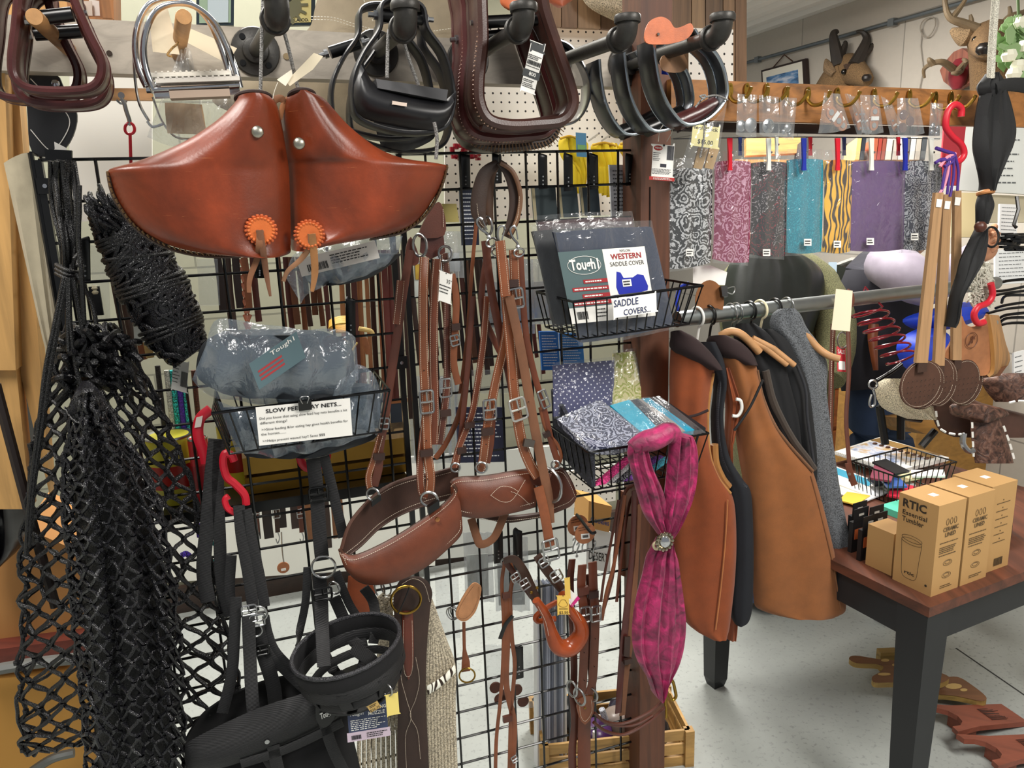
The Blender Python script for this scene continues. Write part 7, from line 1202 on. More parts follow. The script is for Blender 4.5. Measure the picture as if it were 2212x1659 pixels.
for L, r in (([(2110, 62), (2080, 50), (2052, 38), (2042, 10), (2046, -20)], .022), ([(2098, 58), (2098, 42), (2096, 32)], .014), ([(2056, 40), (2076, 14), (2090, -8)], .014), ([(2044, 22), (2040, 0), (2038, -20)], .012), ([(2160, 66), (2182, 38), (2212, 26), (2240, 10)], .022), ([(2180, 44), (2182, 26), (2180, 14)], .012)): k = M(); P = sm([w2(x, y, 3.25) for x, y in L], 5); k.tube(P, np.linspace(r, .006, len(P)), 8); k.obj('antler', ANT, t)
for L in ([(2112, 80), (2082, 78), (2054, 64)], [(2160, 80), (2182, 70), (2200, 62)]): k = M(); P = sm([w2(x, y, 3.28) for x, y in L], 5); k.tube(P, np.interp(np.linspace(0, 1, len(P)), [0, .5, 1], [.022, .042, .008]), 10); k.obj('ear', mat('wool', '#7d684e'), t)
k = M(); k.ball(w2(2108, 86, 3.19), .016, 10); k.obj('eye', mat('plain', '#0a0806', .1), t); k = M(); k.ball(w2(2126, 106, 3.06), .03, 10, (1.1, 1, .9)); k.obj('nose', mat('plain', '#15100e', .3), t)
t = thing('antler_plaque', 'antlers on a red velvet patch and carved wooden shield plaque', 'plaque', RWp(2070, 190)); k = M(); k.slab(RL_([(2060, 112), (2078, 104), (2104, 124), (2106, 150), (2098, 176), (2064, 196), (2038, 176), (2030, 152), (2044, 130)], .05), GA*.03); k.obj('shield', mat('wood', '#9c5f4c', ax=2), t, False); k = M(); k.ball(RWp(2070, 160, .06), .06, 14, (.6, 1, 1.25)); k.obj('velvet_patch', mat('cloth', '#7b1220'), t)
for L in ([(2060, 150, .1), (2036, 134, .18), (2012, 138, .22), (1996, 150, .22), (1997, 168, .2)], [(2014, 138, .22), (2008, 130, .24), (2006, 126, .24)], [(2072, 152, .1), (2086, 134, .2), (2080, 128, .2)], [(2074, 152, .1), (2068, 158, .22), (2054, 158, .25)]): k = M(); P = sm(RL_(L), 5); k.tube(P, np.linspace(.018, .006, len(P)), 8); k.obj('antler', ANT, t)
k = M(); rg = random.Random(7)
for i in range(90):
    c = W(rg.gauss(2196, 16), rg.uniform(48, 155), 2.3+rg.uniform(-.06, .06)); a = rg.uniform(0, 6.3); e = RGT*math.cos(a)+UPV*math.sin(a); f = nrm(np.cross(e, FWD)+FWD*rg.uniform(-.6, .6)); k.slab([c-e*.03, c-e*.01+f*.016, c+e*.022+f*.010, c+e*.03, c+e*.022-f*.010, c-e*.01-f*.016], FWD*.001)
t = thing('artificial_leaves', 'spray of pale green and white artificial leaves at the top right edge', 'plant', W(2200, 160, 2.3)); k.obj('leaves', mat('plain', '#8fae7a', .6), t, False); k = M(); [k.ball(W(x, y, 2.25), .022, 8) for x, y in ((2180, 120), (2200, 142), (2190, 160), (2214, 100), (2206, 50))]; k.obj('flowers', mat('plain', '#eef0dc', .6), t)
k = M(); k.tube(sm(Ws([(2190, 165, 2.3), (2200, 60, 2.3), (2196, -60, 2.3)]), 5), .004, 6); k.obj('stem', mat('plain', '#4d6638'), t)
# ---------- people behind the clothes rail
def body(rings, m, t, nm, n=16): skin(smr(rings), n).obj(nm, m, t)
SKN = mat('plain', '#c68f6e', .55); JN = mat('cloth', '#2c3f5e', .8)
P_ = thing('person', 'person seen from behind in a dark leather-yoked olive jacket, bending behind the vests', 'person', V(*(W(1680, 700, 3.0)[:2]), 0)); p3 = lambda x, y, d=3.: W(x, y, d)
body([(p3(1690, 1100), .16, .13), (p3(1690, 1000), .20, .15), (p3(1690, 880), .21, .16), (p3(1688, 800), .22, .17), (p3(1684, 720), .24, .17), (p3(1680, 650), .25, .16), (p3(1676, 600, 2.95), .22, .14), (p3(1672, 572, 2.9), .13, .10), (p3(1668, 560, 2.88), .07, .06)], mat('wool', '#5c5c40'), P_, 'jacket')
k = M(); k.rows([(548, 1600, 1716), (570, 1576, 1758), (600, 1566, 1780), (650, 1560, 1778), (700, 1560, 1762), (718, 1564, 1756)], 0, th=.10, K=20, back=.2, pf=lambda x, y, o: W(x, y, 2.83-o), fold=.003); k.obj('leather_yoke', mat('leather', '#2a302e', .35), P_)
body([(p3(1768, 610, 2.9), .07, .07), (p3(1800, 680, 2.85), .075, .075), (p3(1806, 760, 2.8), .065, .065), (p3(1790, 820, 2.75), .055, .055)], mat('wool', '#5c5c40'), P_, 'sleeve'); k = M(); k.ball(p3(1660, 520, 2.9), .10, 14, (.85, 1, 1.1)); k.obj('head', SKN, P_); k = M(); k.ball(p3(1660, 512, 2.92), .106, 14, (.88, 1, 1.08)); k.obj('hair', mat('cloth', '#3a2c22'), P_)
for x in (1640, 1730): body([(p3(x, 1000), .10, .10), (p3(x, 1150, 3.06), .085, .085), (FL(x, 1300, .03), .06, .06)], JN, P_, 'trouser_leg', 12)
P_ = thing('person', 'person in pale mauve shirt, dark vest and jeans raising a hand near the scarf', 'person', V(*(W(1930, 900, 3.15)[:2]), 0)); p4 = lambda x, y, d=2.95: W(x, y, d)
MAU = mat('cloth', '#8f8796', .6); body([(p4(1905, 840, 3.1), .16, .14), (p4(1900, 760, 3.1), .19, .15), (p4(1905, 680, 3.05), .2, .15), (p4(1915, 620, 3.0), .19, .14), (p4(1930, 570, 3.0), .15, .11), (p4(1945, 540, 3.0), .08, .07)], mat('cloth', '#2a2a32'), P_, 'vest')
body([(p4(1915, 568, 2.85), .085, .085), (p4(1950, 590, 2.75), .085, .085), (p4(1995, 615, 2.7), .075, .075), (p4(2040, 600, 2.7), .062, .062), (p4(2085, 565, 2.7), .05, .05), (p4(2112, 545, 2.7), .042, .042)], MAU, P_, 'shirt_sleeve')
k = M(); k.ball(p4(1960, 500, 3.0), .10, 14, (.85, 1, 1.1)); k.obj('head', SKN, P_); k = M(); k.ball(p4(1958, 492, 3.02), .106, 14, (.88, 1, 1.05)); k.obj('hair', mat('cloth', '#4a3a2c'), P_)
body([(p4(2108, 548, 2.7), .03, .035), (p4(2120, 540, 2.68), .032, .045), (p4(2132, 528, 2.67), .028, .045), (p4(2138, 518, 2.67), .018, .035)], SKN, P_, 'hand', 12)
for i, (x, y) in enumerate(((2150, 492), (2156, 506), (2156, 520), (2152, 534))): k = M(); P = sm([p4(2134, 512+8*i, 2.66), p4(2146, y-2, 2.64), p4(x, y, 2.65), p4(x-8, y+6, 2.64)], 4); k.tube(P, np.linspace(.011, .008, len(P)), 8); k.obj('finger', SKN, P_)
k = M(); k.tube(sm([p4(2120, 530, 2.66), p4(2126, 508, 2.64), p4(2134, 496, 2.64)], 4), .011, 8); k.obj('thumb', SKN, P_)
for x, x2 in ((1885, 1868), (1930, 1925)): body([(p4(x, 800, 3.1), .10, .10), (p4((x+x2)/2, 960, 3.2), .085, .085), (FL(x2, 1100, .04), .055, .055)], JN, P_, 'trouser_leg', 12); k = M(); c = FL(x2, 1100, .0); k.ball(c+V(0, -.05, .045), .06, 12, (.8, 2, .75)); k.obj('boot', DKB, P_)
k = M(); k.rows([(700, 1876, 1900), (730, 1874, 1896), (770, 1880, 1896), (800, 1886, 1896)], 0, th=.015, pf=lambda x, y, o: W(x, y, 2.92-o), K=8); k.obj('tool_pouch', mat('leather', '#6e3a20'), P_)
k = M(); k.tube([W(2142, 512, 2.6)+(RGT*.024*math.cos(a)+UPV*.034*math.sin(a)) for a in np.arange(20)*2*math.pi/20], .004, 7, closed=True); one(k, 'black_ring', BLK, 'black oval ring held in the raised hand beside the scarf', 'ring')
# ---------- drawer cabinet, counter and wall goods
def G2(L, n, f=None): return [G(x, y, n) for x, y in L]
CW = mat('wood', '#96521f', ax=0, lo=.8, hi=1.15); t = thing('drawer_cabinet', 'orange brown wooden cabinet with drawers behind the leather leads', 'cabinet', G(1850, 920, -1.9)); k = M(); a_, b_ = G(1770, 740, -1.9), G(2010, 740, -1.9); zt, zb = a_[2], 0.0; c = (a_+b_)/2; w_ = np.linalg.norm((b_-a_)[:2])/2
k.box(V(c[0], c[1], (zt+zb)/2)-GN*.25, GA*w_, GN*.25, Z3*(zt-zb)/2); k.obj('carcass', CW, t, False)
for i in range(3):
    z = zt-.05-i*.25; 
    for s in (-1, 1): cc = V(c[0], c[1], z-.11)+GA*s*w_*.5+GN*.006; k = M(); k.box(cc, GA*w_*.47, GN*.008, Z3*.11); o = k.obj('drawer', CW, t, False); k = M(); k.lathe(cc+GN*.008, GN, [(.006, 0), (.006, .015), (.017, .02), (.015, .03), (0, .034)], 14); k.obj('knob', mat('metal', '#c9c5b8', .3), o)
k = M(); k.box(V(c[0], c[1], zt+.015)-GN*.25, GA*w_*1.04, GN*.28, Z3*.014); k.obj('worktop', mat('wood', '#8c8378', ax=0), t, False)
k = M(); a_, b_ = G(2010, 710, -.95), G(2290, 760, -.95); c = (a_+b_)/2; c[2] = .82; k.box(c-GN*.3, GA*np.linalg.norm((b_-a_)[:2])/2, GN*.3, Z3*.02); t = thing('shop_counter', 'pale wooden counter holding black tack behind the stirrup', 'counter', V(c[0], c[1], 0)); k.obj('counter_top', mat('wood', '#b5a48a', ax=0, lo=.85), t, False)
k = M(); k.box(V(c[0], c[1], .4)-GN*.3, GA*np.linalg.norm((b_-a_)[:2])/2*.96, GN*.26, Z3*.4); k.obj('counter_base', mat('wood', '#a97c3c', ax=0, lo=.85), t, False)
for L, d, lab in (([(1950, 690), (2010, 668), (2100, 652), (2130, 680), (2060, 710), (1980, 712)], 2.75, 'crumpled royal blue fabric heaped on the counter behind the swatters'), ([(1938, 740), (1990, 708), (2040, 720), (2052, 770), (1990, 800), (1950, 790)], 2.72, 'royal blue fabric sheet hanging low between the swatter handles')):
    k = M(); P = sm(Ws(L, d), 4, True); C = sum(P)/len(P); k.loft([[C+(p-C)*s-FWD*h for p in P] for s, h in ((1, 0), (.9, .04), (.55, .075), (.1, .08))]); one(k, 'blue_fabric', mat('cloth', '#1a3fc4', .5), lab, 'fabric', 'royal blue fabric')
t = thing('black_tack', 'heap of thin black straps trailing off the counter at the right edge', 'tack', W(2180, 700, 2.7)); rg = random.Random(9)
for i in range(9): y = 612+i*12; k = M(); k.tube(sm([W(2148+rg.uniform(-20, 20), y+6, 2.7), W(2175, y-3+rg.uniform(-8, 8), 2.66), W(2235, y-10, 2.62)], 5), .005, 6); k.obj('strap', BLK, t)
k = M(); k.tube(Ws([(2196, 424, 2.6), (2200, 452, 2.6), (2190, 486, 2.6), (2196, 492, 2.6)]), .006, 6); one(k, 'black_hook', BLK, 'black curved hook with a bag of small black pieces, right edge', 'hook')
k = M(); rg = random.Random(6); [k.ball(W(rg.uniform(2160, 2220), rg.uniform(506, 540), 2.62+rg.uniform(0, .05)), .014, 6, (1.8, .7, .6)) for _ in range(40)]; one(k, 'black_clips_bag', BLK, 'cluster of small black pieces in a bag at the right edge', 'bag')
for i, (L, d, c, lab) in enumerate((([(2070, 270), (2226, 272), (2226, 420), (2060, 410)], 3.05, '#d5d9d6', 'white printed notice board behind the black scarf'), ([(2040, 270), (2088, 262), (2072, 400), (2030, 400)], 2.95, '#9c2430', 'dark red board leaning left of the black scarf'), ([(2060, 416), (2120, 416), (2118, 512), (2056, 512)], 3.05, '#e0cfa0', 'cream cardboard panel between scarf and swatters'),
        ([(2130, 420), (2226, 424), (2226, 480), (2130, 480)], 3.1, '#cfc6ac', 'beige card panel behind the black hook'), ([(2160, 440), (2200, 442), (2196, 520), (2158, 512)], 2.75, '#e9eaea', 'white price card clipped beside the black hook'), ([(2150, 540), (2226, 536), (2226, 610), (2150, 615)], 2.95, '#dfe3e4', 'pale sheet of small print at the right edge'), ([(2190, 762), (2212, 756), (2220, 850), (2190, 860)], 2.7, '#e6e7e6', 'white notice with a red line on the counter front'))):
    p = Pan(W(*L[0], d), W(*L[1], d), W(*L[3], d)); k = M(); k.slab(Ws(L, d), FWD*.01); o = one(k, 'notice_board' if i == 0 else 'card_panel', mat('plain', c, .7), lab, 'board', smooth=False)
    if i in (0, 4, 5, 6): k = M(); p.lines(k, .35 if i == 0 else .1, .95, [.1+.11*j for j in range(8)], .02, i); k.obj('print', mat('plain', '#5a5e60'), o, False)
for i, (x0, x1, c) in enumerate(((1742, 1752, '#2b2c30'), (1853, 1862, '#c9a86a'), (1864, 1872, '#1c2430'), (1890, 1898, '#a4553a'), (1900, 1907, '#9c3a30'), (1909, 1916, '#8f4a3c'), (1918, 1930, '#d8d2c8'), (1934, 1944, '#b9b4ac'), (1946, 1958, '#e2e2e0'), (1960, 1968, '#6f6a66'), (1970, 1980, '#d9dcdc'), (1982, 1992, '#c4bfb4'), (1994, 2004, '#50565c'))):
    k = M(); k.slab(Ws([(x0, 296), (x1, 296), (x1-6, 345), (x0-6, 345)], 3.2), FWD*.12); one(k, 'book', mat('plain', c, .6), 'thin %s spined book, number %d from the left seen above the pinned bandanas' % (('dark', 'tan', 'navy', 'rust', 'red', 'brick', 'cream', 'grey', 'white', 'taupe', 'silver', 'beige', 'slate')[i], i+1), 'book', 'books above the bandanas', smooth=False)
k = M(); k.slab(Ws([(1588, 344), (2010, 348), (2010, 358), (1588, 354)], 3.15), FWD*.25); one(k, 'bookshelf_board', mat('wood', '#a8763c', ax=0), 'honey coloured shelf board carrying the books', 'shelf', smooth=False); k = M(); k.slab(Ws([(1612, 298), (1730, 296), (1730, 330), (1612, 336)], 3.3), FWD*.03); one(k, 'wooden_board', mat('wood', '#b98a50', ax=0), 'honey coloured wooden board seen above the magenta bandana', 'board', smooth=False)
k = M(); k.slab(sm(Ws([(1772, 612), (1790, 580), (1812, 572), (1836, 590), (1842, 640), (1836, 700), (1782, 700)], 3.2), 3, True), FWD*.05); o = one(k, 'hung_garment', mat('cloth', '#23281f'), 'dark green garment with a pale blue tag hung behind the rail', 'garment', smooth=False); k = M(); k.slab(Ws([(1790, 566), (1808, 566), (1806, 620), (1790, 616)], 3.15), FWD*.002); k.obj('tag', mat('plain', '#b9cfe0'), o, False)
t = thing('paper_tray', 'black stacked paper tray shelves behind the mauve shirt', 'tray', W(1862, 640, 3.3))
for i in range(6): y = 556+i*16; k = M(); k.slab(Ws([(1840, y), (1884, y+2), (1880, y+8), (1838, y+6)], 3.3), FWD*.2); k.obj('shelf', BLK if i % 2 else WHT, t, False)
# saddle on its stand
SD = mat('leather', '#4a3026', .5); SDT = NT('tooled_leather'); SDT.col(SDT.ramp(SDT.noise(30, 5, dist=2.5), [(.35, '#2c1a14'), (.55, '#5e4034'), (.7, '#7d5c4c')])); SDT.bump(SDT.noise(30, 5, dist=2.5), .8, .004); SDT.set(Roughness=.45)
t = thing('western_saddle', 'tooled dark brown western saddle with white lacing, cut by the right edge', 'saddle', W(2170, 1000, 2.5)); pw = lambda x, y, o: W(x, y, 2.5-o)
for nm, R_, th, o_ in (('skirt', [(850, 2020, 2080), (870, 2012, 2120), (900, 2014, 2230), (930, 2030, 2260), (944, 2060, 2240)], .04, -.05), ('seat_jockey', [(872, 2058, 2100), (880, 2050, 2160), (896, 2056, 2180), (906, 2090, 2150), (912, 2110, 2130)], .03, .05), ('fender', [(905, 2096, 2160), (950, 2098, 2176), (1000, 2106, 2190)], .02, .03), ('cantle', [(806, 2140, 2260), (820, 2120, 2270), (845, 2130, 2270), (868, 2150, 2270)], .06, 0.)): k = M(); k.rows(R_, o_, th=th, K=16, back=.5, pf=pw); k.obj(nm, SDT.m if nm != 'skirt' else SD, t)
k = M(); 
for L in ([(2022, 888), (2030, 925), (2060, 938), (2092, 936)], [(2100, 912), (2102, 960), (2104, 1000)], [(2168, 920), (2182, 960), (2192, 996)], [(2180, 870), (2200, 866), (2230, 868)]): stitchG(k, None, pts=np.array(sm([W(x, y, 2.42) for x, y in L], 5)), dash=.03, w=.006)
k.obj('white_lacing', WHT, t); k = M(); k.tube(sm([W(x, y, 2.42) for x, y in ((2082, 936), (2080, 958), (2092, 974), (2104, 972))], 5), .009, 8); k.obj('steel_ring', STL, t)
k = M(); k.rows([(818, 1900, 1950), (840, 1890, 2010), (880, 1905, 2020), (905, 1960, 2015)], -.1, th=.07, K=14, pf=pw, fold=.006); one(k, 'fleece_pad', mat('wool', '#b8b09a'), 'shaggy cream fleece saddle pad behind the leather swatters', 'saddle pad')
t = thing('saddle_stand', 'black tubular saddle stand under the tooled saddle', 'stand', FL(1960, 1090)); 
for L in ([(1946, 860), (1946, 950)], [(1900, 880), (1910, 946), (1912, 960)], [(1898, 884), (1920, 870), (1990, 868)], [(2020, 930), (1990, 965)], [(1946, 900), (1990, 905)]): k = M(); k.tube(sm([W(x, y, 2.62) for x, y in L], 3), .013, 8); k.obj('tube', BLK, t)
k = M(); k.slab(Ws([(1962, 904), (2024, 898), (2020, 932), (2000, 938), (1968, 924)], 2.8), FWD*.3); one(k, 'wooden_box', mat('wood', '#b3823f', ax=0), 'light wooden box under the tooled saddle', 'box', smooth=False)
# ---------- behind the wire grid
def gslab(name, lab, L, off, m, cat, th=.004, par=None, group=None, sub=None): k = M(); k.slab(Gs(L, off), -GN*th); return one(k, name, m, lab, cat, group, smooth=False) if par is None else k.obj(name, m, par, False)
gslab('leaning_board', 'tall white panel leaning on the back wall behind the grid', [(300, 1020), (940, 985), (940, 1222), (300, 1262)], -1.40, mat('plain', '#d9dad2', .6), 'panel', .02)
gslab('leaning_board', 'white panel behind the red rod below the pale beam', [(150, 155), (328, 160), (328, 470), (150, 480)], -.5, mat('plain', '#e4e2da', .6), 'panel', .02)
gslab('leaning_board', 'pale grey panel behind the lower grid right of the tipped breast collar', [(930, 985), (1240, 960), (1240, 1180), (930, 1210)], -1.42, mat('plain', '#b9bbb6', .6), 'panel', .02)
k = M(); k.rows([(-60, 700, 1010), (10, 682, 1008), (70, 660, 1005), (130, 560, 1000), (190, 480, 990), (230, 470, 960), (290, 640, 940)], -.25, th=.05, K=20, fold=.006, ff=3); o = one(k, 'canvas_bag', mat('cloth', '#93866f', .8), 'large tan canvas bag with white double stitching behind the pale beam', 'bag')
k = M(); [stitchG(k, L, -.19, .007, .0014) for L in ([(672, 36), (720, 38), (760, 50), (800, 62)], [(672, 42), (720, 44), (760, 56), (800, 68)], [(786, 0), (796, 24), (806, 46)], [(930, 68), (970, 62), (1000, 58)])]; k.obj('white_stitching', mat('plain', '#dcd7c8'), o)
for i, (x0, x1, lab) in enumerate(((424, 506, 'green framed glass picture with yellow edge behind the chrome stirrups'), (566, 682, 'pale yellow framed saddle maker poster behind the first pipe arm'))):
    p = Pan(G(x0, -60, -.3), G(x1, -60, -.3), G(x0, 56, -.3)); k = M(); p.rect(k, 0, 0, 1, 1, 0, .015); o = tag(k.obj('framed_poster', mat('plain', '#1c2a33', .3), None, False), lab, 'poster', 'framed posters behind the beam'); k = M(); p.rect(k, .08, .03, .92, .95, .001, .001); k.obj('printed_sheet', mat('plain', '#c9bd7f' if i else '#8fa58c', .4), o, False)
    if i: k = M(); p.text(k, 'J.M. CAPRIOLA CO.', .12, .93, .055, .76, .002, .02); k.obj('lettering', INK, o, False); k = M(); c = p.pt(.5, .62, .003); [k.box(c+(nrm(p.a)*math.cos(a)-nrm(p.b)*math.sin(a))*.035, (nrm(p.a)*math.cos(a)-nrm(p.b)*math.sin(a))*.008, (nrm(p.a)*math.sin(a)+nrm(p.b)*math.cos(a))*.003, p.n*.0006) for a in np.arange(14)*2*math.pi/14]; k.disc(c, p.n, .028, .001, 24); k.obj('round_emblem', mat('plain', '#5c5a3e'), o, False)
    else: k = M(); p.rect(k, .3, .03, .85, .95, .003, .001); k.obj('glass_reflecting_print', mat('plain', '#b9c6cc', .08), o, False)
t = thing('wooden_crate', 'open wooden crate with small goods above the beam, behind the burgundy stirrups', 'crate', G(195, 44, -.1)); k = M(); k.slab(Gs([(150, -40), (158, 38), (150, 44), (138, -40)], -.05), -GN*.1); k.slab(Gs([(160, 34), (244, 40), (244, 46), (150, 44)], -.05), -GN*.12); k.slab(Gs([(214, -40), (244, -40), (246, 42), (222, 40)], -.05), -GN*.1); k.slab(Gs([(150, -40), (244, -40), (244, 42), (150, 42)], -.16), -GN*.01); k.obj('boards', mat('wood', '#9a6434', ax=2), t, False)
for i, (x, c) in enumerate(((172, '#e2ddd6'), (190, '#cdc3b6'), (206, '#d8d2cc'))): gslab('small_packet', 'small %s packet standing in the open wooden crate' % ('white', 'beige', 'grey')[i], [(x-14, 6-4*i), (x+8, 2), (x+10, 34), (x-12, 34)], -.09-.01*i, mat('plain', c), 'packet')
t = thing('black_leather_disc', 'round black leather piece with silver rivets and white edging, left of the rolled net', 'leather piece', G(115, 310, -.06)); c = G(112, 238, -.06); k = M(); k.slab(sm(Gs([(62, 162), (120, 160), (138, 190), (160, 225), (166, 262), (150, 308), (118, 336), (70, 330), (60, 260)], -.06), 3, True), -GN*.008); k.obj('leather', mat('leather', '#1d1e21', .4), t); k = M(); tubeG(k, [(66, 170), (96, 200), (140, 240), (150, 270), (128, 312), (106, 324), (66, 280)], 2, -.058); k.obj('white_edging', WHT, t); k = M(); k.lathe(G(119, 180, -.058), GN, [(.008, 0), (.006, .003), (0, .004)], 14); k.obj('rivet', CHR, t)
k = M(); k.slab(Gs([(117, 306), (144, 320), (143, 346), (120, 344)], -.03), -GN*.001); one(k, 'paper_tag', PAP, 'small white tag above the black drawcords at the grid corner', 'tag', smooth=False)
# rows of hanging straps
rg = random.Random(21); SC = ['#4a2620', '#5e3a26', '#33201a', '#6e4128', '#3c2c26', '#7d5232', '#241a18', '#592a24', '#8a5c3a']
def strapsrow(x0, x1, y0, y1, off, step, cols, lab, grp, yj=30, lean=.10):
    x = x0
    while x < x1:
        w = rg.uniform(.7, 1.1)*step; yy = y1+rg.uniform(-yj, yj); k = M(); dx = lean*(yy-y0); strapG(k, [(x, y0), (x+dx*.5+rg.uniform(-2, 2), (y0+yy)/2), (x+dx, yy)], w, off+rg.uniform(-.03, .03), .003, k=2); one(k, 'hanging_strap', mat('leather', rg.choice(cols)), lab, 'strap', grp); x += step*rg.uniform(.95, 1.25)
L_ = 'long %s leather strap in the row hanging %s'
strapsrow(600, 700, 555, 705, -.35, 13, SC[:4], L_ % ('brown', 'above the slow feed basket'), 'straps above the slow feed basket'); strapsrow(735, 872, 540, 920, -.35, 12, SC, L_ % ('brown or black', 'right of the bagged nets'), 'straps right of the bagged nets', lean=.05)
strapsrow(885, 1040, 560, 790, -.4, 11, SC[:7], L_ % ('dark', 'between the two breast collars'), 'straps between the breast collars'); strapsrow(1090, 1165, 700, 800, -.45, 9, SC[3:], L_ % ('tan and brown', 'left of the bandana basket'), 'straps left of the bandana basket')
strapsrow(470, 560, 556, 690, -.3, 16, SC, L_ % ('dark', 'right of the rolled net'), 'straps right of the rolled net'); strapsrow(238, 300, 570, 790, -.2, 15, SC[1:6]+['#9c8352'], L_ % ('tan', 'beside the rolled hay net'), 'straps beside the rolled net', lean=.2); strapsrow(545, 730, 1062, 1160, -.9, 28, SC[3:], 'short brown leather keeper hanging on the white panel behind the lower grid', 'short straps on the white panel', lean=.08)
for i, (x, y0, y1, c) in enumerate(((384, 800, 952, '#27c0a8'), (396, 800, 952, '#5b35b8'), (408, 800, 952, '#2fc9ae'), (372, 800, 950, '#d0d2cc'), (352, 790, 930, '#1d1a18'), (430, 800, 960, '#5c3020'))): k = M(); tubeG(k, [(x-12, y0), (x-4, (y0+y1)/2), (x+4, y1)], 11, -.2); one(k, 'lead_rope', mat('rope', c, .7, s=300), '%s rope hanging behind the grid above the yellow can' % ('left turquoise', 'purple', 'right turquoise', 'pale grey', 'black and tan', 'dark brown')[i], 'rope', 'ropes above the yellow can')
t = thing('coiled_lace', 'coil of yellow lace hung behind the grid above the slow feed basket', 'lace', G(735, 712, -.15))
for i in range(8): k = M(); c = G(738, 694+i*2, -.15+.004*i); k.tube([c+(GA*math.cos(a)*.028+Z3*.012*math.sin(a)+GN*.01*math.sin(a)) for a in np.arange(20)*2*math.pi/20], .0024, 6, closed=True); k.obj('lace_loop', mat('plain', '#d9ac3f', .5), t)
k = M(); tubeG(k, [(775, 710), (800, 715), (806, 725)], 10, -.15); tubeG(k, [(772, 740), (760, 760), (764, 780)], 4, -.15); k.obj('lace_tail', mat('plain', '#e0c27a'), t); k = M(); k.rows([(728, 782, 792), (745, 782, 798), (765, 790, 800)], -.14, th=.004); one(k, 'leather_leaf', RT, 'small tan leather tab hanging below the yellow lace coil', 'leather piece')
# black display straps with packages on the grid
for i, (x, y0, y1) in enumerate(((1005, 338, 408), (1018+55, 338, 396), (1172, 338, 408), (1227, 338, 412), (1282, 338, 408), (1360, 338, 400), (757, 650, 735), (560, 560, 600), (183, 520, 608), (1118, 1150, 1230), (1120, 1400, 1465), (1076, 1150, 1215))):
    k = M(); strapG(k, [(x, y0-4, .01), (x, y0+8, .012), (x+1, y1, .0)], 21, -.005, .005); o = one(k, 'display_strap', BLK, 'black plastic display strap hooked on the grid %s' % ('above the dark wither strap left side', 'right above the dark wither strap', 'above the first teal packet', 'above the second teal packet', 'above the third teal packet', 'nearest the post', 'below the right orange hood', 'behind the left orange hood', 'behind the rolled net', 'under the level breast collar', 'holding the bag of rosettes', 'under the tipped collar')[i], 'strap hanger', 'display straps on the grid'); s = M(); [s.disc(G(x+1, y0+(y1-y0)*f, .012), GN, .0018, .002, 8) for f in (.62, .74, .86)]; s.obj('snap_holes', STL, o)
for i, (x0, x1, y0, y1, c, lab) in enumerate(((1148, 1200, 404, 476, '#3c4c50', 'teal grey packet in a clear bag under the first display strap'), (1206, 1246, 404, 470, '#42545a', 'teal grey packet in a clear bag under the second display strap'), (1252, 1292, 404, 466, '#3a4a52', 'teal grey packet in a clear bag under the third display strap'), (1316, 1378, 356, 474, '#c9ccd0', 'silver instruction card in a clear pack nearest the post'), (992, 1030, 405, 530, '#1d2740', 'dark navy printed card behind the wither strap'), (955, 986, 440, 480, '#cbbb70', 'yellow card with a pencil below it'), (195, 232, 530, 690, '#d5d8d8', 'clear sleeve pack with a black fitting beside the rolled net'), (284, 330, 620, 740, '#b9beb9', 'grey green card sleeve behind the rolled net'), (425, 470, 560, 660, '#d7dae0', 'clear sleeve pack right of the rolled net'), (1165, 1205, 716, 800, '#2b6fc0', 'blue and white pen pack under the saddle covers basket, left one'), (1208, 1258, 720, 800, '#3a84d0', 'blue and white pen pack under the saddle covers basket, right one'), (1000, 1110, 800, 850, '#cfd4d8', 'clear plastic box between the breast collar straps'), (985, 1090, 880, 1000, '#2a2e48', 'dark navy framed card behind the breast collar straps'), (1045, 1150, 1395, 1532, '#c4c6c2', 'clear bag of brown leather rosettes behind the lower grid'), (940, 990, 1240, 1380, '#d6d8d0', 'clear sleeve hanging left of the leather leaf'))):
    off = -.05 if i < 6 else (-.12 if i not in (13, 14) else -.06); p = Pan(G(x0, y0, off), G(x1, y0, off), G(x0+6, y1, off)); k = M(); p.rect(k, 0, 0, 1, 1, 0, .006); bagy = i in (6, 8, 11, 13, 14); o = tag(k.obj('display_pack', FILM2 if bagy else mat('plain', c, .4), None, False), lab, 'pack')
    if i == 13: k = M(); [k.disc(G(x, y, -.055), GN, .016, .006, 16) for x, y in ((1070, 1485), (1092, 1500), (1116, 1490), (1080, 1510), (1130, 1515))]; k.obj('rosettes', RSE, o)
    elif i in (3, 4, 9, 10, 12): k = M(); p.lines(k, .1, .9, [.1+.07*j for j in range(12)], .02, i); k.obj('print', mat('plain', '#e8ecf0' if i != 3 else '#55585c'), o, False)
    elif i < 3: k = M(); p.rect(k, 0, 0, .12, 1, .001, .001); k.obj('cream_edge', mat('plain', '#cfc39a'), o, False)
    elif i == 6: k = M(); k.box(G(208, 650, -.11), GA*.01, GN*.004, Z3*.03); k.obj('black_fitting', BLK, o, False); k = M(); k.lathe(G(207, 635, -.11), Z3, [(.006, 0), (.008, .004), (.005, .008), (.008, .012), (.004, .018)], 12); k.obj('bottle_neck', mat('plain', '#b9b49a', .3), o)
YG = mat('cloth', '#d8bd10', .7)
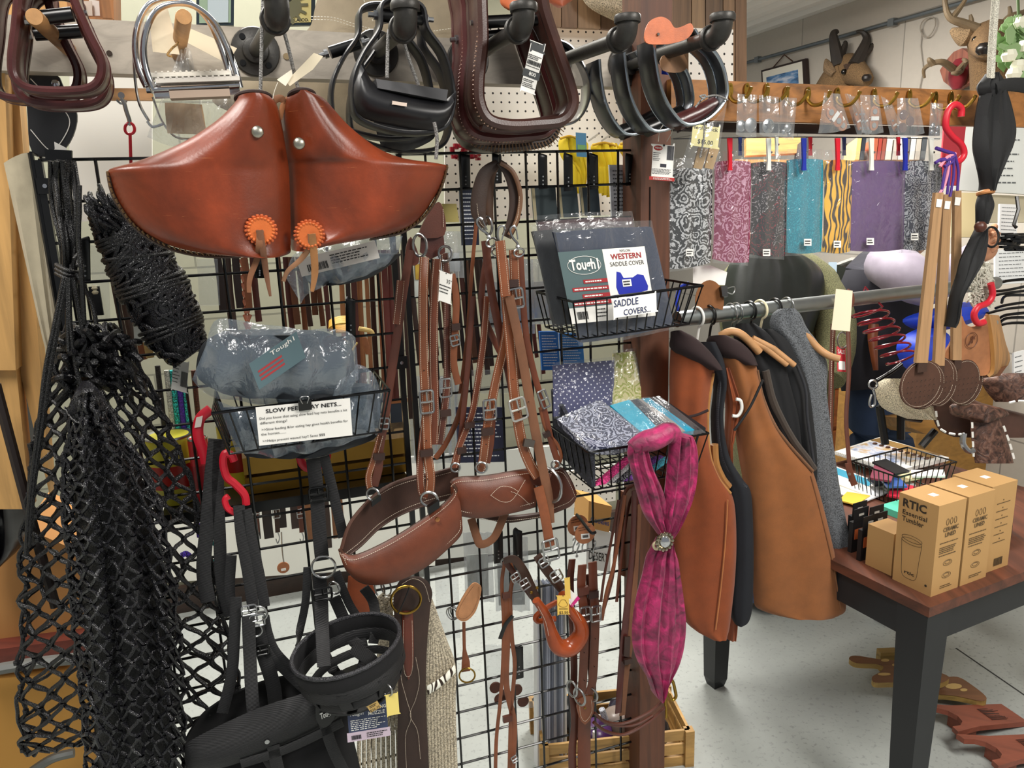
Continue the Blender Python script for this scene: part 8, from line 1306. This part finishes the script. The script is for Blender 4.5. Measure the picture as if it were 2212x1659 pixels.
for i, (R_, lab) in enumerate((([(296, 1210, 1250), (312, 1206, 1270), (340, 1212, 1268), (380, 1240, 1266), (418, 1238, 1256)], 'left'), ([(310, 1280, 1330), (322, 1276, 1336), (350, 1288, 1334), (390, 1296, 1326), (422, 1300, 1312)], 'middle'), ([(308, 1340, 1384), (322, 1336, 1386), (350, 1352, 1388), (390, 1368, 1388)], 'right'))):
    t = thing('work_glove', 'yellow leather work glove hung on the pegboard, %s one' % lab, 'glove', G(R_[-1][1], R_[-1][0], -.4), 'yellow gloves on the pegboard'); k = M(); k.rows(R_, -.42, th=.03, fold=.005, K=14); k.obj('palm', YG, t)
    for j in range(3): x = R_[-2][1]+j*9; k = M(); tubeG(k, [(x, R_[-2][0]-30), (x+1, R_[-2][0]), (x+2, R_[-1][0]-4+4*j)], 13, -.40); k.obj('finger', YG, t)
    k = M(); tubeG(k, [(R_[0][1], R_[0][0]+4), ((R_[0][1]+R_[0][2])/2, R_[0][0]-2), (R_[0][2], R_[0][0]+5)], 5, -.39); k.obj('cuff_binding', mat('cloth', '#b98f1a'), t)
p = Pan(G(1244, 286, -.36), G(1266, 288, -.36), G(1246, 338, -.36)); k = M(); p.rect(k, 0, 0, 1, 1, 0, .002); o = tag(k.obj('product_card', mat('plain', '#2c6a8c', .4), None, False), 'blue and green product card on the left yellow glove', 'card'); k = M(); p.rect(k, .1, .5, .9, .7, .001, .001); k.obj('green_band', mat('plain', '#5a8a4c'), o, False)
k = M(); rg = random.Random(2); [k.ball(G(rg.uniform(975, 1034), rg.uniform(312, 345), -.3+rg.uniform(-.02, .02)), .007, 6) for _ in range(60)]; one(k, 'red_bead_garland', mat('plain', '#8c1426', .3), 'red beaded garland behind the grid under the laced stirrups', 'garland')
for i, x in enumerate((1300, 1340, 1272, 1360)): k = M(); k.tube([G(x, 304, -.6), G(x+22, 288, -.35)], .003, 5); one(k, 'peg_hook', STL, 'thin steel peg hook above the yellow gloves', 'hook', 'peg hooks above the gloves')
# shelf with cans and gilt mouldings
k = M(); a_, b_ = G(350, 1116, -.05), G(884, 1034, -.05); a_[2] = b_[2] = (a_[2]+b_[2])/2; k.slab([a_, b_, b_-GN*.3, a_-GN*.3], -Z3*.025); one(k, 'grid_shelf', BLK, 'black metal shelf fixed behind the left wire grid panel', 'shelf', smooth=False); SZ = a_[2]
def can(x, yt, yb, wpx, off, cols, lab, top=STL): c = G(x, yb, off); c[2] = SZ+.001; R = pm(c, wpx)/2; h = pm(c, yb-yt)*1.02; t = thing('tin_can', lab, 'can', c, 'cans on the grid shelf'); k = M(); k.lathe(c, Z3, [(R*.98, 0), (R, .004), (R, h-.004), (R*.98, h)], 28); k.obj('can_body', mat('plain', cols[0], .35), t); k = M(); k.lathe(c+Z3*h*.25, Z3, [(R*1.006, 0), (R*1.006, h*.35)], 28); k.obj('red_label_band', mat('plain', cols[1], .35), t); k = M(); k.lathe(c+Z3*(h-.002), Z3, [(R*1.01, 0), (R*1.02, .004), (R*.9, .004), (R*.8, .001), (R*.3, .001)], 28); k.obj('lid', top, t)
can(385, 950, 1090, 98, -.15, ('#c9c23a', '#b02418'), 'large yellow and red tin can on the grid shelf'); can(522, 935, 1066, 70, -.2, ('#b8b030', '#8c2218'), 'smaller yellow and red tin can behind the leaning red hook'); can(444, 940, 1080, 40, -.1, ('#b01f28', '#8a1620'), 'narrow red can between the two yellow cans')
for i, (y0, y1, c, z) in enumerate(((1000, 1052, '#a07a30', 0.0), (962, 1004, '#c39a4a', .048), (938, 966, '#c9a878', .088))): c_ = G(712, 1060, -.15); c_[2] = SZ+z+.022; k = M(); k.box(c_, GA*.19, GN*.05, Z3*.020); one(k, 'gilt_moulding', mat('metal' if i < 2 else 'wood', c, .45), '%s moulding length stacked on the grid shelf' % ('dark gold bottom', 'bright gold middle', 'pale wooden top')[i], 'moulding', 'mouldings on the grid shelf', smooth=False)
p = Pan(G(835, 865, -.1), G(880, 860, -.1), G(838, 935, -.1)); k = M(); p.rect(k, 0, 0, 1, 1, 0, .01, r=.008); o = tag(k.obj('clasp_box', mat('plain', '#3b424c', .3), None, False), 'dark grey pack with tan edge above the gilt mouldings', 'pack'); k = M(); p.rect(k, 0, .0, 1, .12, .001, .002); k.obj('tan_edge', TANL, o, False)
t = thing('keychain', 'round tan leather key fob with a white label on a chain at the dark rail', 'keychain', G(612, 1248, -.85)); k = M(); c = G(612, 1226, -.85); k.disc(c, GN, pm(c, 13), .004, 24); k.obj('leather_disc', RT, t); k = M(); k.box(c-Z3*.006+GN*.003, GA*.008, GN*.0006, Z3*.004); k.obj('label', WHT, t, False); k = M(); tubeG(k, [(613, 1214), (610, 1190), (608, 1150)], 3, -.85); k.obj('chain', STL, t)
# pale boards, boxes and the slatted crate right of the grid
rg = random.Random(15)
for i in range(16): x = 1160+i*4.0; k = M(); k.slab(Gs([(x, 1262+rg.uniform(-8, 10)), (x+3.2, 1262), (x+5.2, 1800), (x+2, 1800)], -.12-.004*rg.randint(0, 8)), -GN*.03); one(k, 'thin_sleeve', mat('plain', rg.choice(('#c5cad6', '#aab0bf', '#d5d3cb', '#868c99', '#e0e2e6'))), 'pale thin sleeve standing upright in the pack behind the lower grid', 'sleeve', 'upright sleeves behind the lower grid', smooth=False)
for i, (L, c, off, lab, txt) in enumerate((([(1272, 1082), (1322, 1094), (1316, 1150), (1270, 1140)], '#c08f4e', -.6, 'small cardboard box with blue writing behind the round leather tags', 'Cookies'), ([(1268, 1140), (1320, 1150), (1318, 1236), (1266, 1228)], '#e3e6e6', -.62, 'white box with black writing below the cardboard one', 'DESERT'))):
    o = gslab('carton', lab, L, off, mat('plain', c), 'box', .12); p = Pan(G(*L[0], off+.001), G(*L[1], off+.001), G(*L[3], off+.001)); k = M(); p.text(k, txt, .1, .75, .2, .8, .001, .01); k.obj('lettering', mat('plain', '#253a7c' if i == 0 else '#241c14'), o, False)
CR = mat('wood', '#b28a4e', ax=0, lo=.75); cz = .12; t = thing('slatted_crate', 'light wooden slatted crate of bagged goods on the floor behind the post', 'crate', V(*(G(1370, 1600, -.2)[:2]), 0)); c1 = FL(1488, 1572, cz); c2 = FL(1440, 1478, cz); dx = nrm(c1-c2); dy = V(dx[1], -dx[0], 0); dy = dy if dy[0] < 0 else -dy; dw = np.linalg.norm(c1-c2)*1.02; k = M()
for z in (.10, .055, .012):
    for P0_, D_, Lg in ((c1, -dx, dw), (c1, dy, .42), (c1-dx*dw, dy, .42), (c1+dy*.42, -dx, dw)): c = P0_*V(1, 1, 0)+D_*Lg/2+Z3*z; k.box(c, D_*Lg/2, nrm(np.cross(D_, Z3))*.004, Z3*.016)
for P0_ in (c1, c1+dy*.42, c1-dx*dw, c1-dx*dw+dy*.42): k.box(P0_*V(1, 1, 0)+Z3*.058, dx*.013, dy*.013, Z3*.058)
k.box((c1-dx*dw/2+dy*.21)*V(1, 1, 0)+Z3*.01, dx*dw/2, dy*.21, Z3*.008); k.obj('slats', CR, t, False)
for i, (a, b, c, r_, lab) in enumerate(((.3, .10, '#1b1c20', .07, 'black'), (.7, .14, '#2c2b3a', .07, 'dark blue grey'), (.3, .26, '#4a2a5a', .06, 'dark purple'), (.72, .30, '#1f2024', .075, 'charcoal'), (.45, .18, '#8a7c74', .06, 'dull brown'))): k = M(); k.ball(c1*V(1, 1, 0)-dx*dw*a+dy*b+Z3*(.075+.005*i), r_*.85, 12, (1.1, 1, .8)); one(k, 'bagged_item', mat('plain', c, .25), lab+' bagged item in the slatted crate', 'bag', 'bagged items in the crate')
k = M(); tubeG(k, [(1284, 1580), (1284, 1620), (1296, 1652), (1318, 1652), (1328, 1630), (1316, 1612), (1300, 1624), (1304, 1680)], 8, -.05); one(k, 'cord_loop', WHT, 'white looped cord in front of the slatted crate', 'cord'); k = M(); tubeG(k, [(1300, 1532), (1306, 1550), (1312, 1572), (1318, 1592)], 14, -.1); one(k, 'white_rope_end', mat('rope', '#c8ccd6', .8, s=300), 'frayed pale blue-white rope end above the crate', 'rope')
# ---------- left edge: lumber, canvas, cardboard
PIN = mat('wood', '#d9a866', ax=2, lo=.85, hi=1.08, k=.8)
for i, (L, o_, lab) in enumerate((([(-40, 60), (6, 60), (34, 800), (-40, 800)], -.03, 'bright pine stud at the far left edge'), ([(8, 60), (40, 200), (110, 1080), (40, 790)], -.08, 'pine stud leaning right beside the canvas, running down behind the net'), ([(-40, 805), (32, 770), (66, 1100), (-40, 1100)], -.05, 'lower pine stud end with a knot left of the net'), ([(-30, -40), (150, -40), (150, 40), (-30, 34)], -.12, 'pine board above the beam at the top left'))): gslab('pine_stud', lab, L, o_, PIN, 'timber', .05)
k = M(); k.disc(G(30, 790, -.045), GN, .005, .002, 12); one(k, 'knot_hole', INK, 'small black knot hole mark on the lower pine stud', 'knot')
k = M(); patch(k, [(8, 352), (66, 330), (78, 400)], [(100, 760), (122, 770), (132, 760)], -.02, .01, .003, 10, 14, wav=.003); one(k, 'canvas_cloth', mat('cloth', '#b3a88f'), 'pale grey canvas cloth hanging between the pine studs and drawcords', 'cloth')
k = M(); k.tube([G(-10, 830, .04), G(64, 1110, .04), G(120, 1310, .04)], .010, 8); one(k, 'dark_bar', mat('plain', '#231815', .4), 'dark slanting bar at the left photo edge', 'bar')
KR2 = mat('plain', '#b07c45', .8)
gslab('cardboard_box', 'open cardboard box with black plastic inside at the left edge', [(-60, 1180), (12, 1206), (52, 1140), (190, 1200), (190, 1400), (-60, 1410)], -.25, KR2, 'box', .25); gslab('cardboard_box', 'large tan cardboard box seen low through the left hay net', [(-60, 1470), (210, 1450), (230, 1800), (-60, 1800)], -.22, mat('plain', '#b5843c', .8), 'box', .3)
k = M(); k.rows([(960, -40, 20), (1010, -40, 40), (1090, -40, 52), (1170, -40, 50), (1210, -40, 16)], -.16, th=.06, fold=.01, K=14); one(k, 'black_plastic_bag', mat('plain', '#17171a', .25), 'black plastic bag stuffed in the open cardboard box', 'bag')
gslab('shelf_edge', 'red-brown wooden shelf edge under the open cardboard box', [(-60, 1410), (200, 1376), (200, 1408), (-60, 1448)], -.2, mat('wood', '#6b2f22', ax=0), 'shelf', .2)
for L, w_, lab in (([(-40, 1452), (80, 1432), (190, 1420)], 26, 'grey steel pipe running under the red-brown shelf edge'), ([(50, 1680), (110, 1640), (160, 1626)], 20, 'grey steel pipe slanting up at the bottom left corner')): k = M(); tubeG(k, L, w_, -.15); one(k, 'steel_pipe', mat('metal', '#7c7d7a', .5), lab, 'pipe', 'steel pipes behind the nets')
gslab('plastic_folder', 'white and grey stack of folders at the left edge above the black bag', [(-40, 900), (14, 906), (30, 960), (-40, 975)], -.1, mat('plain', '#c9cbc8'), 'folder', .1)
gslab('dark_shelving', 'dark shelving unit behind the pine studs at the left edge', [(-80, 300), (30, 300), (60, 1000), (-80, 1000)], -.35, mat('plain', '#25262b'), 'shelving', .1)
# ---------- further goods seen through the grid
k = M()
for j in range(9):
    for s in (-1, 1): k.ribbon([G(526+s*6+j*1.2, 560+j*17, -.3), G(526+j*1.2, 575+j*17, -.295)], .010, .004, n=GN)
one(k, 'braided_strap', mat('leather', '#8a4c30'), 'tan braided leather strap hanging behind the grid under the left orange hood', 'strap')
for i, (L, r_, c, lab) in enumerate((([(452, 1170), (470, 1180), (478, 1200), (462, 1212)], 9, '#27b8a6', 'turquoise ring knot behind the black straps, upper one'), ([(456, 1224), (468, 1218), (478, 1228)], 9, '#2bb5a4', 'turquoise ring knot behind the black straps, lower one'), ([(392, 1200), (402, 1196), (412, 1204)], 12, '#4a2fa0', 'purple ball of cord seen through the large hay net'), ([(380, 1105), (420, 1110), (430, 1160)], 9, '#4f33a8', 'purple cord seen through the large hay net'))): k = M(); tubeG(k, L, r_, -.15); one(k, 'cord_piece', mat('rope', c, .7, s=300), lab, 'cord')
for i, (x0, x1, y0, y1, off, lab) in enumerate(((884, 1004, 812, 1000, -.35, 'bundle of silvery clear tubes behind the tipped collar straps'), (1000, 1062, 1150, 1300, -.2, 'clear zip bag hanging under the level breast collar, left one'), (1066, 1140, 1160, 1320, -.22, 'clear zip bag hanging under the level breast collar, right one'), (1042, 1150, 560, 720, -.25, 'clear zip bag behind the wither strap snaps'), (934, 1000, 500, 600, -.25, 'clear striped zip bag behind the round collar rings'), (1130, 1200, 560, 700, -.25, 'clear pack left of the saddle covers basket'))):
    k = M(); patch(k, [(x0, y0), (x1, y0)], [(x0+5, y1), (x1+5, y1)], off, .01, .002, 12, 12, wav=.004, seed=i); o = one(k, 'clear_bag', mat('film', '#cfd6da', d=.30, g=.05), lab, 'bag')
    if i == 0: 
        for j in range(7): k = M(); tubeG(k, [(x0+10+j*15, y0+4), (x0+14+j*15, y1-6)], 7, off-.01); k.obj('clear_tube', mat('plain', '#c3c9ce', .2), o)
    else: k = M(); k.slab(Gs([(x0+8, y0+50), (x1-8, y0+46), (x1-6, y1-14), (x0+12, y1-12)], off-.004), -GN*.004); k.obj('contents', mat('plain', ('', '#b9bdb4', '#a8aaa6', '#9a958c', '#c5c9cc', '#b3ada2')[i], .4), o, False)
k = M(); rg = random.Random(14); k.rows([(-60, 1262, 1392), (-10, 1256, 1394), (22, 1280, 1390), (52, 1340, 1388), (84, 1368, 1386)], -.5, th=.05, K=16, fold=.008, ff=6)
one(k, 'fleece_hide', mat('wool', '#a89c86'), 'shaggy cream hide hanging at the top left of the square post', 'hide')
k = M(); k.rows([(-50, 1170, 1250), (-10, 1176, 1246), (8, 1190, 1226), (16, 1204, 1214)], -.4, th=.02); one(k, 'orange_leather', mat('leather', '#a8573a'), 'orange leather edge at the photo top beside the brown stirrup', 'leather piece')
k = M(); k.rows([(-50, 1084, 1122), (0, 1080, 1124), (14, 1086, 1120), (22, 1098, 1112)], .36, th=.006); one(k, 'orange_leather', mat('leather', '#c4663c'), 'orange leather flap above the third pipe elbow', 'leather piece')
pegboard(1225, 1010, 1330, 1090, -.9, 'lower white pegboard corner under the bandana basket')
for i, (x, c) in enumerate(((556, BR2), (600, BLK), (652, BR2), (690, BR3))): k = M(); t = thing('small_keychain', 'short leather keeper with steel snap on the white panel, %s of four' % ('leftmost', 'second', 'third', 'rightmost')[i], 'keychain', G(x, 1180, -.8), 'keepers on the white panel'); strapG(k, [(x-6, 1080), (x-2, 1120), (x, 1150)], 10, -.8); k.obj('strap', c if c is not BLK else DKB, t); buckleG(x-3, 1110, 14, 20, -.79, 0, t, .0016); k = M(); k.tube(sm(Gs([(x, 1150), (x+4, 1162), (x, 1174), (x-4, 1164)], -.8), 4), .002, 6); k.obj('snap', STL, t)
